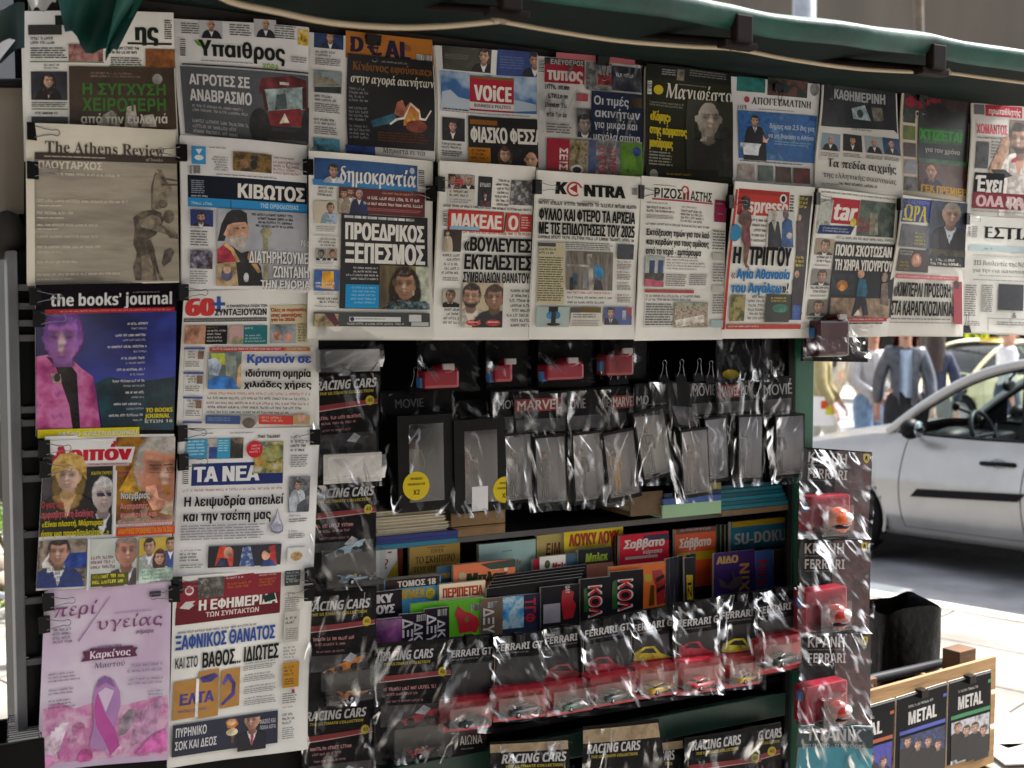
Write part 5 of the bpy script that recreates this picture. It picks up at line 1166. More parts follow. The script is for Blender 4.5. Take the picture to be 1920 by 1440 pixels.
p.part('headline').t('ΠΥΡΗΝΙΚΟ', 326, 1360, 383, 1377, '#dcdce0').t('ΣΟΚ ΚΑΙ ΔΕΟΣ', 325, 1384, 401, 1400, '#dcdce0').t('ΦΙΑΣΚΟ ΚΑΙ', 482, 1346, 512, 1354, '#c0c0c8').t('ΠΟΛΛΑ ΛΟΓΙΑ', 482, 1357, 512, 1364, '#c0c0c8')
p.part().r(532, 1063, 562, 1098, '#3c4444').h(534, 1072, 560, 1094, 4, '#b0b8b8').h(533, 1110, 556, 1116, 1, '#a05050').b(532, 1120, 560, 1144, 6, '#999').r(531, 1146, 560, 1204, '#c4c2bc').h(534, 1156, 558, 1172, 2, '#222').b(534, 1178, 558, 1200, 6, '#888').h(529, 1212, 556, 1236, 4, '#777').r(528, 1241, 559, 1288, '#c08a2e').h(531, 1248, 556, 1268, 3, '#4a3010').b(531, 1272, 550, 1284, 3, '#6a4a18').o(547, 1295, 3, 4, '#a83040').b(526, 1298, 554, 1318, 5, '#888').h(525, 1322, 554, 1326, 1, '#b06a6a').h(524, 1334, 552, 1356, 3, '#333').b(523, 1360, 546, 1382, 6, '#999').done()
# ================================================================ the kiosk itself
GREEN = noisy('#10352c', '#163f34', 9, 0.42, 0.05)
GREENP = noisy('#14503c', '#1b5c46', 6, 0.35, 0.04)
BLACKM = noisy('#08080a', '#101013', 12, 0.55, spec=.15)
GREYM = noisy('#4c4c51', '#5e5e64', 10, 0.5, 0.05)
DARKW = noisy('#17120f', '#241c18', 14, 0.6, 0.05)
kiosk = kthing('news_kiosk', 'dark green street kiosk stacked with newspapers, packs and comics under an awning', 'kiosk', (0, 0, 0))
def kpart(name, m, parent=None):
    return m.build(name, parent or kiosk)
def kb(m, x0, y0, x1, y1, v0, v1, mat, bev=0.0):
    """upright block whose front face (depth v0) covers the measured rectangle"""
    ym, xm = (y0 + y1) / 2, (x0 + x1) / 2
    a = KP(x0, ym, v0); b = KP(x1, ym, v0); t = KP(xm, y0, v0); c = KP(xm, y1, v0)
    m.box((a.x, v0, c.z), (b.x, v1, t.z), mat, bev)
    return (a.x, c.z, b.x, t.z)

UL = KP(72, 800, 0.02).x
UR = KP(1524, 760, 0.05).x
ZT = KP(1820, 185, 0.03).z
m = MB(); m.box((UL - .02, 0.62, 0), (UR, 0.65, ZT + .1), BLACKM); kpart('back_panel', m)
m = MB(); m.box((UL - .02, 0.10, 0), (UL + .0, 0.62, ZT + .1), BLACKM); kpart('side_panel', m)
m = MB(); m.box((KP(1526, 760, .05).x - .012, 0.077, 0), (KP(1526, 760, .05).x - .003, 0.62, ZT + .04), BLACKM); kpart('side_panel', m)
m = MB(); m.box((UL - .02, .0, ZT + .05), (UR + 1.2, 0.70, ZT + .075), BLACKM); kpart('roof', m)
z632 = KP(1400, 560, 0.03).z
m = MB(); m.box((UL, 0.022, z632), (UR + 1.0, 0.034, ZT + .06), DARKW); kpart('hanging_board', m)
m = MB(); m.box((UL, -0.004, ZT - .015), (UR + 1.1, 0.02, ZT + .045), BLACKM, .004); kpart('rail', m)
a = KP(1490, 760, 0.05); b = KP(1526, 760, 0.05)
m = MB(); m.box((a.x, 0.05, 0), (b.x, 0.075, ZT + .04), GREENP, .004); kpart('corner_post', m)
m = MB(); m.box((KP(1478, 760, .05).x, 0.05, 0), (a.x - .001, 0.06, ZT + .04), BLACKM, .003); kpart('door_frame', m)
# the grey slotted rack on the left edge
rack = MB()
pu0, pu1 = KP(22, 900, -.01).x, KP(42, 900, -.01).x
ru = KP(95, 900, -.01).x
rz1 = KP(40, 470, -.01).z
rack.box((pu0, -.012, 0), (pu1, .05, rz1), GREYM, .004)
rk = kpart('grey_rack', rack)
seps = (470, 545, 580, 612, 640, 775, 800, 858, 905, 1010, 1135, 1250, 1440)
for i in range(len(seps) - 1):
    za, zb = KP(60, seps[i], -.01).z, KP(60, seps[i + 1], -.01).z
    s_ = MB()
    s_.box((pu1 + .001, 0.0, zb), (ru, .012, zb + .012), GREYM)
    s_.box((pu1 + .001, .02, zb + .012), (ru, .03, za), ink('#0c1114', .3))
    s_.build('slot', rk)
m = MB(); m.box((ru + .002, .036, 0), (KP(590, 900, .036).x, .046, z632), BLACKM); kpart('side_panel', m)
# shelves
def shelf(px, py, v0, v1, mat, th=.014, x0=700, x1=1478, name='shelf'):
    z = KP(px, py, v0).z
    m = MB(); m.box((KP(x0, py, v0).x, v0, z - th), (KP(x1, py, v0).x, v1, z), mat)
    kpart(name, m)
    return z
GREYS = noisy('#3a3a3c', '#4a4a4c', 8, .5)
Z1 = shelf(900, 1003, 0.10, 0.62, GREYS)
Z2 = shelf(900, 1150, 0.155, 0.62, DARKW, .02)
Z3 = shelf(900, 1190, 0.105, 0.155, DARKW, .02)
Z4 = shelf(900, 1235, 0.055, 0.105, DARKW, .02)
m = MB()
a = KP(1000, 1384, .05); b = KP(1480, 1298, .05); c = KP(1235, 1390, .05)
zt = (KP(1220, 1346, .05).z + b.z) / 2
m.box((KP(590, 1400, .05).x, .05, c.z), (b.x, .075, zt), GREEN, .003); kpart('cross_board', m)
Z5 = shelf(1100, 1335, 0.08, 0.62, BLACKM)
m = MB(); m.box((KP(590, 1400, .05).x, .09, 0), (b.x, .10, c.z - .12), BLACKM); kpart('base_panel', m)

# ---- awning: sloping cloth with a rolled front lip, sagging between brackets
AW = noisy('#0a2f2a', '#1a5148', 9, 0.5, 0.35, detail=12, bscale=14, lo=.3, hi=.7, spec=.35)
AW_LIT = noisy('#235a50', '#2f6a60', 5, 0.45, 0.2, bscale=9)  # lighter copy of the awning green: light painted into the flap's right edge
VA = -0.80
def lipz(x):                                     # height of the lip's upper rim, from three measures
    return KP(x, 28 if x == 1440 else 98, VA)
l1, l2 = KP(1440, 30, VA), KP(1920, 98, VA)
zl = (l1.z + l2.z) / 2
ua, ub = KP(262, 40, VA).x, l2.x + 0.9
BRU = [KP(x, y, VA + .015).x for x, y in ((960, 20), (1395, 75), (1760, 118))]
def sag(u):
    d = min(abs(u - q) for q in BRU)
    return 0.009 * math.sin(min(d / .22, 1) * math.pi / 2) + 0.003 * math.sin(u * 9) + .004 * noise.noise(Vector((u * 6, 0, 0)))
aw = MB()
prof = [(0.45, .165), (0.05, .125), (-.20, .085), (-.50, .045), (VA + .05, .020), (VA + .015, .008), (VA + .003, .0), (VA + .004, -.012), (VA + .013, -.026), (VA + .022, -.032), (VA + .032, -.030), (VA + .06, -.012), (-.35, .03), (0.0, .095), (.44, .145)]
nu = 60
def awp(a, b):
    i = b * (len(prof) - 1); k = min(int(i), len(prof) - 2); f = i - k
    v = prof[k][0] * (1 - f) + prof[k + 1][0] * f; z = prof[k][1] * (1 - f) + prof[k + 1][1] * f
    u = ua + (ub - ua) * a
    g = sag(u) * (1.0 if v < -.45 else .3)
    return Vector((u, v + .012 * math.sin(u * 13 + 1) * (v < -.5), zl + z - g + .01))
AW_SHADE = noisy('#04110f', '#0a1f1c', 7, .7, .2, spec=.1)  # underside of the cloth darkened: shade under the awning put into its colour
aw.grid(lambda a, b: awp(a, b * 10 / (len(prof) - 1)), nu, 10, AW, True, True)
aw.grid(lambda a, b: awp(a, (10 + b * (len(prof) - 11)) / (len(prof) - 1)), nu, len(prof) - 11, AW_SHADE, True, True)
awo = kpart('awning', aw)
BR = noisy('#0f0706', '#170b09', 20, .6, spec=.15)
for q in BRU:
    m = MB(); m.box((q - .018, VA + .012, zl - .050), (q + .018, VA + .032, zl - .002), BR, .003)
    m.box((q - .036, VA + .02, zl - .058), (q + .036, VA + .045, zl - .046), BR, .003)
    m.tube([(q, VA + .04, zl - .045), (q, .012, ZT + .035)], .007, BR, 8)
    m.build('bracket', awo)
# hanging corner flap at the left, cloth folded down
def flap(pts, v, name, mat, th=.003, bulge=.02, n=8):
    q = [KP(x, y, v) for x, y in pts]
    m = MB()
    def fn(a, b, o=0):
        p = (q[0] * (1 - a) + q[1] * a) * (1 - b) + (q[3] * (1 - a) + q[2] * a) * b
        return p + Vector((0, -bulge * math.sin(a * math.pi * 2.2 + b) * (0.3 + .7 * b) + o, 0.006 * math.sin(a * 9)))
    m.grid(fn, n, n, mat, True)
    m.grid(lambda a, b: fn(a, b, th), n, n, mat, True, True)
    return m.build(name, awo)
flap([(98, -60), (300, -60), (214, 104), (118, 66)], -.22, 'corner_flap', AW, bulge=.035)
flap([(232, -60), (305, -60), (205, 106), (195, 106)], -.235, 'corner_flap', AW_LIT, bulge=.01)
flap([(-60, 20), (46, 8), (44, 96), (-60, 132)], -.10, 'corner_flap', noisy('#0a2420', '#12322c', 6, .5), bulge=.02)
flap([(-60, 82), (29, 78), (2, 112), (-60, 240)], -.14, 'corner_flap', noisy('#b8bcc0', '#c8ccd0', 6, .5), bulge=.004)
flap([(40, -30), (110, -36), (104, 8), (60, 22)], -.16, 'corner_flap', noisy('#9a9a98', '#b4b4b0', 6, .5), bulge=.004)
# cream cable looped under the awning
cab = [(380, -30), (430, 2), (520, 22), (620, 42), (740, 51), (840, 48), (935, 39)]
cab2 = [(935, 39), (1040, 58), (1160, 76), (1280, 86), (1378, 92), (1480, 111), (1600, 128), (1700, 134), (1772, 136), (1850, 146), (1960, 160)]
cable = kthing('cable', 'cream cable sagging in loops under the awning edge', 'cable', KP(935, 39, -.72))
c0 = KP(935, 39, -.72)
def smoothpath(P, n=4):
    out = []
    for i in range(len(P) - 1):
        p0, p1, p2, p3 = P[max(i - 1, 0)], P[i], P[i + 1], P[min(i + 2, len(P) - 1)]
        for k in range(n):
            t = k / n
            out.append(0.5 * ((2 * p1) + (p2 - p0) * t + (2 * p0 - 5 * p1 + 4 * p2 - p3) * t * t + (3 * p1 - p0 - 3 * p2 + p3) * t ** 3))
    out.append(P[-1])
    return out
CRM = ink('#b8a890', .6)
m = MB(); m.tube(smoothpath([KP(x, y, -.72) - c0 for x, y in cab]), .0048, CRM, 8); m.build('strand', cable)
m = MB(); m.tube(smoothpath([KP(x, y, -.72) - c0 for x, y in cab2]), .0040, CRM, 8); m.build('strand', cable)
for x, y in ((935, 39), (1378, 92), (1772, 136)):
    p = KP(x, y, -.725) - c0
    m = MB()
    m.tube([p + Vector((-.012, 0, .0)), p + Vector((0, -.004, .006)), p + Vector((.012, 0, 0))], .006, ink('#8a8074', .6), 8)
    m.tube([p, p + Vector((0, .0, .05))], .0015, ink('#5a5046', .6), 6)
    m.build('tie', cable)

# ---- binder clips
CLB = ink('#0d0d0f', .32, name='clip'); WIRE = ink('#8f8f94', .22, 1.0)
def clip_proto():
    o = thing('binder_clip', '', 'binder clip')
    m = MB()
    w2 = .0165
    pr = [(0, -.007), (.0005, -.0078), (.021, -.0012), (.021, -.0002), (.003, -.004), (.003, .004), (.021, .0002), (.021, .0012), (.0005, .0078), (0, .007)]
    V = [(x, y, z) for z in (-w2, w2) for x, y in pr]
    k = len(pr)
    m.mesh(V, [(i, (i + 1) % k, k + (i + 1) % k, k + i) for i in range(k)], CLB)
    m.poly([(x, y, w2) for x, y in pr], CLB); m.poly([(x, y, -w2) for x, y in pr][::-1], CLB)
    m.build('body', o)
    m = MB()
    a = []
    for t in range(9):
        th = R(-125 + 250 * t / 8)
        a.append((.052 + .006 * math.cos(th), -.0065, .006 * math.sin(th)))
    path = [(.014, -.0035, -.011), (.030, -.0062, -.0065), (.044, -.0066, -.0042)] + a + [(.044, -.0066, .0042), (.030, -.0062, .0065), (.014, -.0035, .011)]
    m.tube([Vector(p) for p in path], .0009, WIRE, 6)
    m.build('wire_handle', o)
    return o
proto = clip_proto()
CLIPS = [  # x, y, depth, degrees (handle points right = 0, left = 180, up = 90), what it holds
    (50, 246, -.020, 0, 'on the left edge of the beige review, upper of the pair'), (50, 319, -.022, 0, 'on the left edge of the beige review, lower of the pair'),
    (350, 287, -.020, 180, 'between the beige review and the bishop newspaper'), (55, 556, -.026, 0, 'at the top left of the dark blue magazine'),
    (62, 597, -.026, 0, 'on the left edge of the dark blue magazine'), (334, 548, -.024, 0, 'between dark blue magazine and pensioners newspaper'),
    (586, 314, -.022, 180, 'beside the blue masthead, gripping the bishop newspaper'), (815, 363, -.022, 180, 'on the right edge of the two-line black headline paper'),
    (818, 345, -.026, 0, 'on the left edge of the quoted headlines paper'), (1001, 350, -.030, 0, 'at the left of the courier picture paper'),
    (1196, 360, -.026, 0, 'at the left of the three plain lines paper'), (1364, 378, -.030, 0, 'at the left of the red edged newspaper'),
    (1527, 372, -.024, 0, 'at the left of the walking couple newspaper'), (1685, 383, -.030, 0, 'at the left of the blue masthead paper with yellow letters'),
    (1809, 410, -.020, 0, 'at the top left of the sober serif broadsheet'), (1810, 624, -.022, 90, 'upright on the bottom corner of the serif broadsheet'),
    (72, 842, -.034, 0, 'on the upper left edge of the gossip magazine'), (74, 880, -.034, 0, 'on the left edge of the gossip magazine, below another clip'),
    (332, 813, -.020, 0, 'at the top left corner of the water drop paper'), (334, 867, -.020, 0, 'beside the blue box masthead of the water drop paper'),
    (599, 819, -.020, 180, 'on the right edge of the water drop paper'), (80, 1130, -.036, 0, 'at the top left of the pink health magazine'),
    (72, 1172, -.036, 0, 'on the left edge of the pink health magazine, lower clip'), (322, 1098, -.026, 0, 'at the top left of the dark red masthead paper'),
    (336, 1112, -.040, 180, 'on the right top corner of the pink health magazine'), (589, 1078, -.026, 180, 'at the right of the dark red masthead, upper of the pair'),
    (588, 1111, -.026, 180, 'at the right of the dark red masthead, lower of the pair'), (1460, 158, -.006, -90, 'at the top of the lectern broadsheet'),
    (1556, 146, -.006, -90, 'at the top of the dark masthead paper'), (1730, 176, -.006, -90, 'at the top of the stadium paper'), (700, 66, -.006, -90, 'at the top of the orange masthead paper'), (1130, 106, -.008, -90, 'at the top of the plastic wrapped paper'),
]
for i, (x, y, v, dg, wh) in enumerate(CLIPS):
    o = proto if i == 0 else copy_thing(proto)
    k = KP(x, y, v)
    o.location = KW(*k)
    o.rotation_euler = (Matrix.Rotation(TH, 3, 'Z') @ Matrix.Rotation(R(-dg), 3, 'Y')).to_euler()
    tag(o, 'black binder clip ' + wh, 'binder clip', 'black binder clips')
# ================================================================ goods hanging and lying in the kiosk
def rel(s, x, y, v):
    return KP(x, y, v) - s.org
def rbox(s, x0, y0, x1, y1, v0, v1, name, mat, bev=.0, parent=None, open_back=False):
    """block under sheet s whose front face at depth v0 covers the measured rectangle"""
    ym, xm = (y0 + y1) / 2, (x0 + x1) / 2
    a = rel(s, x0, ym, v0); b = rel(s, x1, ym, v0); t = rel(s, xm, y0, v0); c = rel(s, xm, y1, v0)
    m = MB(); m.box((a.x, v0 - s.org.y, c.z), (b.x, v1 - s.org.y, t.z), mat, bev)
    return m.build(name, parent or s.root)
def film(s, q, vt, vb, seed, strength=1.0, name='clear_bag', base=.0, cr=.006, nx=14, ny=18):
    """a crumpled clear bag front: vt depth at its top, vb depth at its bottom"""
    rn = random.Random(seed)
    c = [KP(q[0][0], q[0][1], vt), KP(q[1][0], q[1][1], vt), KP(q[2][0], q[2][1], vb), KP(q[3][0], q[3][1], vb)]
    of = Vector((rn.uniform(0, 50), rn.uniform(0, 50), rn.uniform(0, 50)))
    ang = rn.uniform(-.9, .9)
    def fn(a, b):
        p = (c[0] * (1 - a) + c[1] * a) * (1 - b) + (c[3] * (1 - a) + c[2] * a) * b
        x, y = a * math.cos(ang) - b * math.sin(ang), a * math.sin(ang) + b * math.cos(ang)
        r = 1 - abs(noise.noise(Vector((x * 5, y * 1.6, 0)) + of)) * 2
        h = cr * (r ** 3) * 1.4 + cr * .7 * noise.noise(Vector((a * 7, b * 7, 3)) + of)
        edge = min(a, 1 - a, 1 - b) 
        h -= .010 * max(0, .06 - edge) / .06 * -0.4
        e2 = .003 * noise.noise(Vector((a * 3, b * 9, 9)) + of) * (edge < .01)
        return Vector((p.x + e2, p.y - h, p.z + e2)) - s.org
    m = MB(); m.grid(fn, nx, ny, film_mat(strength, rn.randint(0, 5) * 1.0, base), True)
    return m.build(name, s.root)

def toy_car(L, body, kind='coupe'):
    """a small model car, x along its length, resting on z = 0, centred"""
    m = MB()
    bm_ = ink(body, .22, spec=.7); gl = ink('#15181c', .1); ty = ink('#111113', .6); hub = ink('#b0b0b4', .3, 1.0)
    W, H = L * .42, L * .27
    def loft(st, mat):
        V = []; n = 10
        for x, w, z0, z1 in st:
            for k in range(n):
                t = 2 * math.pi * k / n + math.pi / n
                cy, cz = math.cos(t), math.sin(t)
                sq = lambda a: math.copysign(abs(a) ** .55, a)
                V.append((x * L, w * W * .5 * sq(cy), L * ((z0 + z1) / 2 + (z1 - z0) / 2 * sq(cz))))
        f = [(i * n + k, i * n + (k + 1) % n, (i + 1) * n + (k + 1) % n, (i + 1) * n + k) for i in range(len(st) - 1) for k in range(n)]
        m.mesh(V, f, mat, True)
        m.poly(V[:n][::-1], mat); m.poly(V[-n:], mat)
    wheels = []
    if kind == 'coupe':
        loft([(-.5, .8, .06, .16), (-.46, .95, .04, .19), (-.3, 1, .035, .2), (0, 1, .035, .195), (.3, 1, .035, .19), (.46, .92, .045, .15), (.5, .75, .06, .12)], bm_)
        loft([(-.36, .78, .18, .2), (-.22, .76, .18, .27), (-.05, .74, .18, .285), (.1, .74, .18, .26), (.24, .8, .175, .19)], gl)
        loft([(-.30, .70, .235, .25), (-.2, .72, .245, .282), (-.04, .70, .26, .293), (.06, .68, .258, .278)], bm_)
        wheels = [(-.31, .44, .072), (.31, .44, .072)]
    else:
        loft([(-.5, .5, .05, .12), (-.3, .55, .05, .17), (-.1, .5, .05, .16), (.1, .42, .05, .13), (.35, .25, .06, .11), (.5, .2, .07, .09)], bm_)
        loft([(-.4, .2, .15, .19), (-.25, .22, .14, .24), (-.12, .2, .13, .2)], bm_)
        m.box((-.5 * L, -W * .45, L * .2), (-.42 * L, W * .45, L * .22), bm_); m.box((.44 * L, -W * .55, L * .05), (.52 * L, W * .55, L * .062), bm_)
        m.ball((-.05 * L, 0, L * .18), L * .05, ink('#c8b020', .3))
        wheels = [(-.33, .5, .09), (.27, .5, .08)]
    return m, [(x * L, sg * y * W, r * L) for x, y, r in wheels for sg in (-1, 1)], (ty, hub)
def put_toy(parent, pos, L, body, kind, rz=0.0, tilt=0.0):
    m, wh, (ty, hub) = toy_car(L, body, kind)
    o = m.build('toy_car', parent, pos)
    o.rotation_euler = (tilt, 0, rz)
    for x, y, r in wh:
        w_ = MB()
        w_.lathe([(0, -r * .32), (r * .9, -r * .32), (r, -r * .2), (r, r * .2), (r * .9, r * .32), (0, r * .32)], ty, 'Y', (0, 0, 0), 14)
        w_.lathe([(0, -r * .36), (r * .55, -r * .36), (r * .55, r * .36), (0, r * .36)], hub, 'Y', (0, 0, 0), 10)
        w_.build('wheel', o, (x, y, r))
    return o

def lean(p, deg):
    """nothing hangs quite straight"""
    p.root.rotation_euler[1] = R(p.rnd.uniform(-deg, deg)); p.root.rotation_euler[2] += R(p.rnd.uniform(-deg, deg) * .8)
CARD = dict(paper='#141416', gloss=.3, rough=.3, back=True, thick=.002, side='#26262a')
# ---- racing car packs
GR = 'bagged racing car packs'
def racing(q, v, label, car, seed, box, titley, lefty=None, cut=0, boxd=.04, silver=False, toys=True, tan=False, titlex=None, deco=True):
    x0, x1 = q[3][0] + 4, q[2][0] - 4
    p = Sheet('model_car_pack', label, 'model car pack', q, v, GR, wave=.003, seed=seed, page='card', **CARD)
    ty = titley
    tx0, tx1 = titlex or (x0 - cut, x0 + 112)
    if tan:
        p.r(q[0][0], q[0][1], q[1][0], ty - 4, photo_mat(('#a08a68', '#b8a27e', '#8a7658'), 24, .4, seed))
    p.part('title').t('RACING CARS', tx0, ty, tx1, ty + 17, '#d4d4d6', sh=.25, heavy=.03)
    p.r(tx0 + 6, ty + 20, tx1 - 2, ty + 27, '#1a1a12').t('THE ULTIMATE COLLECTION', tx0 + 8, ty + 21, tx1 - 4, ty + 26, '#c8b41e', sh=.2)
    p.part()
    if deco:
        p.g([(x0, ty + 50), (x1, ty + 34), (x1, ty + 42), (x0, ty + 60)], '#8a2a30')
        p.g([(x0, ty + 60), (x1, ty + 42), (x1, ty + 43), (x0, ty + 62)], '#d8b0b0')
        p.o(x1 - 16, ty + 38, 8, 9, '#c8b41e').t('40', x1 - 21, ty + 34, x1 - 11, ty + 41, '#222')
        p.h(x0 + 8, ty + 66, x1 - 22, ty + 76, 1, '#c88a8a').h(x0 + 12, ty + 78, x1 - 40, ty + 85, 1, '#b07a7a').h(x0 + 14, ty + 92, x1 - 50, ty + 98, 1, '#a06a70')
        p.pic(x0 + 4, ty + 100, x1 - 4, (box[1] if box else q[2][1]) - 2, ('#0e0e10', '#1c1c20', '#3a3a40', '#16161a'), 26, name='car_picture')
        cy = (ty + 104 + (box[1] if box else q[2][1])) / 2; w_ = (x1 - x0)
        p.g([(x0 + w_ * .2, cy + 16), (x0 + w_ * .5, cy - 2), (x0 + w_ * .82, cy - 18), (x0 + w_ * .88, cy - 12), (x0 + w_ * .6, cy + 8), (x0 + w_ * .3, cy + 22)], car)
        p.g([(x0 + w_ * .5, cy - 6), (x0 + w_ * .62, cy - 22), (x0 + w_ * .72, cy - 16), (x0 + w_ * .64, cy - 4)], '#a8a8b0')
        for a, b in ((.3, 18), (.44, 10), (.68, 4), (.86, -8)): p.o(x0 + w_ * a, cy + b, 8, 7, '#0c0c0e')
        p.part()
    p.done()
    if box:
        bx0, by0, bx1, by1 = box
        b = rbox(p, bx0, by0, bx1, by1, v - boxd, v - .004, 'blister_box', clear_mat((.9, .92, .93), .04) if not silver else clear_mat((.75, .75, .77), .45, .12))
        rbox(p, bx0 + 3, by1 - 9, bx1 - 3, by1 - 2, v - boxd + .003, v - .006, 'car_stand', ink('#15161a', .4), parent=b)
        if not silver:
            c = (rel(p, bx0, by1 - 9, v - boxd / 2) + rel(p, bx1, by1 - 9, v - boxd / 2)) / 2
            put_toy(b, c, (rel(p, bx1, by1, v) - rel(p, bx0, by1, v)).x * .62, car, 'racer', .35)
        else:
            m = MB(); s0 = rel(p, bx0 + 2, (by0 + by1) / 2, v); s1 = rel(p, bx1 - 2, (by0 + by1) / 2, v)
            zz = rel(p, (bx0 + bx1) / 2, by0 + 2, v).z, rel(p, (bx0 + bx1) / 2, by1 - 9, v).z
            m.grid(lambda a, c_: Vector((s0.x + (s1.x - s0.x) * a, v - .03 - s0.y - p.org.y + s0.y + .006 * math.sin(a * 9 + c_ * 5), zz[0] + (zz[1] - zz[0]) * c_)), 12, 8, ink('#c8c8cc', .25, .6), True)
            m.build('foil_liner', b)
    fb = box[3] + 4 if box else q[2][1]
    film(p, [(q[0][0] - 3, q[0][1] + 8), (q[1][0] + 8, q[1][1] + 6), (max(q[2][0], box[2] if box else 0) + 8, fb), (q[3][0] - 6, fb + 6)], v - .006, v - boxd - .006, seed, 1.1)
    lean(p, 1.4)
    return p
racing([(596, 560), (704, 560), (708, 702), (592, 706)], .012, 'racing car pack with a silver crumpled blister, topmost in the column beside the papers', '#3a3a40', 101, (600, 655, 712, 697), 566, silver=True, deco=False)
racing([(594, 700), (704, 692), (712, 905), (586, 918)], .010, 'racing car pack with flat silver box, second from the top beside the papers', '#3a3a40', 102, (607, 850, 716, 905), 712, silver=True)
racing([(586, 905), (700, 895), (706, 1110), (578, 1124)], .008, 'racing car pack with a pale blue car, middle of the column beside the papers', '#9ab4c4', 103, (612, 1034, 722, 1100), 915)
racing([(578, 1112), (704, 1102), (706, 1318), (574, 1330)], .006, 'racing car pack with an orange car, second from the bottom of the column', '#c8782a', 104, (612, 1258, 722, 1316), 1126, cut=6)
racing([(574, 1318), (704, 1308), (706, 1480), (570, 1490)], .004, 'racing car pack with a white car in crumpled plastic, lowest of the column', '#c8ccd8', 105, None, 1330)
racing([(700, 1208), (842, 1196), (846, 1412), (704, 1426)], -.010, 'racing car pack with a dark red car at the lower shelf edge', '#a83040', 106, (740, 1362, 848, 1424), 1220, titlex=(706, 806), boxd=.05)
racing([(920, 1392), (1064, 1382), (1072, 1500), (918, 1504)], -.020, 'racing car pack on brown card at the bottom edge, beside the dark box', '#b0b0b8', 107, None, 1412, tan=True, deco=False, titlex=(938, 1058))
racing([(1096, 1362), (1236, 1348), (1256, 1500), (1094, 1506)], -.022, 'racing car pack on brown card with a yellow disc, foremost at the bottom', '#c8b020', 108, None, 1392, tan=True, deco=False, titlex=(1100, 1198)).root
racing([(1222, 1392), (1280, 1384), (1290, 1500), (1226, 1504)], .010, 'racing car pack on brown card tucked behind the yellow disc pack', '#b0b0b8', 109, None, 1410, tan=True, deco=False, titlex=(1196, 1262))
racing([(1284, 1384), (1420, 1362), (1436, 1500), (1286, 1506)], -.018, 'black racing car pack hanging under the green board, left of two', '#c83a30', 110, None, 1384, titlex=(1296, 1386))
racing([(1394, 1364), (1464, 1354), (1466, 1480), (1396, 1486)], .004, 'black racing car pack hanging under the green board, right of two', '#c83a30', 111, None, 1370, titlex=(1376, 1464))

# ---- sports car packs with red band in front row
GF = 'bagged sports car packs in a row'
FG = [  # quad, title baseline box, box front, toy colour, car picture colour, label
    ([(826, 1200), (918, 1186), (926, 1350), (828, 1362)], 1218, (842, 1328, 922, 1366), '#2a3a38', None, 'sports car pack with a dark green car in a red box, first at the left'),
    ([(918, 1196), (1012, 1180), (1020, 1330), (922, 1344)], 1206, (936, 1308, 1024, 1346), '#3a3a40', None, 'sports car pack with grey crumpled box over red band, second from the left'),
    ([(1010, 1180), (1102, 1164), (1110, 1316), (1014, 1330)], 1190, (1036, 1294, 1114, 1334), '#5a7a6a', '#8a3a40', 'sports car pack with pale box and round red emblem, third from the left'),
    ([(1086, 1166), (1176, 1148), (1186, 1308), (1090, 1322)], 1175, (1116, 1280, 1192, 1318), '#4a5a58', '#a83848', 'sports car pack with a folded clear box, fourth from the left'),
    ([(1172, 1150), (1262, 1132), (1272, 1292), (1178, 1306)], 1166, (1198, 1262, 1270, 1304), '#c8a820', '#c8b820', 'sports car pack with a yellow coupe in low box, yellow car above the band'),
    ([(1256, 1134), (1340, 1118), (1350, 1280), (1262, 1294)], 1158, (1280, 1252, 1352, 1296), '#a8323a', '#a83040', 'sports car pack with a red car, between the two yellow ones'),
    ([(1336, 1120), (1420, 1106), (1436, 1264), (1342, 1278)], 1144, (1364, 1246, 1428, 1284), '#c8a020', '#c8c020', 'sports car pack with a small yellow convertible, last but one'),
    ([(1414, 1108), (1502, 1096), (1506, 1256), (1420, 1268)], 1132, (1432, 1208, 1504, 1248), '#33413c', None, 'sports car pack with a dark green car, last beside the post'),
]
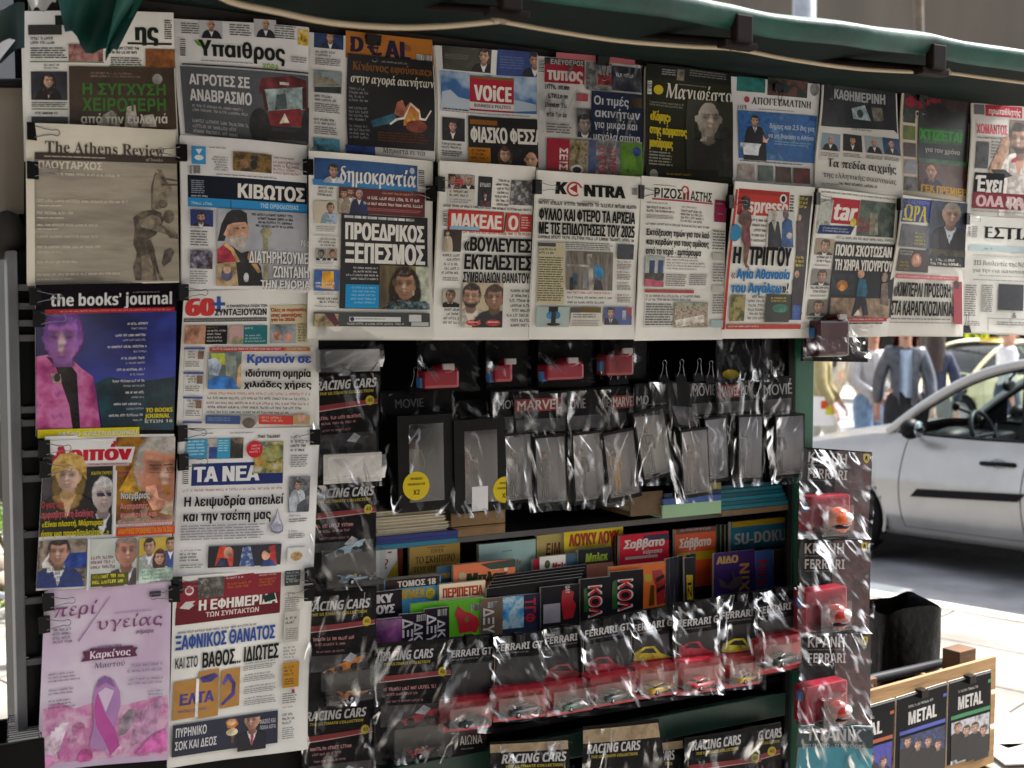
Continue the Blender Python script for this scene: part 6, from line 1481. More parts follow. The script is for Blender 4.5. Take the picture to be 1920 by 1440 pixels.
for i, (q, ty, box, c, pc, lab) in enumerate(FG):
    v = -.006 - (i % 2) * .010
    p = Sheet('model_car_pack', lab, 'model car pack', q, v, GF, wave=.003, seed=120 + i, page='card', **CARD)
    x0, x1 = q[3][0], q[2][0]
    p.part('title').t('FERRARI GT', x0 + 2, ty, x0 + 88, ty + 13, '#d8d8da', heavy=.02, sh=.08).h(x0 + 14, ty + 17, x0 + 70, ty + 21, 1, '#8a8a8e').part()
    p.h(x0 + 36, ty + 36, x0 + 60, ty + 44, 2, '#a8a8ac')
    p.r(x0 + 2, ty + 24, x0 + 3.5, ty + 120, '#8a7a5a')
    p.pic(x0 + 6, ty + 26, x1 - 4, box[1] - 26, ('#101114', '#1c1d22', '#2a2c32'), 20, name='car_picture')
    if pc:
        w_ = x1 - x0; cy = box[1] - 32
        p.g([(x0 + 6, cy + 10), (x0 + 8, cy - 4), (x0 + w_ * .3, cy - 16), (x0 + w_ * .5, cy - 18), (x0 + w_ * .62, cy - 6), (x0 + w_ * .9, cy + 2), (x0 + w_ * .94, cy + 10)], pc).g([(x0 + w_ * .2, cy - 4), (x0 + w_ * .32, cy - 13), (x0 + w_ * .48, cy - 14), (x0 + w_ * .56, cy - 5)], '#1a1a1e')
    p.part().r(x0, box[1] - 26, x1, q[2][1] + 2, '#b01f30').done()
    b = rbox(p, box[0] - 10, box[1] - 14, box[2] - 2, box[3] + 4, v - .035, v - .003, 'red_tray', noisy('#a81c2c', '#c02a3a', 30, .3), .002)
    g = rbox(p, box[0], box[1], box[2], box[3], v - .075, v - .036, 'clear_box', clear_mat((.95, .86, .86), .10, .22))
    c0_ = (rel(p, box[0], box[3] - 5, v - .056) + rel(p, box[2], box[3] - 5, v - .056)) / 2
    c1_ = rel(p, box[2], box[3], v) - rel(p, box[0], box[3], v)
    rbox(p, box[0] + 2, box[3] - 6, box[2] - 2, box[3] - 2, v - .073, v - .038, 'car_stand', ink('#33383a', .4), parent=g)
    put_toy(g, c0_ + Vector((0, 0, .002)), c1_.x * .78, c, 'coupe', 0.25)
    film(p, [(q[0][0] - 2, q[0][1] + 2), (q[1][0] + 6, q[1][1] + 2), (box[2] + 6, box[3] + 6), (box[0] - 22, box[3] + 12)], v - .005, v - .080, 220 + i, 1.5)
    m = MB(); k = KP((q[0][0] + q[1][0]) / 2, q[0][1], v) - p.org
    m.box((k.x - .012, -.012, k.z - .012), (k.x + .012, .006, k.z + .012), CLB, .003); m.build('hanging_clip', p.root)
    lean(p, 3.0)

# ---- helmet packs (column at the right, more at the top behind the papers)
GH = 'bagged miniature helmet packs'
def helmet(q, v, label, seed, cube, clear, col='#86182a', top=True):
    p = Sheet('helmet_pack', label, 'helmet pack', q, v, GH, wave=.003, seed=seed, page='card', **CARD)
    x0, y0, x1 = q[0][0], q[0][1], q[1][0]
    sc_ = (x1 - x0) / 128
    if top:
        p.pic(x0 + 58 * sc_, y0 + 6, x1 - 2, q[2][1] - 6, ('#141012', '#2c1216', '#4a1c22', '#1a1214'), 24, name='picture').part()
        p.g([(x0 + 4, y0 + 86), (x0 + 40, y0 + 110), (x0 + 30, y0 + 118), (x0 + 4, y0 + 98)], '#4a1c22')
        p.part('title').t('ΚΡΑΝΗ', x0 + 8 * sc_, y0 + 10, x0 + 80 * sc_, y0 + 29, '#c4c2c0').h(x0 + 10, y0 + 32, x0 + 78, y0 + 36, 1, '#8a8886', just=True).t('FERRARI', x0 + 8 * sc_, y0 + 40, x0 + 80 * sc_, y0 + 58, '#c4c2c0').h(x0 + 10, y0 + 61, x0 + 76, y0 + 64, 1, '#7a7876')
        sx, sy = x0 + 116 * sc_, y0 + 18
        p.part('shield_emblem').g([(sx - 6, sy - 8), (sx + 6, sy - 8), (sx + 6, sy + 2), (sx + 3, sy + 7), (sx, sy + 9), (sx - 3, sy + 7), (sx - 6, sy + 2)], '#c4b020').g([(sx - 2, sy - 3), (sx, sy - 6), (sx + 2, sy - 4), (sx + 2, sy), (sx + 3, sy + 4), (sx + 1, sy + 5), (sx, sy + 1), (sx - 2, sy + 4), (sx - 3, sy + 2)], '#1a1a14')
        p.part()
        p.h(x0 + 84, y0 + 70, x0 + 112, y0 + 78, 2, '#7a4a4a')
    p.done()
    b = rbox(p, *cube, v - .055, v - .003, 'red_box', noisy(col, '#a02236' if top else col, 20, .3, coat=.2), .007)
    if not top:
        ca_ = rel(p, cube[0] + 8, cube[1], v - .03); cb_ = rel(p, cube[2] - 4, cube[1], v - .03)
        mm_ = MB(); mm_.ball((ca_ + cb_) / 2 + Vector((0, 0, -.002)), ((cb_ - ca_).x / 2, .026, .020), noisy(col, col, 20, .25, coat=.4), 16, 10); mm_.box(((ca_ + cb_) / 2 + Vector((-.012, -.028, .002))).to_tuple(), ((ca_ + cb_) / 2 + Vector((.016, -.018, .016))).to_tuple(), ink('#b8b0b0', .4), .002); mm_.build('red_cap', b)
    t = rbox(p, cube[0] - 9, cube[1] + 14, cube[0] - 1, cube[1] + 32, v - .04, v - .02, 'blue_tab', ink('#3a7ab8', .4))
    if clear:
        g = rbox(p, *clear, v - .10, v - .057, 'clear_box', clear_mat((.93, .91, .93), .09, .15))
        cx = (clear[0] + clear[2]) / 2; cy = (clear[1] + clear[3]) / 2
        k = rel(p, cx, cy, v - .078)
        r = (rel(p, clear[2], cy, v - .078) - rel(p, clear[0], cy, v - .078)).x * .36
        m = MB(); m.ball(k, (r, r * .8, r * .95), noisy('#a82a1a', '#d86a30', 60, .12, coat=.6) if 'orange' in label else noisy('#6a1414', '#a02a24', 60, .12, coat=.6), 16, 12)
        m.ball(k + Vector((r * .30, -r * .30, r * .25)), (r * .62, r * .55, r * .42), ink('#d8d8dc', .1), 14, 10)
        m.ball(k + Vector((-r * .1, -r * .35, -r * .28)), (r * .8, r * .55, r * .22), ink('#101014', .06), 14, 8)
        m.build('helmet', g)
        rbox(p, clear[0] + 2, clear[3] - 7, clear[2] - 2, clear[3] - 2, v - .098, v - .06, 'stand', ink('#16161a', .4), parent=g)
    yb = (clear or cube)[3]
    film(p, [(q[0][0] - 3, q[0][1] + 2), (q[1][0] + 2, q[1][1] + 4), (q[2][0] + 3, yb + 4), (q[3][0] - 2, yb + 8)], v - .004, v - .105, seed, 1.1)
    lean(p, 1.2)
    return p
helmet([(1503, 840), (1632, 846), (1630, 1012), (1494, 1008)], -.012, 'helmet pack with an orange helmet, highest in the column by the silver car', 301, (1520, 930, 1594, 996), (1542, 950, 1600, 1005))
helmet([(1500, 1008), (1634, 1010), (1632, 1188), (1494, 1180)], -.016, 'helmet pack with a red helmet, middle of the column beside the bin bag', 302, (1512, 1104, 1590, 1180), (1540, 1130, 1598, 1184))
helmet([(1503, 1184), (1634, 1184), (1630, 1364), (1494, 1356)], -.020, 'helmet pack with a red helmet, just above the turquoise magazine', 303, (1512, 1282, 1590, 1352), (1544, 1308, 1598, 1364))
HR = '#8a1c2e'
helmet([(784, 560), (900, 560), (894, 736), (782, 730)], .045, 'helmet pack with big red cap shape, hanging behind the papers at the left', 304, (796, 694, 862, 728), None, col=HR, top=False)
helmet([(914, 560), (990, 560), (990, 734), (912, 730)], .050, 'helmet pack with small red cap shape, second behind the papers', 305, (928, 684, 962, 716), None, col=HR, top=False)
helmet([(1012, 560), (1112, 560), (1110, 728), (1010, 726)], .045, 'helmet pack with bright red cap shape, third behind the papers', 306, (1026, 682, 1096, 712), None, col=HR, top=False)
helmet([(1128, 560), (1214, 560), (1212, 712), (1126, 712)], .055, 'helmet pack in dull red shadow, fourth behind the papers', 307, (1138, 664, 1190, 704), None, col='#7a1c28', top=False)
helmet([(1506, 590), (1630, 590), (1628, 680), (1502, 676)], .010, 'dark red pack in plastic hanging above the street gap', 308, (1536, 600, 1594, 668), None, col='#3a1018', top=False)
for i, (x0, x1, lab, yv) in enumerate(((1346, 1422, 'black wrapped pack with a yellow dot hanging in the dark', True), (1424, 1464, 'narrow black wrapped pack hanging beside the yellow dot', False))):
    p = Sheet('wrapped_pack', lab, 'wrapped pack', [(x0, 560), (x1, 560), (x1, 712), (x0, 714)], .05, 'black wrapped packs', seed=330 + i, page='card', **CARD)
    if yv: p.part('yellow_disc').o(1370, 702, 14, 9, '#d8b814')
    p.done()
    film(p, [(x0 - 3, 600), (x1 + 4, 600), (x1 + 4, 716), (x0 - 4, 716)], .045, .02, 340 + i, 1.0)

# ---- boxed figurines with clear windows
GM = 'boxed figurines in plastic bags'
BLK = noisy('#0b0b0d', '#121214', 30, .32, spec=.15)
def figbox(card, box, vf, depth, label, seed, win, title, inner='#84848c', fig='#2a2a2e', tilt=0, tcol='#b8b8bc', sticker=None, receipt=None, figx=.4):
    """card quad with a printed title above; box = front rectangle; win = window inset"""
    p = Sheet('figurine_box', label, 'figurine box', card, vf + depth * .55, GM, wave=.002, seed=seed, page='card', **CARD)
    if title:
        p.part('title')
        for tt, x0, y0, x1, y1, c, bg in title:
            if bg: p.r(x0 - 2, y0 - 3, x1 + 2, y1 + 3, bg)
            p.t(tt, x0, y0, x1, y1, c, 'r', heavy=0.03)
        p.part()
    x0, y0, x1, y1 = box
    a, b = card[3], card[2]
    p.pic(a[0] + 3, (card[0][1] + card[3][1]) / 2 + 6, b[0] - 3, y0 - 6 if y0 - 6 > (card[0][1] + card[3][1]) / 2 + 8 else y0, ('#16171c', '#2a3038', '#4a4048', '#1a1a20'), 26, name='picture').part()
    p.done()
    ym, xm = (y0 + y1) / 2, (x0 + x1) / 2
    A = rel(p, x0, ym, vf); B = rel(p, x1, ym, vf); T = rel(p, xm, y0, vf); C = rel(p, xm, y1, vf)
    yv = vf - p.org.y
    cx, cz = (A.x + B.x) / 2, (T.z + C.z) / 2
    hw, hh = (B.x - A.x) / 2, (T.z - C.z) / 2
    piv = bpy.data.objects.new('box', None)
    m = MB()
    wl, wt, wr, wb = win
    fx0, fx1, fz0, fz1 = -hw + wl * hw * 2, hw - wr * hw * 2, -hh + wb * hh * 2, hh - wt * hh * 2
    d = depth
    m.poly([(-hw, 0, -hh), (-hw, 0, hh), (-hw, d, hh), (-hw, d, -hh)], BLK); m.poly([(hw, 0, -hh), (hw, d, -hh), (hw, d, hh), (hw, 0, hh)], BLK)
    m.poly([(-hw, 0, hh), (hw, 0, hh), (hw, d, hh), (-hw, d, hh)], BLK); m.poly([(-hw, 0, -hh), (-hw, d, -hh), (hw, d, -hh), (hw, 0, -hh)], BLK)
    m.poly([(-hw, d, -hh), (-hw, d, hh), (hw, d, hh), (hw, d, -hh)], BLK)
    for r_ in ((-hw, -hh, hw, fz0), (-hw, fz1, hw, hh), (-hw, fz0, fx0, fz1), (fx1, fz0, hw, fz1)):
        if r_[2] - r_[0] > 1e-5 and r_[3] - r_[1] > 1e-5:
            m.poly([(r_[0], 0, r_[1]), (r_[2], 0, r_[1]), (r_[2], 0, r_[3]), (r_[0], 0, r_[3])], BLK)
    dn = d * .8
    im = noisy(inner, inner, 5, .4)
    m.poly([(fx0, dn, fz0), (fx1, dn, fz0), (fx1, dn, fz1), (fx0, dn, fz1)], im)
    m.poly([(fx0, 0.001, fz0), (fx0, 0.001, fz1), (fx0, dn, fz1), (fx0, dn, fz0)][::-1], im); m.poly([(fx1, 0.001, fz0), (fx1, 0.001, fz1), (fx1, dn, fz1), (fx1, dn, fz0)], im)
    m.poly([(fx0, .001, fz0), (fx1, .001, fz0), (fx1, dn, fz0), (fx0, dn, fz0)], im)
    bo = m.build('box', p.root, (cx, yv, cz))
    bo.rotation_euler = (0, R(-tilt * 1.4 + p.rnd.uniform(-2.5, 1)), R(p.rnd.uniform(-4, 4)))
    w_ = MB(); w_.poly([(fx0, -.0008, fz0), (fx1, -.0008, fz0), (fx1, -.0008, fz1), (fx0, -.0008, fz1)], clear_mat((.93, .93, .95), .10, .08)); w_.build('window', bo)
    f_ = MB(); H = (fz1 - fz0) * .8; fm = ink(fig, .5); sx = fx0 + (fx1 - fx0) * figx
    f_.lathe([(0, 0), (H * .13, 0), (H * .13, H * .03), (0, H * .03)], ink('#1a1a1c', .4), 'Z', (sx, dn * .5, fz0 + .002), 12)
    for sg in (-1, 1): f_.tube([(sx + sg * H * .05, dn * .5, fz0 + H * .03), (sx + sg * H * .04, dn * .5, fz0 + H * .25), (sx + sg * H * .03, dn * .5, fz0 + H * .48)], [H * .028, H * .034, H * .045], fm, 8)
    f_.tube([(sx, dn * .5, fz0 + H * .45), (sx, dn * .48, fz0 + H * .62), (sx, dn * .5, fz0 + H * .8)], [H * .07, H * .065, H * .085], fm, 8)
    for sg in (-1, 1): f_.tube([(sx + sg * H * .09, dn * .5, fz0 + H * .79), (sx + sg * H * .13, dn * .42, fz0 + H * .63), (sx + sg * H * .10, dn * .3, fz0 + H * .52)], [H * .032, H * .028, H * .022], fm, 6)
    f_.ball((sx, dn * .5, fz0 + H * .90), (H * .055, H * .055, H * .07), ink('#8a6a52', .5), 10, 8)
    f_.build('figurine', bo)
    if sticker:
        c0 = rel(p, sticker[0], sticker[1], vf)
        s_ = MB(); rr = sticker[2]
        rad = (rel(p, sticker[0] + rr, sticker[1], vf) - c0).x
        N_ = 20
        pts = [(math.cos(k * 6.283 / N_) * rad, -.0016, math.sin(k * 6.283 / N_) * rad) for k in range(N_)]
        if len(sticker) > 3: pts = [(min(a_, rad * sticker[3]), b_, c_) for a_, b_, c_ in pts]
        s_.poly(pts, ink('#d0b80e', .4))
        for tt, zz, hh_, ww in (('ΠΡΟΣΟΧΗ', .42, .16, .9), ('ΠΑΙΧΝΙΔΙ ΓΙΑ', .05, .16, 1.3), ('Χ2', -.6, .34, .5)):
            V, Fc, wd = layout(tt, 'b')
            s_.mesh([(min((x / wd - .5) * ww * rad, rad * .9 * (sticker[3] if len(sticker) > 3 else 9)), -.0020, (zz + y * hh_) * rad) for x, y in V], Fc, ink('#2a2208', .5))
        s_.build('sticker', p.root, (c0.x, yv, c0.z))
    if receipt:
        rbox(p, *receipt, vf - .0035, vf - .0025, 'price_label', ink('#dcdce0', .6))
    mg = 6
    film(p, [(card[0][0] - 2, card[0][1] + 4), (card[1][0] + 4, card[1][1] + 4), (x1 + mg, y1 + 8), (x0 - mg - 6, y1 + 12)], vf + depth * .4, vf - .006, seed, 1.45, cr=.005)
    return p
MOV = '#9a9a9c'
figbox([(712, 735), (850, 728), (850, 800), (716, 810)], (747, 778, 850, 958), -.004, .13, 'large black figurine box with a round yellow sticker, leftmost of the boxes', 401, (.2, .09, .18, .10), [('MOVIE', 738, 748, 792, 764, '#6a6a6c', None)], '#3a3a40', '#8a8068', sticker=(780, 911, 25))
figbox([(854, 752), (948, 745), (948, 800), (856, 806)], (852, 786, 948, 960), -.012, .13, 'large black figurine box with a white price label and half yellow sticker', 402, (.2, .12, .16, .10), None, '#5a5258', '#7a4a4a', sticker=(946, 918, 22, .1), receipt=(885, 912, 915, 958))
figbox([(920, 732), (1002, 728), (1000, 812), (918, 818)], (946, 812, 998, 944), .004, .045, 'small silver windowed figurine box with a bow shaped figure', 403, (.06, .03, .04, .05), [('MOVIE', 932, 750, 978, 766, MOV, None)], figx=.4, fig='#22261e')
figbox([(962, 738), (1066, 732), (1062, 814), (964, 820)], (1004, 816, 1062, 948), -.004, .045, 'small figurine box with red comic logo card and purple haired portrait above', 404, (.05, .03, .05, .05), [('MARVEL', 967, 750, 1052, 768, '#d0c8c4', '#8a2c30')], '#7c7c86')
figbox([(1062, 730), (1140, 726), (1138, 808), (1064, 814)], (1074, 810, 1134, 944), .002, .045, 'small figurine box with a pale striped interior, middle of the row', 405, (.05, .03, .05, .05), [('MOVIE', 1056, 748, 1096, 766, MOV, None)], '#8c8892', '#4a4448', tilt=2)
figbox([(1128, 726), (1206, 722), (1200, 802), (1130, 808)], (1136, 806, 1196, 938), -.006, .045, 'small figurine box holding a yellow suited figure', 406, (.06, .04, .06, .06), [('MOVIE', 1113, 748, 1142, 764, MOV, None), ('MARVEL', 1148, 744, 1190, 762, '#d0c8c4', '#8a2c30')], '#8a828c', '#b8882a', tilt=4)
figbox([(1192, 720), (1250, 716), (1252, 776), (1190, 782)], (1196, 766, 1256, 900), -.012, .03, 'tilted shiny figurine box with crinkled silver front', 407, (.05, .04, .05, .05), [('MO', 1192, 742, 1216, 758, MOV, None)], '#9c9a96', '#5a5a52', tilt=8)
figbox([(1216, 712), (1292, 716), (1306, 806), (1262, 800)], (1278, 804, 1330, 932), -.014, .045, 'figurine box with plain pinkish window, foremost and lowest', 408, (.05, .03, .04, .05), None, '#9c949a', '#6a5a58', tilt=1)
figbox([(1284, 716), (1366, 712), (1364, 776), (1290, 782)], (1322, 782, 1366, 904), .006, .045, 'figurine box with diagonal plastic streaks, behind the pinkish one', 409, (.05, .03, .05, .05), [('MOVIE', 1296, 722, 1342, 742, MOV, None)], '#8a8690', '#6a6468', tilt=1)
figbox([(1340, 712), (1426, 708), (1424, 774), (1342, 780)], (1384, 778, 1430, 902), -.004, .05, 'figurine box with black side and hook shaped glare', 410, (.04, .03, .04, .05), [('MARVEL', 1347, 724, 1384, 742, '#c8c0bc', '#8a2c30'), ('MO', 1388, 722, 1402, 740, MOV, None)], '#82828c', '#5a5a60')
figbox([(1424, 708), (1486, 704), (1486, 770), (1428, 776)], (1454, 777, 1508, 896), -.010, .05, 'figurine box with a dark standing figure, last at the right', 411, (.05, .03, .05, .06), [('MOVIE', 1430, 720, 1484, 740, MOV, None)], '#888892', '#1c1c20', figx=.3)
# small wire hooks that carry the bags
for i, (x, y) in enumerate(((690, 706), (778, 720), (790, 716), (1150, 706), (1165, 704), (1243, 702), (1275, 700), (1308, 698), (1330, 702), (1440, 700))):
    o = copy_thing(proto)
    k = KP(x, y + 16, .03)
    o.location = KW(*k); o.rotation_euler = (Matrix.Rotation(TH, 3, 'Z') @ Matrix.Rotation(R(-90), 3, 'Y')).to_euler()
    tag(o, 'black binder clip with wire loop up, holding a plastic bag on the dark shelf rail', 'binder clip', 'bag clips on the shelf rail')

# ---- books and magazines lying on the shelf
def lying(name, label, cat, x0, y0, x1, y1, v, depth, cover, pages='#cfc8b6', group=None, spine=True, soft=.0):
    k = (KP(x0, y1, v) + KP(x1, y1, v)) / 2
    a = KP(x0, (y0 + y1) / 2, v); b = KP(x1, (y0 + y1) / 2, v); t = KP((x0 + x1) / 2, y0, v); c = KP((x0 + x1) / 2, y1, v)
    o = kthing(name, label, cat, (k.x, v, c.z), group)
    h = t.z - c.z; w2 = (b.x - a.x) / 2
    m = MB(); m.box((-w2, 0, 0), (w2, depth, h * .16), cover); m.box((-w2, 0, h * .84), (w2, depth, h), cover)
    if spine: m.box((-w2, 0, h * .16), (w2, .003, h * .84), cover)
    m.build('cover', o)
    m = MB(); m.box((-w2 + .003, .004 if spine else .003, h * .16), (w2 - .003, depth - .002, h * .84), noisy(pages, '#b8b09c', 4, .8, stretch=(1, 1, 90))); m.build('pages', o)
    return o
rn = random.Random(7)
for i in range(8):
    y = 1000 - i * 5.6
    dx = rn.uniform(-6, 6)
    lying('book', 'pale paperback in the cream stack on blue books, %s' % ('lowest', 'second from below', 'third from below', 'fourth from below', 'fourth from the top', 'third from the top', 'second from the top', 'topmost')[i], 'book', 704 + dx, y - 5.2, 836 + dx + (i < 5) * 6, y, .04 + rn.uniform(0, .01), .16, noisy('#c8bea6', '#d8d0bc', 30, .7), group='cream paperbacks in a stack', spine=False)
lying('book', 'thick dark blue book under the cream stack', 'book', 706, 1001, 859, 1008, .03, .17, ink('#20307a', .35))
lying('book', 'second dark blue book, above the teal one', 'book', 704, 1008.5, 859, 1015.5, .03, .17, ink('#1c2c70', .35))
lying('book', 'teal book at the bottom of the cream and blue stack', 'book', 703, 1016, 858, 1024, .03, .17, ink('#15728e', .35))
CB = noisy('#7a6040', '#8c7250', 14, .75, .05)
for lab, y0, y1 in (('brown cardboard box on the shelf, upper of two', 958, 984), ('brown cardboard box on the shelf, lower of two', 985, 1006)):
    k = KP(897, y1, .10); a = KP(846, 980, .10); b = KP(948, 980, .10)
    o = kthing('cardboard_box', lab, 'box', (k.x, .10, k.z), 'cardboard boxes on the shelf')
    hh = KP(897, y0, .10).z - k.z; w2 = (b.x - a.x) / 2
    m = MB(); m.box((-w2, 0, 0), (w2, .22, hh - .001), CB, .0015); m.build('carton', o)
    m = MB(); m.box((-w2, -.0008, hh - .006), (w2, .1, hh - .0005), noisy('#6a5236', '#7a6242', 14, .8)); m.build('flap', o)
lying('magazine_stack', 'brown edged magazine bundle with pale green book beneath blue bands', 'magazine stack', 1182, 922, 1242, 966, .06, .22, noisy('#5a4632', '#6a543c', 30, .7), '#6a543c')
lying('book', 'pale green book lying on the shelf under blue striped ones', 'book', 1242, 943, 1352, 967, .05, .2, ink('#9ac09a', .5))
lying('book', 'blue striped book on the pale green one', 'book', 1244, 931, 1352, 943, .05, .2, ink('#3a5aa0', .4))
lying('book', 'dark book with light blue band, on the blue striped one', 'book', 1246, 921, 1352, 931, .055, .2, ink('#24385c', .4))
lying('book', 'yellowish book on top of the blue striped pile', 'book', 1330, 905, 1352, 920, .055, .2, ink('#8a8034', .5))
for i in range(6):
    y = 951 - i * 7.4
    lying('book', 'teal book in the pile beside the corner post, %s' % ('lowest', 'second from below', 'third from below', 'third from the top', 'second from the top', 'topmost')[i], 'book', 1352, y - 7, 1478 - i * 3, y, .05 + i * .002, .2, ink(('#166a7c', '#125a6c', '#1a7488', '#115466', '#166a7c', '#0f4a5c')[i], .4), group='teal books in a pile')
lying('book', 'brown book under the teal pile', 'book', 1354, 952, 1478, 962, .05, .2, noisy('#5a4228', '#6a5034', 20, .6))

# ---- comics and magazines standing in three tiers
GC = 'comics and magazines standing on the tiers'
def comic(label, q, v, thick=.01, name='comic', cat='comic', paper='#d8d4c8', gloss=.3, seed=None):
    if len(q) == 4 and not isinstance(q[0], tuple):
        x0, y0, x1, y1 = q; sl = (x1 - x0) * .10
        q = [(x0, y0 + sl * .5), (x1, y0 - sl * .5), (x1, y1 - sl * .5), (x0, y1 + sl * .5)]
    paper = '#' + ''.join('%02x' % min(255, int(int(paper[k:k + 2], 16) * 1.16 + 6)) for k in (1, 3, 5))
    return Sheet(name, label, cat, q, v, GC, wave=.0015, thick=thick, seed=seed, paper=paper, gloss=gloss, rough=.35, page='cover')
V1, V2, V3 = .20, .125, .075
p = comic('pale comic with a red question mark at the left end of the back tier', (700, 1026, 745, 1120), V1, .012, paper='#c8ccd0'); p.part('title').t('?', 717, 1048, 728, 1066, '#b0304a', 's').r(726, 1034, 734, 1037, '#a83048').part().g([(720, 1090), (745, 1050), (745, 1120), (722, 1120)], '#c8b424').done()
p = comic('dark red comic spine beside the pale question mark comic', (746, 1024, 756, 1120), V1 + .01, .02, paper='#5a1a1c'); p.done()
p = comic('tan hardback with serif Greek title at the back', (768, 1018, 862, 1120), V1, .012, 'book', 'book', paper='#a88a44'); p.part('title').t('ΤΕΝΤΕΝ', 806, 1029, 830, 1036, '#2a2418', 's').t('ΤΟ ΣΚΗΠΤΡΟ', 778, 1041, 852, 1054, '#2a2418', 's').t('ΤΟΥ ΟΤΤΟΚΑΡ', 774, 1060, 856, 1070, '#3a3220', 's').b(800, 1025, 836, 1027, 1, '#5a4a28').done()
p = comic('dark sheet added to fill the dark gap between tan and pale blue books', (864, 1014, 898, 1120), V1 + .03, .03, paper='#1c1a1a'); p.done()  # dark sheet standing in for the shaded gap between the books
p = comic('plain pale blue hardback with tiny red script', (898, 1016, 1004, 1140), V1 - .02, .014, 'book', 'book', paper='#8fb0b2'); p.part('title').t('de', 962, 1048, 976, 1058, '#a06a6a', 's', sh=.2).t('Rosie', 950, 1066, 980, 1076, '#a06a6a', 's', sh=.2).b(942, 1032, 960, 1035, 1, '#6a8a8c').done()
p = comic('olive comic with brush lettering between pale blue and yellow ones', (1006, 1002, 1056, 1110), V1 - .01, .012, paper='#a89a5a'); p.part('title').t('ΕΙΜ', 1022, 1018, 1050, 1040, '#7a2c1c', sh=.1).done()
p = comic('bright yellow comic with red bubble letters at the back', (1058, 990, 1168, 1090), V1 - .02, .012, paper='#d0bc1c'); p.part('title').t('ΛΟΥΚΥ ΛΟΥΚ', 1066, 998, 1160, 1020, '#b8401c', heavy=.08).h(1106, 1024, 1150, 1029, 1, '#3a3410').part().g([(1060, 1034), (1090, 1024), (1110, 1030), (1080, 1044), (1060, 1046)], '#e8e0b8').done()
p = comic('white comic with red slanted word before the olive one', (1012, 1042, 1060, 1130), V2 + .03, .012, paper='#dcdcd6'); p.part('title').t('Μπλεκ', 1034, 1054, 1066, 1068, '#b83020', sh=.15, heavy=.05).part().o(1026, 1058, 5, 8, '#5a6a3a').done()
p = comic('crimson comic spine left of the white comic', (1000, 1048, 1011, 1130), V2 + .034, .012, paper='#a8243c'); p.done()
p = comic('slate blue spine between the white and black comics', (1062, 1038, 1082, 1130), V2 + .03, .012, paper='#33566c'); p.done()
p = comic('black comic with lime lettering over a salmon strip', (1084, 1028, 1148, 1130), V2 + .025, .012, paper='#1c2026'); p.part('title').t('Μπλεκ', 1096, 1036, 1138, 1052, '#9ab82a', sh=.1, heavy=.05).part().pic(1086, 1056, 1150, 1084, ('#c08470', '#b87460'), 10).part().done()
for i in range(3): comic('dark red magazine edge beside the scarlet puzzle magazine, number tab hidden', (1142 + i * 6, 1004, 1147 + i * 6, 1100), V1 - .02 - i * .003, .01, 'magazine', 'magazine', paper='#4a1418').done()
p = comic('scarlet puzzle magazine with big white slanted title', (1162, 1000, 1254, 1100), V1 - .05, .012, 'magazine', 'magazine', paper='#b81c34'); p.r(1206, 1002, 1254, 1014, '#3a2450').part('title').t('Σαββατο', 1168, 1010, 1244, 1026, '#e8e4e4', sh=.15, heavy=.05).t('κύριακο', 1204, 1029, 1240, 1037, '#e8e4e4', sh=.15).part().r(1172, 1042, 1232, 1047, '#d8c8c8').done()
p = comic('orange puzzle magazine with yellow foot', (1266, 990, 1342, 1100), V1 - .05, .012, 'magazine', 'magazine', paper='#b8461c'); p.r(1268, 990, 1342, 999, '#6a3a34').part('title').h(1276, 990, 1336, 996, 1, '#c8b8b0').t('Σάββατο', 1272, 1008, 1332, 1025, '#e8e0dc', sh=.1, heavy=.05).part().r(1268, 1034, 1342, 1050, '#c8a81e').done()
for i in range(3): comic('dark green magazine edge between the orange and teal puzzle magazines', (1344 + i * 8, 984, 1351 + i * 8, 1090), V1 - .03 - i * .003, .01, 'magazine', 'magazine', paper=('#123222', '#1a1c1c', '#14281e')[i]).done()
p = comic('teal puzzle magazine with steel block letters and yellow top', (1370, 974, 1478, 1080), V1 - .05, .012, 'magazine', 'magazine', paper='#1c5a78'); p.r(1372, 974, 1478, 984, '#b89a1c').part('title').t('SU-DOKU', 1375, 996, 1474, 1017, '#a8b0b8', heavy=.04, shadow='#123040').part().r(1372, 1026, 1478, 1040, '#123a50').done()
# middle tier
p = comic('blue thick comic volume with white number on brown strip', (720, 1084, 826, 1190), V2, .03, paper='#3f8ab8'); p.r(722, 1084, 824, 1101, '#3a2420').part('title').t('ΤΟΜΟΣ 18', 744, 1087, 816, 1098, '#e4e0d8', heavy=.04).t('ΜΠΛΕΚ', 746, 1104, 796, 1122, '#c8a82c', heavy=.08).o(806, 1112, 9, 11, '#d0c01e').h(800, 1108, 812, 1116, 2, '#5a5010').done()
p = comic('small blue comic with yellow letters behind the blue volume', (820, 1062, 848, 1150), V2 + .03, .012, paper='#2a5a7a'); p.part('title').t('ΥΜΑ', 826, 1074, 844, 1084, '#d0a82c', heavy=.06).done()
p = comic('orange comic with dark green lettering in the middle tier', (850, 1054, 966, 1150), V2 + .01, .012, paper='#c86a44'); p.part('title').t('Μπλεκ', 872, 1072, 948, 1090, '#23381e', heavy=.08, sh=.05).o(866, 1080, 7, 8, '#c8b890').r(918, 1060, 936, 1068, '#e8e4dc').o(948, 1066, 4, 5, '#e8e4dc').part().g([(900, 1058), (966, 1044), (966, 1062), (920, 1068)], '#3a4a3a').done()
p = comic('cream comic with orange capitals, foremost of the middle tier', (824, 1092, 910, 1150), V2 - .012, .012, paper='#d8ccb0'); p.part('title').t('ΠΕΡΙΠΕΤΕΙΑ', 829, 1100, 904, 1118, '#c84a1c', heavy=.07).done()
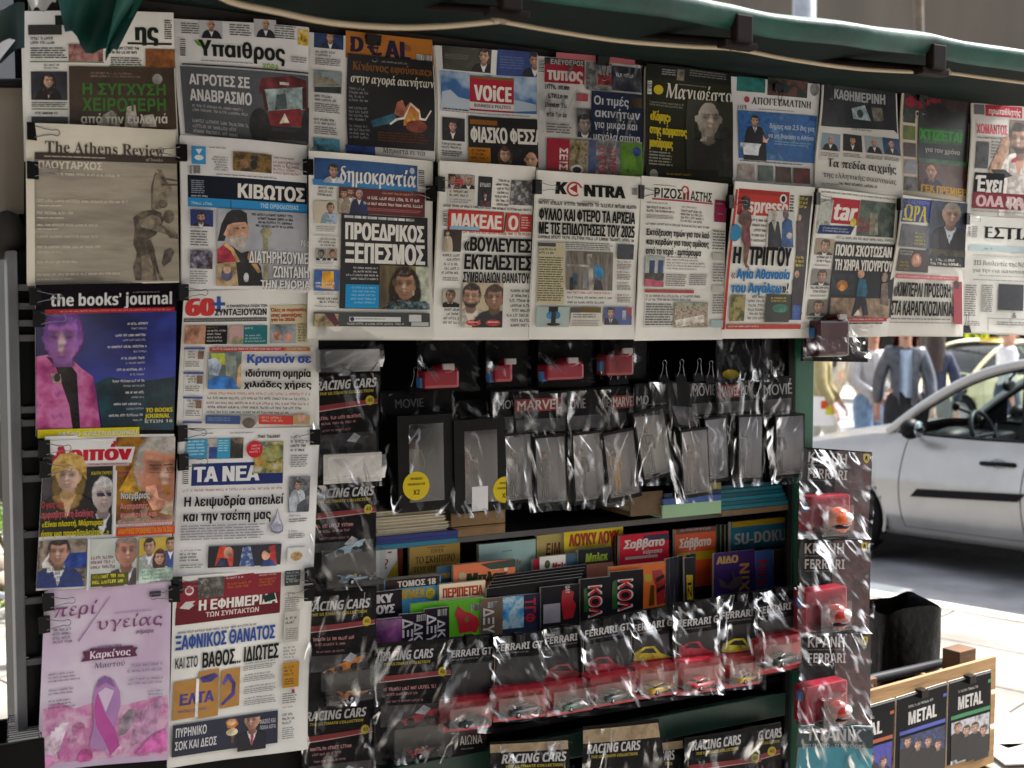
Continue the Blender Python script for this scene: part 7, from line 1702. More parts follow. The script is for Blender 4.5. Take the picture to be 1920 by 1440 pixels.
for i in range(5): comic('black magazine lying back in the dark sloping pile', [(912 + i * 4, 1104 - i * 6), (1092 + i * 2, 1082 - i * 6), (1092 + i * 2, 1128), (912 + i * 4, 1150)], V2 - .03 + i * .009, .006, 'magazine', 'magazine', paper=('#141418', '#1c1a20', '#121216', '#201c22', '#16161a')[i], gloss=.2).done()
# front tier, titles running downwards
def vert(label, q, paper, items, v=V3, pics=()):
    p = comic(label, q, v, .008, paper=paper, gloss=.25)
    for pc in pics: p.pic(*pc).part()
    for it in items:
        p.part('title')
        if it[0] == 't': p.t(*it[1:5], it[5], it[6], heavy=.10, rot=1)
        elif it[0] == 'h': p.t(*it[1:6], it[6], heavy=.08)
        elif it[0] == 'bar': p.bar(*it[1:])
        elif it[0] == 'g': p.g(it[1], it[2])
        elif it[0] == 'o': p.o(*it[1:])
    p.done()
    return p
vert('black comic with two lines of white bubble letters, left end of front tier', (696, 1108, 754, 1200), '#1c161e', [('h', 'ΚΥ', 704, 1114, 734, 1130, '#e4e0e4'), ('h', 'ΟΥΣ', 704, 1134, 738, 1150, '#e4e0e4')], V3 + .03)
vert('violet comic with a bright landscape, lowest at the left of front tier', (702, 1160, 754, 1260), '#5a2a5e', [], V3 - .01, [((704, 1162, 753, 1210, ('#4a1f52', '#8a4a8a', '#b86ab0'), 20))])
vert('dark purple comic with jagged white letters, first of two', (750, 1150, 798, 1250), '#1d1524', [('t', 'ΔΞΥ', 754, 1158, 774, 1212, '#e4e0e4'), ('t', 'ΔΚ', 776, 1166, 792, 1200, '#e4e0e4'), ('bar', 780, 1152, 798, 1164)], V3)
vert('dark purple comic with jagged white letters, second of two', (796, 1140, 842, 1240), '#1d1524', [('t', 'ΔΞΥ', 800, 1150, 818, 1206, '#e4e0e4'), ('t', 'ΔΚ', 820, 1160, 834, 1194, '#e4e0e4'), ('bar', 820, 1142, 838, 1154)], V3)
vert('lime green comic with a big spiky red shape', (770, 1126, 908, 1230), '#4f9a1c', [('g', [(858, 1136), (870, 1146), (884, 1150), (896, 1158), (898, 1172), (892, 1186), (880, 1184), (860, 1188), (858, 1166), (852, 1152)], '#c4283a'), ('g', [(870, 1160), (876, 1156), (880, 1164), (872, 1168)], '#8a7a30'), ('bar', 882, 1132, 898, 1144)], V3 + .015)
vert('brown comic with white jagged letters beside the lime one', (902, 1122, 942, 1220), '#5c4a3c', [('t', 'ΔΞΥ', 906, 1138, 926, 1186, '#e4e0e4'), ('bar', 914, 1128, 932, 1139)], V3 + .01)
vert('sky blue comic with red letters down its edge', (938, 1116, 1014, 1220), '#24263c', [('t', 'ΤΓΦ', 984, 1120, 1004, 1166, '#c0283a')], V3 + .012, [((942, 1118, 982, 1178, ('#1a5aa0', '#3a9ad8', '#b8dce8', '#2a6ab0'), 22))])
vert('black comic with a red bottle shape and white lettering', (1014, 1098, 1092, 1200), '#18171b', [('g', [(1054, 1108), (1064, 1104), (1076, 1110), (1074, 1124), (1080, 1134), (1074, 1158), (1056, 1162), (1052, 1130)], '#b01f2c'), ('t', 'ΠΟΛΥ', 1060, 1092, 1068, 1112, '#dcd8d8')], V3 + .008, [((1018, 1132, 1050, 1168, ('#8a8490', '#b0a8b4'), 10))])
vert('black comic with red and white letters down it, first of two', (1088, 1084, 1146, 1180), '#141317', [('t', 'ΚΟΛ', 1102, 1094, 1128, 1156, '#e0d8d8'), ('t', 'ΚΟΛ', 1105, 1096, 1125, 1154, '#c0202e'), ('g', [(1094, 1104), (1100, 1102), (1104, 1146), (1094, 1148)], '#2c5a2c')], V3 + .005)
vert('black comic with red and white letters down it, second of two', (1144, 1070, 1206, 1170), '#141317', [('t', 'ΚΟΛ', 1158, 1082, 1186, 1144, '#e0d8d8'), ('t', 'ΚΟΛ', 1161, 1084, 1183, 1142, '#c0202e'), ('g', [(1148, 1092), (1156, 1086), (1158, 1140), (1147, 1142)], '#2c5a2c')], V3 + .005)
vert('orange comic with a striped red shape', (1142, 1058, 1250, 1160), '#b85a1e', [('g', [(1222, 1070), (1240, 1068), (1248, 1090), (1246, 1120), (1250, 1130), (1232, 1134), (1230, 1100), (1224, 1086)], '#a81f2a'), ('o', 1214, 1084, 8, 8, '#b8a020'), ('g', [(1228, 1084), (1244, 1076), (1246, 1082), (1230, 1092)], '#2a1414'), ('g', [(1230, 1104), (1246, 1096), (1247, 1102), (1232, 1112)], '#2a1414'), ('g', [(1220, 1096), (1226, 1098), (1226, 1134), (1216, 1136)], '#5a3a18')], V3 + .02)
for i in range(6):
    x = 1248 + i * 8 + (i > 3) * 8
    vert('plastic wrapped dark magazine edge right of the orange comic, %s' % ('first', 'second', 'third', 'fourth', 'fifth', 'sixth')[i], (x, 1048 - i * 2, x + 8, 1150 - i * 2), '#23242c', [], V3 + .02 + .003 * i)
vert('narrow black comic with a yellow title strip', (1284, 1046, 1302, 1140), '#1c1d22', [('g', [(1287, 1078), (1299, 1078), (1299, 1124), (1288, 1124)], '#c8aa14'), ('t', 'ΙΖ', 1289, 1088, 1297, 1118, '#2a2408')], V3 + .015)
vert('purple fantasy comic with tan letters down its edge', (1338, 1034, 1416, 1140), '#33205a', [('t', 'ΝΙΧ', 1386, 1052, 1404, 1106, '#c8944a'), ('h', 'ΑΙΔΟ', 1342, 1042, 1382, 1056, '#c8a060'), ('g', [(1350, 1100), (1346, 1084), (1356, 1090), (1364, 1098), (1374, 1086), (1372, 1070), (1378, 1082), (1390, 1078), (1392, 1096), (1372, 1106)], '#6a5a5e')], V3 + .03)
vert('blue comic with red letters down its edge', (1416, 1032, 1450, 1130), '#2c4a86', [('t', 'ΝΙΧ', 1420, 1046, 1438, 1100, '#b83240')], V3 + .03)
vert('brown comic in plastic at the right end of the front tier', (1450, 1030, 1478, 1130), '#2c1c18', [], V3 + .035)
# ---- dark box with white capitals on the lower shelf, turquoise magazine
p = Sheet('boxed_set', 'dark boxed set with thin white capitals on the lower shelf', 'boxed set', [(842, 1362), (912, 1356), (914, 1412), (844, 1420)], .05, None, page='box_front', paper='#17171b', gloss=.3, rough=.3, thick=.12, wave=.0005, side='#101014')
p.pic(844, 1362, 912, 1390, ('#17171b', '#4a1c24', '#1a1a1e'), 24).part('title').t('ΑΙΩΝΑ', 861, 1379, 903, 1395, '#c8c8c8', 'r').part().h(864, 1402, 888, 1406, 1, '#888').done()
p = Sheet('magazine', 'turquoise bagged magazine with large serif white title, under the helmet packs', 'magazine', [(1504, 1362), (1632, 1360), (1630, 1520), (1492, 1520)], -.024, None, page='cover', paper='#3f93a6', gloss=.25, rough=.3)
p.r(1496, 1364, 1632, 1402, '#2a3f48').part('title').t('ΤΙΤΑΝΙΚ', 1514, 1368, 1612, 1390, '#b8bcc0', heavy=.02).t('ΤΟ ΠΛΟΙΟ - Ο ΜΥΘΟΣ', 1510, 1396, 1612, 1402, '#a8b4b8').part().g([(1580, 1440), (1584, 1420), (1600, 1408), (1604, 1420), (1620, 1440)], '#5aa8b8').h(1606, 1404, 1620, 1410, 1, '#8a7a3a').done()
film(p, [(1502, 1362), (1634, 1360), (1632, 1520), (1490, 1520)], -.03, -.034, 555, 1.3)
# bag over the wrapped paper of the top row
pp = [o for o in COL.objects if o.get('label', '').startswith('plastic-wrapped paper')][0]
class _S: pass
s_ = _S(); s_.root = pp; s_.org = (KP(1201, 332, .003) + KP(1008, 320, .003)) / 2
film(s_, [(1010, 108), (1204, 122), (1201, 326), (1010, 318)], -.006, -.006, 777, .9, cr=.004, base=.0)
# ================================================================ the street
ROAD_Z = -0.12
ASPH = noisy('#76767a', '#9a9a9f', 2, .85, .15, detail=8, bscale=160)
PAVE = noisy('#746f68', '#a29c93', 2.2, .8, .1, detail=8, bscale=60)
FAR = noisy('#b8b2a8', '#c8c4bc', .6, .85, .05, detail=6)
m = MB(); m.poly([(-300, -200, ROAD_Z), (300, -200, ROAD_Z), (300, 400, ROAD_Z), (-300, 400, ROAD_Z)], ASPH); structure(m.build('road'))
CD = Vector((-.722, .692, 0)).normalized()                # along the kerb
CN = Vector((CD.y, -CD.x, 0))                             # towards the road
if CN.y < 0: CN = -CN
KA = GP(1633, 1106)
def pave(name, corners, mat, z0=-.3, z1=0.0):
    m = MB()
    n = len(corners)
    V = [(p.x, p.y, z0) for p in corners] + [(p.x, p.y, z1) for p in corners]
    m.mesh(V, [tuple(range(n, 2 * n))] + [(i, (i + 1) % n, n + (i + 1) % n, n + i) for i in range(n)], mat)
    return structure(m.build(name))
pave('pavement', [KA + CD * 60 - CN * .16, KA - CD * 60 - CN * .16, KA - CD * 60 - CN * 60, KA + CD * 60 - CN * 60][::-1], PAVE)
pave('kerb', [KA + CD * 60, KA - CD * 60, KA - CD * 60 - CN * .155, KA + CD * 60 - CN * .155][::-1], noisy('#a09a92', '#bab4aa', 6, .8, .1), z1=.004)
# slab joints: thin dark mortar strips a hair above the pavement
m = MB(); JM = noisy('#4a4640', '#5c5850', 20, .9)
def strip(m, p, q, w, z, mat):
    d = (q - p).normalized(); s_ = Vector((-d.y, d.x, 0)) * w / 2
    m.poly([(p - s_).to_tuple()[:2] + (z,), (q - s_).to_tuple()[:2] + (z,), (q + s_).to_tuple()[:2] + (z,), (p + s_).to_tuple()[:2] + (z,)], mat)
for i in range(26):
    o_ = KA - CN * (.16 + .62 * (i + 1)); strip(m, o_ + CD * 14, o_ - CD * 9, .008, .004, JM)
for i in range(-10, 18):
    o_ = KA + CD * (i * .9 + .3); strip(m, o_ - CN * .17, o_ - CN * 16, .008, .0045, JM)
structure(m.build('pavement_joints'))
FA = KA + CN * 4.6
pave('far_pavement', [FA + CD * 60, FA - CD * 40, FA - CD * 40 + CN * 4.5, FA + CD * 60 + CN * 4.5], FAR, z1=-.0)
FB = FA + CN * 12
pave('far_pavement', [FB + CD * 80, FB - CD * 60, FB - CD * 60 + CN * 30, FB + CD * 80 + CN * 30], FAR, z1=-.02)

# ---- buildings across the street, and an unseen one added behind the viewer
def facade(name, label, c, ang, W, H, D, wall, rows, cols, shop=True, group=None):
    o = thing(name, label, 'building', c, ang, group)
    m = MB(); m.box((-W / 2, 0, 0), (W / 2, D, H), wall); m.build('wall', o)
    gl = ink('#20262c', .08); fr = ink('#8a8680', .5)
    dx, dz = W / cols, (min(H, 9.6) - 4.6) / rows
    for r in range(rows):
        z = 4.8 + r * dz
        for k in range(cols):
            x = -W / 2 + dx * (k + .5)
            f_ = MB(); f_.box((x - dx * .33, -.06, z - .06), (x + dx * .33, -.0, z), fr); f_.box((x - dx * .33, -.06, z + dz * .55), (x + dx * .33, 0, z + dz * .55 + .06), fr)
            for sx in (-.33, 0, .31): f_.box((x + dx * sx, -.05, z), (x + dx * sx + .05, -.0, z + dz * .55), fr)
            wo = f_.build('window', o)
            g = MB(); g.box((x - dx * .32, -.02, z + .004), (x + dx * .32, -.004, z + dz * .55 - .004), gl); g.build('pane', wo)
    m = MB(); m.box((-W / 2 - .1, -.5, 4.1), (W / 2 + .1, -.005, 4.4), wall); m.build('cornice', o)
    if shop:
        n = max(3, int(W / 3.2)); w_ = W / n
        for k in range(n):
            x = -W / 2 + k * w_
            g = MB(); g.box((x + .35, -.03, .3), (x + w_ - .35, -.006, 3.6), ink('#16181a', .08)); so_ = g.build('shop_window', o)
            f_ = MB(); f_.box((x, -.35, 0), (x + .34, -.005, 4.1), noisy('#c8c4bc', '#d4d0c8', 3, .7)); f_.build('pilaster', o)
    return o
ang = math.atan2(CD.y, CD.x) + math.pi
BW = noisy('#4c463e', '#625a50', .35, .85, .1, detail=8, stretch=(1, 1, .25))
b1 = FB + CN * 15 + CD * 8
facade('apartment_building', 'brown grey stone building in shade above the street, behind the taxi', (b1.x, b1.y, -.02), ang, 34, 14.5, 10, BW, 2, 9)
b2 = FB + CN * 15 + CD * 42
facade('apartment_building', 'pale plastered building farther down the street at the left', (b2.x, b2.y, -.02), ang, 30, 13, 10, noisy('#8d877c', '#a09a90', .4, .85, .1), 2, 9)
b3 = Vector((1.5, -7.5, 0))
facade('apartment_building', 'dark building added unseen behind the viewer to block low sky, mirrored in plastic', (b3.x, b3.y, 0), math.pi + .2, 44, 13, 8, noisy('#26262a', '#36353a', 1.2, .9, .2, detail=8), 2, 10)  # added out of view: blocks low sky and darkens reflections
# lamp post and a slanting pole in front of the facade
def pole(label, px, d, r, z1, mat, name='lamp_post', lean=0.0):
    p = DP(px, 620, d); o = thing(name, label, 'pole', (p.x, p.y, 0))
    m = MB(); m.tube([(0, 0, 0), (0, 0, .3), (0, 0, .32), (lean, 0, z1)], [r * 1.5, r * 1.5, r, r * .9], mat, 12); m.build('shaft', o)
    if lean == 0:
        h = MB(); h.box((-r, -.9, z1 - .08), (r, .1, z1 + .02), mat, .01); h.build('lamp_arm', o)
        h = MB(); h.box((-.14, -1.3, z1 - .12), (.14, -.85, z1 - .02), ink('#9a9a9a', .4), .02); h.build('lamp_head', o)
    return o
GALV = noisy('#8a9098', '#9ea4aa', 6, .45, metal=.3)
pole('tall pale grey lamp post rising behind the kiosk roof', 1500, 16, .17, 9.5, GALV)
pole('thin brown cable pole leaning before the stone building', 1738, 22, .10, 9.5, noisy('#4a4034', '#5c5040', 6, .7), 'cable_pole', -.35)
pole('grey lamp post at the left behind the slotted rack', 30, 5.6, .035, 3.6, noisy('#55555a', '#66666c', 8, .5))
# price sign in a shop front
k = DP(1832, 628, 24)
o = thing('price_sign', 'bright yellow sign with a black euro price above the taxi', 'sign', (k.x, k.y, 0), 0)
m = MB(); m.box((-.24, 0, 1.2), (.24, .03, 1.9), noisy('#c8d800', '#d0e010', 3, .5)); m.build('board', o)
V, Fc, wd = layout('49', 'b'); m = MB(); m.mesh([(-.17 + x / wd * .25, -.004, 1.26 + y * .27) for x, y in V], Fc, ink('#111', .5))
V, Fc, wd = layout('€', 'r'); m.mesh([(.10 + x / wd * .09, -.004, 1.26 + y * .15) for x, y in V], Fc, ink('#111', .5)); m.build('price', o)
m = MB(); m.box((-.02, .012, 0), (.02, .03, 1.2), ink('#333', .5)); m.build('post', o)

# ---- cars
def car(name, label, pos, fwd, paint, scale=1.0, taxi=False, group=None):
    rz = math.atan2(fwd.y, fwd.x)
    root = thing(name, label, 'car', pos, rz, group)
    root.scale = (scale,) * 3
    dark = ink('#0c0c0e', .45); rub = ink('#141416', .7); glass = clear_mat((.62, .74, .72), .06, .03)
    XS = [2.10, 2.04, 1.92, 1.75, 1.5, 1.25, 1.0, .82, .5, .2, -.2, -.6, -1.0, -1.4, -1.7, -1.9, -2.02, -2.08]
    HW = [.52, .64, .74, .80, .835, .85, .855, .858, .86, .86, .86, .86, .858, .85, .83, .79, .72, .62]
    ZB = [.34, .24, .20, .18, .18, .18, .18, .18, .18, .18, .18, .18, .18, .18, .2, .24, .28, .36]
    ZT = [.60, .68, .74, .79, .85, .90, .945, .965, .955, .95, .955, .96, .97, .98, .985, .98, .95, .88]
    def li(A, x):
        for i in range(len(XS) - 1):
            if XS[i] >= x >= XS[i + 1]:
                f = (XS[i] - x) / (XS[i] - XS[i + 1]); return A[i] * (1 - f) + A[i + 1] * f
        return A[0] if x > XS[0] else A[-1]
    CS = [(0, .86), (.10, .94), (.22, .985), (.40, 1.0), (.58, .995), (.74, .965), (.87, .94), (.95, .915), (1.0, .88)]
    def side(x, t, off=0.0):
        hw, zb, zt = li(HW, x), li(ZB, x), li(ZT, x)
        for i in range(len(CS) - 1):
            if CS[i][0] <= t <= CS[i + 1][0]:
                f = (t - CS[i][0]) / (CS[i + 1][0] - CS[i][0]); w_ = CS[i][1] * (1 - f) + CS[i + 1][1] * f; break
        else: w_ = CS[-1][1]
        if t > .16 and t < .19: w_ -= .008
        return Vector((x, hw * w_ + off, zb + (zt - zb) * t))
    WX, WR, WZ = (1.20, -1.28), .36, .315
    def arch(x, z): return any((x - wx) ** 2 + (z - WZ) ** 2 < WR ** 2 for wx in WX)
    cur = lambda z: .05 * ((z - .62) / .35) ** 2
    def panel(nm, xa, xb, t0, t1, parent=root, mat=paint, nx=26, nt=16, fa=None, fb=None):
        for sg in (1, -1):
            m = MB()
            P = {}
            for i in range(nx + 1):
                for j in range(nt + 1):
                    t = t0 + (t1 - t0) * j / nt
                    z_ = .18 + .78 * t
                    a = xa - (cur(z_) if fa else 0); b = xb - (cur(z_) if fb else 0)
                    x = a + (b - a) * i / nx
                    p = side(x, t); p.y *= sg; P[i, j] = p
            for i in range(nx):
                for j in range(nt):
                    q = [P[i, j], P[i, j + 1], P[i + 1, j + 1], P[i + 1, j]]
                    c = sum(q, Vector()) / 4
                    if arch(c.x, c.z): continue
                    if sg < 0: q = q[::-1]
                    m.poly(q, mat, False)
            bm = bmesh.new(); tmp = bpy.data.meshes.new('t'); tmp.from_pydata(m.v, [], m.f); bm.from_mesh(tmp); bmesh.ops.remove_doubles(bm, verts=bm.verts, dist=1e-5)
            m2 = MB(); m2.mesh([v.co.copy() for v in bm.verts], [[v.index for v in f.verts] for f in bm.faces], mat, True); bm.free(); bpy.data.meshes.remove(tmp)
            yield m2.build(nm, parent), sg
    list(panel('wing', 2.095, .745, 0.0, 1.0, fb=True, nx=40, nt=22))
    for nm, xa, xb in (('front_door', .737, -.125), ('rear_door', -.133, -1.25)):
        for d_, sg in panel(nm, xa, xb, .15, 1.0, fa=True, fb=True):
            if taxi: continue
            hx = xb + .16; y = side(hx, .80).y * sg
            h = MB(); h.tube([(hx + .12, y, .80), (hx + .09, y + sg * .035, .805), (hx - .08, y + sg * .035, .81), (hx - .11, y, .805)], .016, dark, 8); h.ball((hx, y - sg * .012, .80), (.075, .022, .04), ink('#8a8a90', .2, .8)); h.build('handle', d_)
            h = MB()
            h.grid(lambda a, b: Vector((xa - .09 - .05 * b + (xb + .012 - xa + .09) * a, side(xa + (xb - xa) * a, .44 + .075 * b).y * sg + sg * .012, .18 + .78 * (.44 + .075 * b) + .04 * a)), 12, 3, rub, True, sg > 0); h.build('rubbing_strip', d_)
    list(panel('sill', .737, -1.25, 0.0, .145))
    list(panel('rear_wing', -1.258, -2.075, 0.0, 1.0, fa=True, nx=30, nt=22))
    m = MB()                                        # bonnet
    m.grid(lambda a, b: Vector((2.095 - 1.28 * a, li(HW, 2.095 - 1.28 * a) * .88 * (1 - 2 * b), li(ZT, 2.095 - 1.28 * a) + .055 * (1 - (1 - 2 * b) ** 2) * min(1, a * 5))), 16, 12, paint, True, True); m.build('bonnet', root)
    m = MB(); m.grid(lambda a, b: Vector((2.095 + .02 * math.sin(b * 3.14), .52 * (1 - 2 * a), .34 + .27 * b)), 6, 5, paint, True); m.box((2.09, -.38, .40), (2.125, .38, .47), dark); m.build('bumper', root)
    m = MB(); m.grid(lambda a, b: Vector((-2.08 - .02 * math.sin(b * 3.14), -.62 * (1 - 2 * a), .36 + .54 * b)), 6, 5, paint, True); m.build('tailgate', root)
    for sg in (1, -1):
        m = MB(); m.ball((1.93, sg * .62, .66), (.16, .13, .085), ink('#c8d0d4', .08)); m.build('headlight', root)
        m = MB(); m.ball((-2.0, sg * .66, .80), (.09, .10, .13), ink('#8a1418', .15)); m.build('tail_light', root)
        m = MB(); m.ball((1.18, sg * .853, .72), (.05, .012, .022), ink('#e06a10', .2)); m.build('indicator', root)
    m = MB(); m.box((-1.9, -.80, .17), (2.0, .80, .22), dark); m.box((-1.85, -.76, .22), (.80, .76, .50), dark)
    for wx in WX: m.box((wx - .36, -.70, .2), (wx + .36, .70, .78), dark)
    m.box((.95, -.7, .5), (1.9, .7, .66), dark); m.box((.80, -.72, .5), (.84, .72, .93), dark); m.build('underbody', root)
    # greenhouse: pillars, roof, glass
    def rail(t):                                     # roof edge, front (0) to back (1)
        P = [Vector((.88, .74, .965)), Vector((.60, .705, 1.19)), Vector((.25, .66, 1.40)), Vector((-.12, .62, 1.50)), Vector((-.6, .60, 1.53)), Vector((-1.1, .60, 1.51)), Vector((-1.55, .62, 1.42)), Vector((-1.85, .67, 1.19)), Vector((-2.0, .72, .965))]
        f = t * 8; i = min(int(f), 7); f -= i
        p0, p1, p2, p3 = P[max(i - 1, 0)], P[i], P[i + 1], P[min(i + 2, 8)]
        return .5 * (2 * p1 + (p2 - p0) * f + (2 * p0 - 5 * p1 + 4 * p2 - p3) * f * f + (3 * p1 - p0 - 3 * p2 + p3) * f ** 3)
    mir = lambda p, sg: Vector((p.x, p.y * sg, p.z))
    m = MB(); m.grid(lambda a, b: (lambda p: Vector((p.x, p.y * (1 - 2 * b), p.z + .035 * (1 - (1 - 2 * b) ** 2))))(rail(.355 + .38 * a)), 14, 10, paint, True, True); m.build('roof', root)
    m = MB(); m.grid(lambda a, b: (lambda p: Vector((p.x, p.y * (1 - 2 * b), p.z - .03)))(rail(.355 + .38 * a)), 10, 6, ink('#6a6a66', .9), True); m.build('headlining', root)
    m = MB(); m.grid(lambda a, b: (lambda p: Vector((p.x + .10 * (1 - (1 - 2 * b) ** 2), p.y * .97 * (1 - 2 * b), p.z + .012)))(rail(.02 + .33 * a)), 8, 10, glass, True, True); m.build('windscreen', root)
    m = MB(); m.grid(lambda a, b: (lambda p: Vector((p.x - .06 * (1 - (1 - 2 * b) ** 2), p.y * .95 * (1 - 2 * b), p.z)))(rail(.745 + .23 * a)), 6, 8, glass, True, True); m.build('rear_window', root)
    for sg in (1, -1):
        m = MB(); m.tube([mir(rail(k / 30), sg) for k in range(31)], .035, paint, 10); m.build('roof_rail', root)
        belt = lambda x: Vector((x, (li(HW, x) * .88 - .012) * sg, li(ZT, x) + .004))
        m = MB(); m.tube([belt(.80 - 2.75 * k / 16) for k in range(17)], .016, dark, 6)
        m.tube([mir(rail(k / 30), sg) + Vector((0, -sg * .006, -.034)) for k in range(2, 29)], .018, dark, 6); m.build('window_frame', root)
        def up(x):
            lo, hi = 0.0, 1.0
            for _ in range(30):
                md = (lo + hi) / 2
                if rail(md).x > x: lo = md
                else: hi = md
            return mir(rail(lo), sg)
        for nm, x0, x1 in (('b_pillar', -.08, -.19), ('c_pillar', -1.22, -1.30)):
            m = MB(); q = [belt(x0), belt(x1), up(x1 + .03), up(x0 + .03)]
            o2 = Vector((0, -sg * .03, 0))
            m.hexa([q[0], q[1], q[1] + o2, q[0] + o2, q[3], q[2], q[2] + o2, q[3] + o2], dark); m.build('pillar', root)
        m = MB(); m.poly([belt(.79), belt(.60), up(.58), up(.76)], rub); m.poly([belt(.79) + Vector((0, -sg * .01, 0)), belt(.60) + Vector((0, -sg * .01, 0)), up(.58) + Vector((0, -sg * .01, 0)), up(.76) + Vector((0, -sg * .01, 0))][::-1], rub); m.build('mirror_corner', root)
        for x0, x1 in ((.59, -.07), (-.20, -1.21), (-1.31, -1.75)):
            if taxi or x1 < -.15 or sg < 0:
                m = MB(); m.grid(lambda a, b: belt(x0 + (x1 - x0) * a) * (1 - b) + up(x0 + (x1 - x0) * a) * b, 8, 4, glass, True, sg > 0); m.build('side_window', root)
        m = MB(); m.ball((.60, sg * .97, 1.02), (.07, .10, .075), dark); m.tube([(.64, sg * .80, .985), (.61, sg * .92, 1.0)], .02, dark, 6); mo = m.build('wing_mirror', root)
        m = MB(); m.ball((.535, sg * .97, 1.02), (.012, .08, .06), ink('#aab4bc', .02, 1.0)); m.build('mirror_glass', mo)
    for wx in WX:
        for sg in (1, -1):
            m = MB(); m.lathe([(.20, -.09), (.29, -.10), (.315, -.07), (.315, .07), (.29, .10), (.20, .09)], rub, 'Y', (0, 0, 0), 28); wo = m.build('wheel', root, (wx, sg * .74, WZ - .0))
            m = MB(); m.lathe([(0, sg * .06), (.06, sg * .075), (.19, sg * .06), (.205, sg * .085), (.205, -sg * .05), (0, -sg * .05)], ink('#8a8c90', .3, .8), 'Y', (0, 0, 0), 24); m.build('rim', wo)
            m = MB(); m.tube([(wx + .355 * math.cos(R(a)), sg * (li(HW, wx) * .985), WZ + .355 * math.sin(R(a))) for a in range(-12, 193, 12)], .014, paint, 6); m.build('wheel_arch', root)
    # inside
    m = MB(); m.box((.48, -.70, .72), (.87, .70, .90), dark, .05); m.ball((.55, .36, .93), (.12, .22, .07), dark); m.build('dashboard', root)
    m = MB(); c = Vector((.33, .36, .95)); m.tube([c + Vector((.06 * math.cos(R(a)), .185 * math.sin(R(a)), .17 * math.cos(R(a)))) + Vector((-.0, 0, 0)) for a in range(0, 361, 15)], .017, ink('#22282c', .4), 8); m.tube([c, c + Vector((.2, 0, -.08))], .03, dark, 8); m.tube([c + Vector((0, -.17, 0)), c, c + Vector((0, .17, 0))], .014, dark, 6); m.build('steering_wheel', root)
    for y in (.36, -.36):
        m = MB(); m.box((-.55, y - .24, .45), (.0, y + .24, .60), ink('#2a2c32', .9), .06); m.hexa([(-.60, y - .23, .55), (-.45, y - .23, .55), (-.45, y + .23, .55), (-.60, y + .23, .55), (-.85, y - .2, 1.13), (-.74, y - .2, 1.13), (-.74, y + .2, 1.13), (-.85, y + .2, 1.13)], ink('#24262c', .9)); m.box((-.88, y - .12, 1.15), (-.78, y + .12, 1.30), ink('#24262c', .9), .03); m.build('seat', root)
    m = MB(); m.ball((.30, .0, 1.30), (.03, .11, .045), dark); m.tube([(.30, 0, 1.34), (.25, 0, 1.40)], .01, dark, 6); m.build('rear_view_mirror', root)
    if not taxi:
        m = MB(); m.ball((.50, .10, 1.06), (.03, .08, .055), dark, 10, 8); m.tube([(.52, .10, 1.08), (.60, .22, 1.13)], .012, dark, 6); m.ball((.60, .23, 1.14), (.03, .035, .035), dark, 8, 6); m.build('phone_holder', root)
        m = MB(); m.box((.0, .16, .78), (.26, .56, .88), noisy('#8a8a8c', '#c0c0c0', 30, .8), .03); m.build('folded_newspaper', root)
    else:
        m = MB(); m.box((-.35, -.16, 1.475), (-.15, .16, 1.58), ink('#c8a010', .4), .02); m.build('roof_sign', root)
    return root
fd = Vector((-.715, .70, 0)).normalized()
SILV = noisy('#9b9a98', '#a4a3a1', 4, .32, metal=.5, coat=.5)
PA = DP(1687, 985, 1)
t_ = (ROAD_Z + .297 - EYE) / (PA.z - EYE)
PA = CAMV + (PA - CAMV) * t_
lf = Vector((-fd.y, fd.x, 0))
oc = PA - fd * .737 - lf * .83
car('parked_car', 'silver hatchback with open driver window standing at the kerb', (oc.x, oc.y, ROAD_Z), fd, SILV)
tp = DP(1835, 700, 19.7)
car('taxi', 'pale yellow taxi standing beyond the pedestrians', (tp.x, tp.y, ROAD_Z), Vector((-.80, -.35, 0)).normalized(), noisy('#d8cc9c', '#e0d4a8', 3, .3, coat=.5), scale=.94, taxi=True)

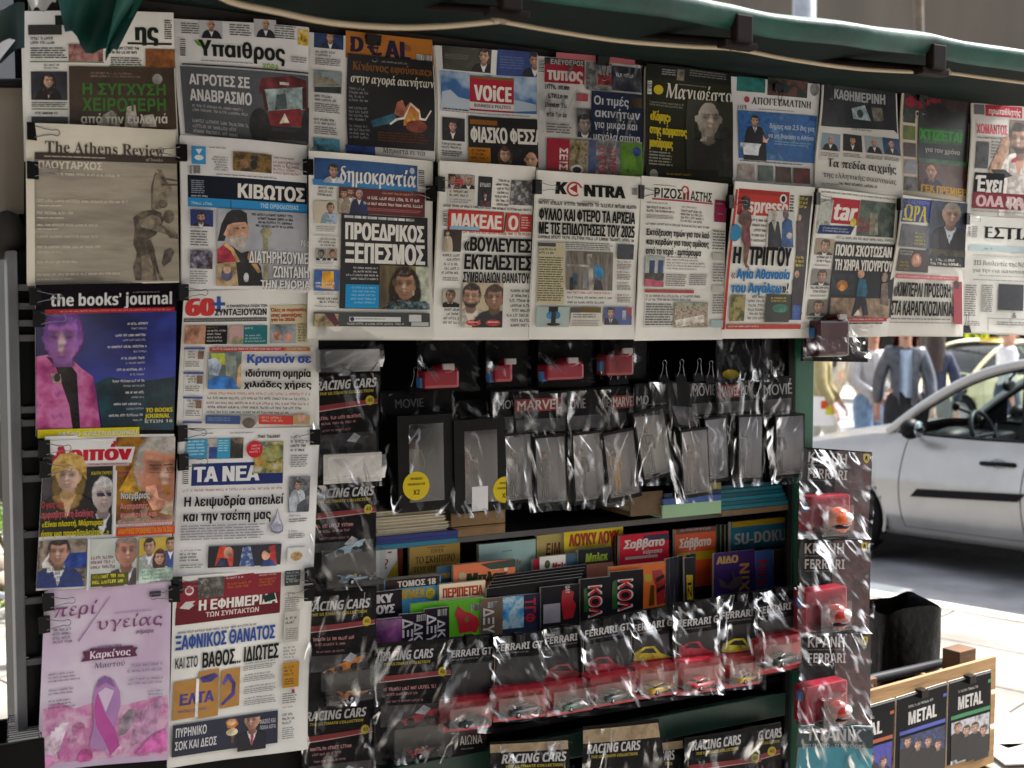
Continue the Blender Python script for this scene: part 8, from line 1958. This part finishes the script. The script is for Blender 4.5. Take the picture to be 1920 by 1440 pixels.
# ---- people
def skin_mesh(name, J, E, parent, mat, sub=1):
    """J: name -> (x, y, z, radius[, radius2]); E: pairs. One continuous surface grown on the joints"""
    ks = list(J)
    me = bpy.data.meshes.new(name)
    me.from_pydata([J[k][:3] for k in ks], [(ks.index(a), ks.index(b)) for a, b in E], [])
    me.materials.append(mat)
    o = bpy.data.objects.new(name, me); COL.objects.link(o); o.parent = parent
    md = o.modifiers.new('skin', 'SKIN')
    sv = me.skin_vertices[0].data
    for i, k in enumerate(ks):
        r = J[k][3]; r2 = J[k][4] if len(J[k]) > 4 else r
        sv[i].radius = (r, r2); sv[i].use_root = (i == 0)
    md.use_smooth_shade = True
    sd = o.modifiers.new('smooth', 'SUBSURF'); sd.levels = sub; sd.render_levels = sub
    return o
def person(label, px, py_hip, d, face, top, legs, hairc, skinc='#c09078', H=1.68, stride=.18, arms=None, zg=ROAD_Z, hair='long', shoes='#2a2420', coat=None, head_turn=0.0, group='pedestrians crossing the street', tmat=None):
    p = DP(px, py_hip, d)
    o = thing('person', label, 'person', (p.x, p.y, zg), face, group)
    s = H / 1.70
    sk = noisy(skinc, skinc, 10, .55)
    st = stride
    J = {'hip': (0, 0, .94, .12, .10), 'waist': (0, 0, 1.08, .115, .09), 'chest': (0, .01, 1.28, .135, .10), 'neck': (0, 0, 1.44, .055), 'jaw': (0, .025, 1.535, .062, .07), 'head': (0, .012, 1.60, .078, .094), 'crown': (0, .0, 1.66, .055, .065)}
    E = [('hip', 'waist'), ('waist', 'chest'), ('chest', 'neck'), ('neck', 'jaw'), ('jaw', 'head'), ('head', 'crown')]
    for sg, q in ((-1, 'l'), (1, 'r')):
        f = st * sg
        J['th' + q] = (sg * .10, f * .15, .86, .095); J['kn' + q] = (sg * .10, f * .62 + .03, .49, .062); J['ca' + q] = (sg * .10, f * .8, .34, .055); J['an' + q] = (sg * .10, f * 1.0 - (.04 if f < 0 else 0), .09 + (.04 if f < 0 else 0), .04); J['to' + q] = (sg * .115, f * 1.0 + .15, .03 , .035)
        E += [('hip', 'th' + q), ('th' + q, 'kn' + q), ('kn' + q, 'ca' + q), ('ca' + q, 'an' + q), ('an' + q, 'to' + q)]
        el, wr = (arms or {}).get(q, ((sg * .225, -.03 - f * .3, 1.12), (sg * .235, .05 - f * .55, .88)))
        J['sh' + q] = (sg * .155, 0, 1.385, .058); J['el' + q] = el + (.045,); J['wr' + q] = wr + (.03,)
        E += [('chest', 'sh' + q), ('sh' + q, 'el' + q), ('el' + q, 'wr' + q)]
        dv = (Vector(wr) - Vector(el)).normalized()
        sd = dv.cross(Vector((0, 1, 0)) if abs(dv.y) < .8 else Vector((1, 0, 0))).normalized(); nn = dv.cross(sd)
        pm = Vector(wr) + dv * .06
        J['pm' + q] = tuple(pm) + (.034, .02); E.append(('wr' + q, 'pm' + q))
        for i in range(4):
            b0 = pm + dv * .04 + sd * (.03 - .02 * i); L = (.062, .075, .07, .055)[i]
            J['f%d' % i + q] = tuple(b0) + (.0085,); J['g%d' % i + q] = tuple(b0 + dv * L * .55 + nn * .012) + (.008,); J['h%d' % i + q] = tuple(b0 + dv * L * .85 + nn * .035) + (.007,)
            E += [('pm' + q, 'f%d' % i + q), ('f%d' % i + q, 'g%d' % i + q), ('g%d' % i + q, 'h%d' % i + q)]
        b0 = Vector(wr) + dv * .035 + sd * .03
        J['t0' + q] = tuple(b0) + (.011,); J['t1' + q] = tuple(b0 + dv * .035 + sd * .02 + nn * .015) + (.009,)
        E += [('wr' + q, 't0' + q), ('t0' + q, 't1' + q)]
    J = {k: tuple(c * s for c in v) for k, v in J.items()}
    skin_mesh('body', J, E, o, sk)
    def sub(keys, grow, extra=(), cut=()):
        K = {k: J[k][:3] + tuple(r + grow for r in J[k][3:]) for k in keys}
        return K, [(a, b) for a, b in E if a in K and b in K and (a, b) not in cut]
    def fabric(c, sc=14): return noisy(c[0], c[1], sc, .85, .35, bscale=9)
    K, E2 = sub(['hip', 'waist', 'thl', 'knl', 'cal', 'anl', 'thr', 'knr', 'car', 'anr'], .020)
    skin_mesh('trousers', K, E2, o, fabric(legs))
    K, E2 = sub(['waist', 'chest', 'shl', 'ell', 'wrl', 'shr', 'elr', 'wrr'], .026)
    K['hem'] = (0, 0, .85 * s, (.165 if coat is None else .175) * s, .13 * s); E2.append(('waist', 'hem'))
    K['collar'] = (0, 0, 1.43 * s, .075 * s); E2.append(('chest', 'collar'))
    skin_mesh('top', K, E2, o, tmat or fabric(top))
    if coat:                                     # shirt showing in the open front
        m = MB(); m.grid(lambda a, b: Vector(((a - .5) * .13 * s * (1.1 - .3 * b), (.112 + .03 * math.sin(b * 2.4) - .06 * abs(a - .5)) * s + .012, (.96 + .46 * b) * s)), 6, 8, fabric(coat), True); m.build('shirt', o)
        for sg in (-1, 1):
            m = MB(); m.grid(lambda a, b: Vector((sg * (.05 + .06 * a + .015 * b) * s, (.138 + .03 * math.sin(b * 2.4) - .05 * a) * s, (.90 + .50 * b) * s)), 4, 6, fabric(top), True); m.build('lapel', o)
    for q, sg in (('l', -1), ('r', 1)):
        a = Vector(J['an' + q][:3]); t = Vector(J['to' + q][:3])
        m = MB(); m.tube([a + Vector((0, -.05, -.02)), a + Vector((0, 0, -.03)), (a + t) / 2 + Vector((0, 0, -.012)), t + Vector((0, .02, .0)), t + Vector((0, .06, -.004))], [.045, .052, .046, .046, .03], ink(shoes, .5), 10); m.build('shoe', o)
    hm = noisy(hairc[0], hairc[1], 60, .5, stretch=(1, 1, .2))
    m = MB(); hc = Vector((0, -.012, 1.625)) * s
    def hp(a, b):
        th = 2 * math.pi * a; ph = math.pi * (.62 if hair == 'short' else .66) * b
        r = 1 + .06 * noise.noise(Vector((math.cos(th) * 3, math.sin(th) * 3, b * 4)))
        q = Vector((math.sin(ph) * math.cos(th) * .098, math.sin(ph) * math.sin(th) * .115, math.cos(ph) * .112)) * r * s
        if math.sin(th) > .3 and b > .55: q = q * (1 - (b - .55) * .9) 
        return hc + q
    m.grid(hp, 20, 10, hm, True)
    if hair == 'long':
        def lp(a, b):
            th = R(170 + 200 * a)
            w_ = (.095 + .03 * b - .03 * b * b) * s * (1 + .08 * noise.noise(Vector((a * 9, b * 2, 4))))
            return Vector((w_ * 1.08 * math.cos(th), w_ * 1.05 * math.sin(th) - .02 * s, (1.64 - .40 * b) * s))
        m.grid(lp, 18, 8, hm, True)
    m.build('hair', o)
    fm = ink('#2a1c18', .4)
    m = MB()
    for sg in (-1, 1): m.ball((sg * .032 * s, .098 * s, 1.605 * s), (.012, .006, .006), fm, 8, 6); m.ball((sg * .033 * s, .10 * s, 1.63 * s), (.018, .005, .004), fm, 8, 6)
    m.build('eyes', o)
    m = MB(); m.tube([(0, .094 * s, 1.605 * s), (0, .118 * s, 1.568 * s), (0, .098 * s, 1.562 * s)], [.008, .014, .008], sk, 8); m.build('nose', o)
    m = MB(); m.ball((0, .094 * s, 1.528 * s), (.025, .008, .007), ink('#8a4a42', .5), 10, 6); m.build('mouth', o)
    for sg in (-1, 1):
        m = MB(); m.ball((sg * .083 * s, -.002, 1.59 * s), (.010, .02, .032), sk, 8, 6); m.build('ear', o)
    return o
tocam = lambda px: math.atan2(-1, (px - 960) / F * -1) - math.pi / 2       # faces the camera
hands_front = {'l': ((-.25, .05, 1.14), (-.09, .22, 1.00)), 'r': ((.25, .05, 1.14), (.09, .22, 1.00))}
person('person in pale grey open hoodie and light blue jeans with clasped hands', 1632, 720, 12.2, math.pi + .25, ('#b8b8bc', '#c8c8cc'), ('#6a8ab0', '#86a6c8'), ('#3a2a20', '#5a4030'), H=1.74, stride=.10, arms=hands_front, coat=('#dcdcdc', '#e4e4e4'))
person('person in grey leather jacket, pale shirt and black trousers, chestnut hair', 1696, 720, 11.7, math.pi - .25, ('#3c3e46', '#565a64'), ('#121216', '#1a1a1e'), ('#6a3420', '#8a4a2c'), H=1.79, stride=.26, coat=('#a8bcd0', '#b8cce0'), tmat=noisy('#3c4048', '#5c606a', 9, .32, .5, bscale=7))
o = person('person seen from behind with long dark hair, navy jacket and shoulder bag', 1752, 720, 12.9, -.2, ('#262c40', '#343c54'), ('#20222c', '#2a2c36'), ('#241a18', '#3a2a26'), H=1.68, stride=.12)
m = MB(); m.box((.22, -.05, .98), (.34, .12, 1.20), noisy('#16161a', '#222228', 9, .35), .02); m.tube([(.26, .03, 1.2), (.2, .02, 1.40), (.1, -.03, 1.43)], .008, ink('#222', .5), 6)
bag = m.build('shoulder_bag', None, o.location, o.rotation_euler[2]); tag(bag, 'black shoulder bag on the arm of the person in navy', 'bag')
person('person in ochre shirt walking with a folder, left of the hoodie', 1540, 720, 12.0, math.pi + 1.2, ('#94885c', '#a4986c'), ('#b8b4a8', '#c8c4b8'), ('#2a211c', '#3a2e28'), H=1.72, stride=.25, hair='short', arms={'l': ((-.26, .0, 1.12), (-.22, .16, .93)), 'r': ((.26, .02, 1.12), (.24, .14, .92))})
fo = DP(1542, 770, 11.7); o = thing('folder', 'white and orange folder held low by the person in ochre', 'folder', (fo.x, fo.y, fo.z - .12), .15)
m = MB(); m.box((-.12, -.01, -.03), (.12, .01, .26), noisy('#e0ddd8', '#e8e6e2', 9, .6), .004); m.build('cover', o)
m = MB(); m.box((-.132, -.012, -.05), (-.12, .012, .27), ink('#e0601c', .5)); m.box((-.02, -.0125, .14), (.06, -.0105, .22), ink('#d84a1c', .5)); m.box((.03, -.0125, .08), (.12, -.0105, .17), ink('#d8d02a', .5)); m.build('orange_trim', o)
person('person farther off in beige trousers mid-stride', 1588, 720, 17.6, math.pi + 1.5, ('#b0a89a', '#c0b8aa'), ('#a89c88', '#b8ac98'), ('#2a221e', '#3a302a'), H=1.74, stride=.34, hair='short', zg=0.0, shoes='#5a3a2e')
person('person in white shirt with short grey brown hair in profile beside the taxi', 1888, 690, 14.0, -math.pi / 2 - .1, ('#d0d0d2', '#dcdcde'), ('#3a4258', '#465068'), ('#5a4a3c', '#7a6a5a'), H=1.72, stride=.12, hair='short')

# ---- wooden crate with music magazines, cart handle, bin bag, card on the ground
CTH = math.atan(F / 3200)
CUv = Vector((math.cos(CTH), math.sin(CTH), 0)); CNv = Vector((-math.sin(CTH), math.cos(CTH), 0))
CP0 = DP(1868, 1243, 3.75)
def CPt(px, py, v=0.0):
    d = ray(px, py); t = ((CP0 - CAMV).dot(CNv) + v) / d.dot(CNv); p = CAMV + d * t
    return Vector(((p - CP0).dot(CUv), v, p.z))
def CW(k): return CP0.copy().to_2d().to_3d() + CUv * k.x + CNv * k.y + Vector((0, 0, k.z))
WOOD = noisy('#8a6a44', '#a8865a', 4, .7, .15, stretch=(.6, 6, 6), bscale=20)
WOOD2 = noisy('#5a3c22', '#744e2e', 5, .7, .15, stretch=(1, 1, 5), bscale=20)
cl = CPt(1600, 1323); cr_ = CPt(1868, 1243); zc = cr_.z
o = thing('wooden_crate', 'pale wooden crate with magazines clipped over its front, beside the kiosk', 'crate', CW(Vector((0, 0, 0))), CTH)
L_ = cl.x
for z0, z1 in ((zc - .085, zc), (zc - .20, zc - .10), (zc - .33, zc - .215), (zc - .46, zc - .345)):
    m = MB(); m.box((L_, 0, z0), (0, .014, z1 + (.022 if z1 == zc else 0)), WOOD, .002); m.build('board', o)
    if z1 < zc - .2:
        m = MB(); m.box((L_, .30, z0), (0, .314, z1), WOOD, .002); m.build('board', o)
    if z1 < zc - .05:
        m = MB(); m.box((-.014, .0145, z0), (0, .2995, z1), WOOD, .002); m.build('board', o)
for u_, w_, v0, h_ in ((-.095, .09, .05, .030), (L_ + .07, .10, .03, .028)):
    m = MB(); m.box((u_, v0 + (.02), zc - .6), (u_ + w_, v0 + .085, zc + .004 + h_), WOOD2, .003); m.build('corner_block', o)
m = MB(); m.box((L_, .0, 0), (0, .31, zc - .47), WOOD2, .003); m.build('base', o)
GMT = 'music magazines clipped on the crate'
def metal(q, label, strip_, cols, foot=None, fcol='#8ac0a0', seed=0):
    k0 = (CPt(*q[2], -.004) + CPt(*q[3], -.004)) / 2
    r_ = thing('magazine', label, 'magazine', CW(k0), CTH, GMT)
    p = Sheet('magazine', '', '', q, -.004, None, wave=.001, thick=.004, seed=seed, paper='#131317', gloss=.3, rough=.3, page='cover', root=(r_, k0), pt=lambda x, y: CPt(x, y, -.006))
    x0, x1, y0 = q[0][0], q[1][0], (q[0][1] + q[1][1]) / 2
    w_ = x1 - x0
    p.part('title').t('METAL', x0 + w_ * .2, y0 + 34, x0 + w_ * .78, y0 + 58, '#d4d2d0', heavy=.04).h(x0 + w_ * .22, y0 + 22, x0 + w_ * .74, y0 + 29, 1, '#b8b8b8').part()
    p.r(x0 + w_ * .05, y0 + 66, x0 + w_ * .96, y0 + 73, strip_)
    p.pic(x0 + w_ * .05, y0 + 78, x1 - w_ * .06, y0 + 156, cols, 26, name='band_picture')
    for i in range(4): p.man(x0 + w_ * (.2 + .2 * i), y0 + 96 + (i % 2) * 6, 16, suit='#16171c', shirt=None, sh=.8)
    p.part()
    if foot: p.part('title').t(foot, x0 + w_ * .06, y0 + 164, x1 - w_ * .06, y0 + 178, fcol, heavy=.03).part()
    p.r(x1 - w_ * .09, y0 + 6, x1 - w_ * .02, y0 + 12, strip_)
    p.r(x0, y0 + 1, x1, y0 + 4, '#8a8e94')
    p.done()
    k1 = CPt((x0 + x1) / 2, y0, -.012)
    c_ = MB(); c_.box((-.016, -.012, -.022), (.016, .034, .003), ink('#26211f', .35), .002); cc = c_.build('clip_plate', r_, k1 - k0)
metal([(1560, 1343), (1678, 1309), (1670, 1490), (1552, 1524)], 'black music magazine with orange strip, half hidden by the helmet column', '#a8583a', ('#1c2080', '#3a3aa0', '#2a2a8a'), seed=1)
metal([(1681, 1308), (1776, 1279), (1770, 1464), (1676, 1494)], 'black music magazine with blue strip and stage lights', '#4a5ab0', ('#0e1430', '#1a3a80', '#101420', '#2a5ab0'), 'DEATH', '#7a8ad0', 2)
metal([(1779, 1278), (1858, 1256), (1855, 1408), (1775, 1436)], 'black music magazine with green strip and five standing men', '#3a8a5a', ('#2a2c30', '#c8c8d0', '#5a5e68'), 'STONE AGE', '#8ac0a0', 3)
o = thing('cart', 'dark grey cart handle bar behind the wooden crate', 'cart', CW(Vector((L_ * .5, .45, 0))), CTH)
m = MB(); hz = zc + .03; a_ = CPt(1640, 1272, .16); b_ = CPt(1780, 1240, .16)
oo = Vector((L_ * .5, .45, 0))
m.tube([Vector((a_.x - .1, .16, a_.z)) - oo, Vector((a_.x, .16, a_.z)) - oo, Vector((b_.x - .02, .16, b_.z)) - oo, Vector((b_.x + .02, .165, b_.z - .004)) - oo, Vector((b_.x + .045, .19, b_.z - .03)) - oo, Vector((b_.x + .05, .2, b_.z - .2)) - oo, Vector((b_.x + .05, .2, .1)) - oo], .016, ink('#2c2e32', .35), 10); m.build('handle', o)
m = MB(); m.box((-.25, .0, .06), (.35, .3, .10), ink('#2c2e32', .4), .01); m.build('platform', o)
for sx in (-.2, .3):
    m = MB(); m.lathe([(0, -.02), (.05, -.02), (.055, 0), (.05, .02), (0, .02)], ink('#151515', .6), 'Y', (sx, .02, .055), 16); m.build('wheel', o)
bp = DP(1682, 1130, 4.1)
o = thing('rubbish_bin', 'rubbish bin lined with a shiny black bag beside the kiosk', 'bin', (bp.x, bp.y, 0), .35)
bz = bp.z + .0
BAG = noisy('#060608', '#0b0b0e', 14, .38, .9, bscale=14, spec=.15)
def bagp(a, b):
    th = 2 * math.pi * a
    sq = lambda c: math.copysign(abs(c) ** .45, c)
    r = (.095 + .018 * b) * (1 + .07 * noise.noise(Vector((math.cos(th) * 3, math.sin(th) * 3, b * 2.5))))
    return Vector((r * 1.15 * sq(math.cos(th)), r * sq(math.sin(th)), bz * b * 1.0 + .012 * math.sin(th * 3) * b))
m = MB(); m.grid(bagp, 36, 18, BAG, True); m.build('bag', o)
m = MB(); m.grid(lambda a, b: bagp(a, 1) * (1 - .10 * b) + Vector((0, 0, -.25 * b)) * 1 if b > 0 else bagp(a, 1), 36, 4, BAG, True, True); m.build('bag_lip', o)
for (x, y, rz, lab) in ((1895, 1385, .5, 'white cardboard piece lying on the pavement by the crate'), (1925, 1420, .1, 'white cardboard sheet on the pavement, nearer the viewer')):
    p = GP(x, y); o = thing('cardboard_sheet', lab, 'cardboard', (p.x, p.y, 0), rz, 'cardboard on the pavement')
    m = MB(); m.box((-.14, -.10, .012), (.16, .10, .018), noisy('#c8c6c2', '#d4d2ce', 5, .8)); m.build('sheet', o)
    m = MB(); m.hexa([(-.14, .10, .012), (.16, .10, .012), (.16, .104, .012), (-.14, .104, .012), (-.14, .16, .06), (.16, .16, .06), (.16, .163, .058), (-.14, .163, .058)], noisy('#b8b6b0', '#c4c2bc', 5, .8)); m.build('flap', o)

# ---- left side: tarpaulin, plants, kerb stones, pipe, trays
TAN = noisy('#7c7469', '#8c8478', 3, .8, .12, bscale=12)
k = KP(20, 480, .04)
o = kthing('tarpaulin', 'beige tarpaulin hanging beside the kiosk with a dark rolled hem', 'tarpaulin', k)
q = [KP(-260, 158, .04) - k, KP(46, 158, .04) - k, KP(46, 400, .04) - k, KP(-260, 400, .04) - k]
m = MB(); m.grid(lambda a, b: (q[0] * (1 - a) + q[1] * a) * (1 - b) + (q[3] * (1 - a) + q[2] * a) * b + Vector((0, .012 * math.sin(a * 14) * b, 0)), 24, 10, TAN, True)
m.grid(lambda a, b: (q[0] * (1 - a) + q[1] * a) * (1 - b) + (q[3] * (1 - a) + q[2] * a) * b + Vector((0, .004 + .012 * math.sin(a * 14) * b, 0)), 24, 10, TAN, True, True); m.build('cloth', o)
m = MB(); c0_, c1_ = KP(-260, 440, .06) - k, KP(46, 440, .06) - k; rr = (KP(20, 390, .06).z - KP(20, 486, .06).z) / 2
m.tube([c0_, c1_ - Vector((.03, 0, 0)), c1_ - Vector((.012, 0, 0)), c1_], [rr, rr, rr * .8, rr * .3], noisy('#26231f', '#36322c', 8, .8, .2), 18); m.build('rolled_hem', o)
m = MB(); c0_, c1_ = KP(-260, 156, .03) - k, KP(48, 156, .03) - k; m.tube([c0_, c1_], .009, ink('#101010', .5), 8); m.build('rod', o)

LEAF = [noisy(a, b, 8, .5) for a, b in (('#3a5a1a', '#5a8028'), ('#56782a', '#86a040'), ('#2a4414', '#446420'))]
YEL = [noisy(a, b, 8, .5) for a, b in (('#7a7a20', '#a8a038'), ('#56701e', '#88983a'), ('#8a6a1c', '#b08a30'))]
BARK = noisy('#4a3c2c', '#5f4e3a', 20, .9, .3)
def leaves(m, c, rad, n, size, mats, rn, clump=7):
    cs = []
    for _ in range(clump):
        v = Vector((rn.gauss(0, .5), rn.gauss(0, .5), rn.gauss(0, .45)))
        cs.append(Vector((v.x * rad[0], v.y * rad[1], v.z * rad[2])))
    for i in range(n):
        b = rn.choice(cs)
        p = c + b + Vector((rn.gauss(0, .25) * rad[0], rn.gauss(0, .25) * rad[1], rn.gauss(0, .25) * rad[2]))
        d = Vector((rn.gauss(0, 1), rn.gauss(0, 1), rn.gauss(0, .8))).normalized(); e = d.cross(Vector((rn.gauss(0, 1), rn.gauss(0, 1), rn.gauss(0, 1)))).normalized()
        s_ = size * rn.uniform(.6, 1.3)
        m.poly([p - d * s_, p + e * s_ * .45, p + d * s_, p - e * s_ * .45], rn.choice(mats))
def tree(label, pos, h, rad, n, size, mats, seed, trunk=.12):
    rn = random.Random(seed)
    o = thing('tree', label, 'tree', pos, 0, 'street trees')
    m = MB(); top = h * .62
    m.tube([(0, 0, 0), (.04, 0, top * .5), (-.03, .04, top), (0, 0, h * .85)], [trunk, trunk * .8, trunk * .6, trunk * .2], BARK, 10)
    for i in range(7):
        a = i * 2.4; zz = top * (.75 + .06 * i)
        m.tube([(0, 0, zz), (math.cos(a) * rad[0] * .35, math.sin(a) * rad[1] * .35, zz + .3), (math.cos(a) * rad[0] * .75, math.sin(a) * rad[1] * .75, zz + .7)], [trunk * .4, trunk * .25, trunk * .08], BARK, 6)
    m.build('trunk', o)
    m = MB(); leaves(m, Vector((0, 0, h - rad[2] * .8)), rad, n, size, mats, rn, 16); m.build('crown', o)
    return o
p = DP(-20, 560, 12); tree('leafy street tree with sunlit lower branches at the left edge', (p.x, p.y, 0), 3.6, (1.1, 1.1, 1.5), 2600, .07, LEAF + YEL[:1], 3)
p = DP(60, 0, 17); tree('tall yellowing street tree above the awning corner', (p.x, p.y, 0), 7.6, (2.0, 2.0, 2.2), 5200, .10, YEL + LEAF[:1], 4, .18)
p = GP(18, 1052)
o = thing('shrub', 'small bright green shrub behind the grey rack', 'shrub', (p.x, p.y, .02))
rn = random.Random(9); m = MB()
for i in range(9):
    a = i * .7; m.tube([(0, 0, 0), (math.cos(a) * .08, math.sin(a) * .08, .16), (math.cos(a) * .16, math.sin(a) * .14, .30)], [.008, .006, .003], BARK, 5)
m.build('stems', o); m = MB(); leaves(m, Vector((0, 0, .22)), (.20, .18, .15), 700, .022, LEAF[:2], rn, 10); m.build('foliage', o)
p = GP(40, 1150)
o = thing('shrub', 'low yellow green plant at the planter edge by the pipe', 'shrub', (p.x - .05, p.y, .02))
m = MB(); m.tube([(0, 0, 0), (.01, 0, .1)], .006, BARK, 5); m.build('stems', o); m = MB(); leaves(m, Vector((0, 0, .08)), (.14, .14, .08), 420, .02, LEAF[:2] + YEL[:1], rn, 8); m.build('foliage', o)
STONE = noisy('#8a7c6a', '#a8988a', 5, .9, .4)
rn = random.Random(21)
for i, lab in enumerate(('flat buff stone at the planter edge, farthest', 'rounded buff stone in the planter, beside the flat one', 'small buff stone near the low plant', 'broad buff stone nearest the pipe')):
    p = GP(10 + (i % 2) * 36, 1075 + i * 14)
    o = thing('stone', lab, 'stone', (p.x, p.y, 0), i * .8, 'planter stones')
    m = MB(); of = Vector((i * 7, 0, 0))
    m.grid(lambda a, b: (lambda v: Vector((v.x * .12, v.y * .09, max(v.z * .06 + .045, .002))) * (1 + .25 * noise.noise(v * 1.7 + of)))(Vector((math.sin(math.pi * b) * math.cos(6.2832 * a), math.sin(math.pi * b) * math.sin(6.2832 * a), math.cos(math.pi * b)))), 16, 10, STONE, True); m.build('rock', o)
m = MB(); c_ = GP(20, 1090); m.mesh([(c_.x - .7, c_.y - .35, .006), (c_.x + .35, c_.y - .45, .006), (c_.x + .5, c_.y + .4, .006), (c_.x - .6, c_.y + .5, .006)], [(0, 1, 2, 3)], noisy('#4a3c2a', '#6a583e', 9, .95, .4)); structure(m.build('soil'))
p = GP(20, 1165)
o = thing('pipe_rail', 'silver bent tube rail low over the planter', 'rail', (p.x, p.y, 0))
m = MB(); m.tube(smoothpath([Vector((-.35, .12, .16)), Vector((-.12, .04, .15)), Vector((.02, .0, .12)), Vector((.05, -.02, .07)), Vector((.055, -.03, .0))]), .018, noisy('#a0a6ac', '#b4babf', 5, .3, metal=.6), 10); m.build('tube', o)
p = DP(6, 670, 10.5)
o = thing('litter_bin', 'small dark litter bin beyond the lamp post at the left', 'bin', (p.x, p.y, 0))
m = MB(); m.lathe([(0, .05), (.16, .05), (.18, .75), (.19, .76), (.17, .77), (0, .74)], noisy('#2a2c2e', '#3a3c3e', 6, .5)); m.build('drum', o); m = MB(); m.lathe([(0, .95), (.19, .90), (.2, .86), (.19, .85)], ink('#4a4c4e', .4)); m.box((-.02, -.01, .7), (.02, .01, .9), ink('#333', .5)); m.build('hood', o)
# trays of booklets low at the left
k = KP(36, 1440, -.10)
o = kthing('booklet_tray', 'black tray full of booklets and postcards low at the left of the kiosk', 'tray', k)
x0 = KP(-120, 1400, -.10).x - k.x; x1 = KP(84, 1400, -.10).x - k.x; zt = KP(20, 1395, -.10).z - k.z
m = MB(); TB = noisy('#070708', '#0c0c0e', 20, .5, spec=.1)
m.box((x0, -.0, -.25), (x1, .012, zt), TB, .002); m.build('front_board', o)
m = MB(); m.box((x0, .24, -.25), (x1, .252, zt - .03), TB, .002); m.build('back_board', o)
m = MB(); m.box((x0, .0125, -.25), (x1, .2395, -.238), TB); m.build('floor_board', o)
rn = random.Random(31)
cols = ['#1d1f24', '#2a2c31', '#34373c', '#202226', '#3c4046', '#4a4c50', '#7a3a30', '#c8b49a', '#3a4a6a', '#2a2c30', '#54585c', '#26282c']
for i in range(12):
    v = -.10 + .02 + i * .018
    a = KP(18 + rn.uniform(-4, 4), 1345 + (11 - i) * 4.2, v); b = KP(80 + rn.uniform(-5, 2), 1345 + (11 - i) * 4.2, v)
    r_ = kthing('booklet', 'booklet with %s cover standing in the black tray, %s from the front' % (('grey', 'dark grey', 'mid grey', 'charcoal', 'steel grey', 'pale grey', 'rust red', 'cream', 'slate blue', 'black', 'ash grey', 'near black')[i], ('first', 'second', 'third', 'fourth', 'fifth', 'sixth', 'seventh', 'eighth', 'ninth', 'tenth', 'eleventh', 'twelfth')[i]), 'booklet', Vector(((a.x + b.x) / 2, v, a.z - .2)), 'booklets in the black tray')
    m = MB(); w2 = (b.x - a.x) / 2
    m.hexa([(-w2, 0, 0), (w2, 0, 0), (w2, .007, 0), (-w2, .007, 0), (-w2, .012, .2), (w2, .012, .2), (w2, .019, .2), (-w2, .019, .2)], noisy(cols[i], cols[i], 9, .4)); m.build('cover', r_)
    m = MB(); m.hexa([(-w2 + .002, .0015, .19), (w2 - .002, .0015, .19), (w2 - .002, .006, .19), (-w2 + .002, .006, .19), (-w2 + .002, .014, .2004), (w2 - .002, .014, .2004), (w2 - .002, .0175, .2004), (-w2 + .002, .0175, .2004)], ink('#a8a49a', .8)); m.build('pages', r_)
# nothing else: the clip prototype is in use on the first sheet
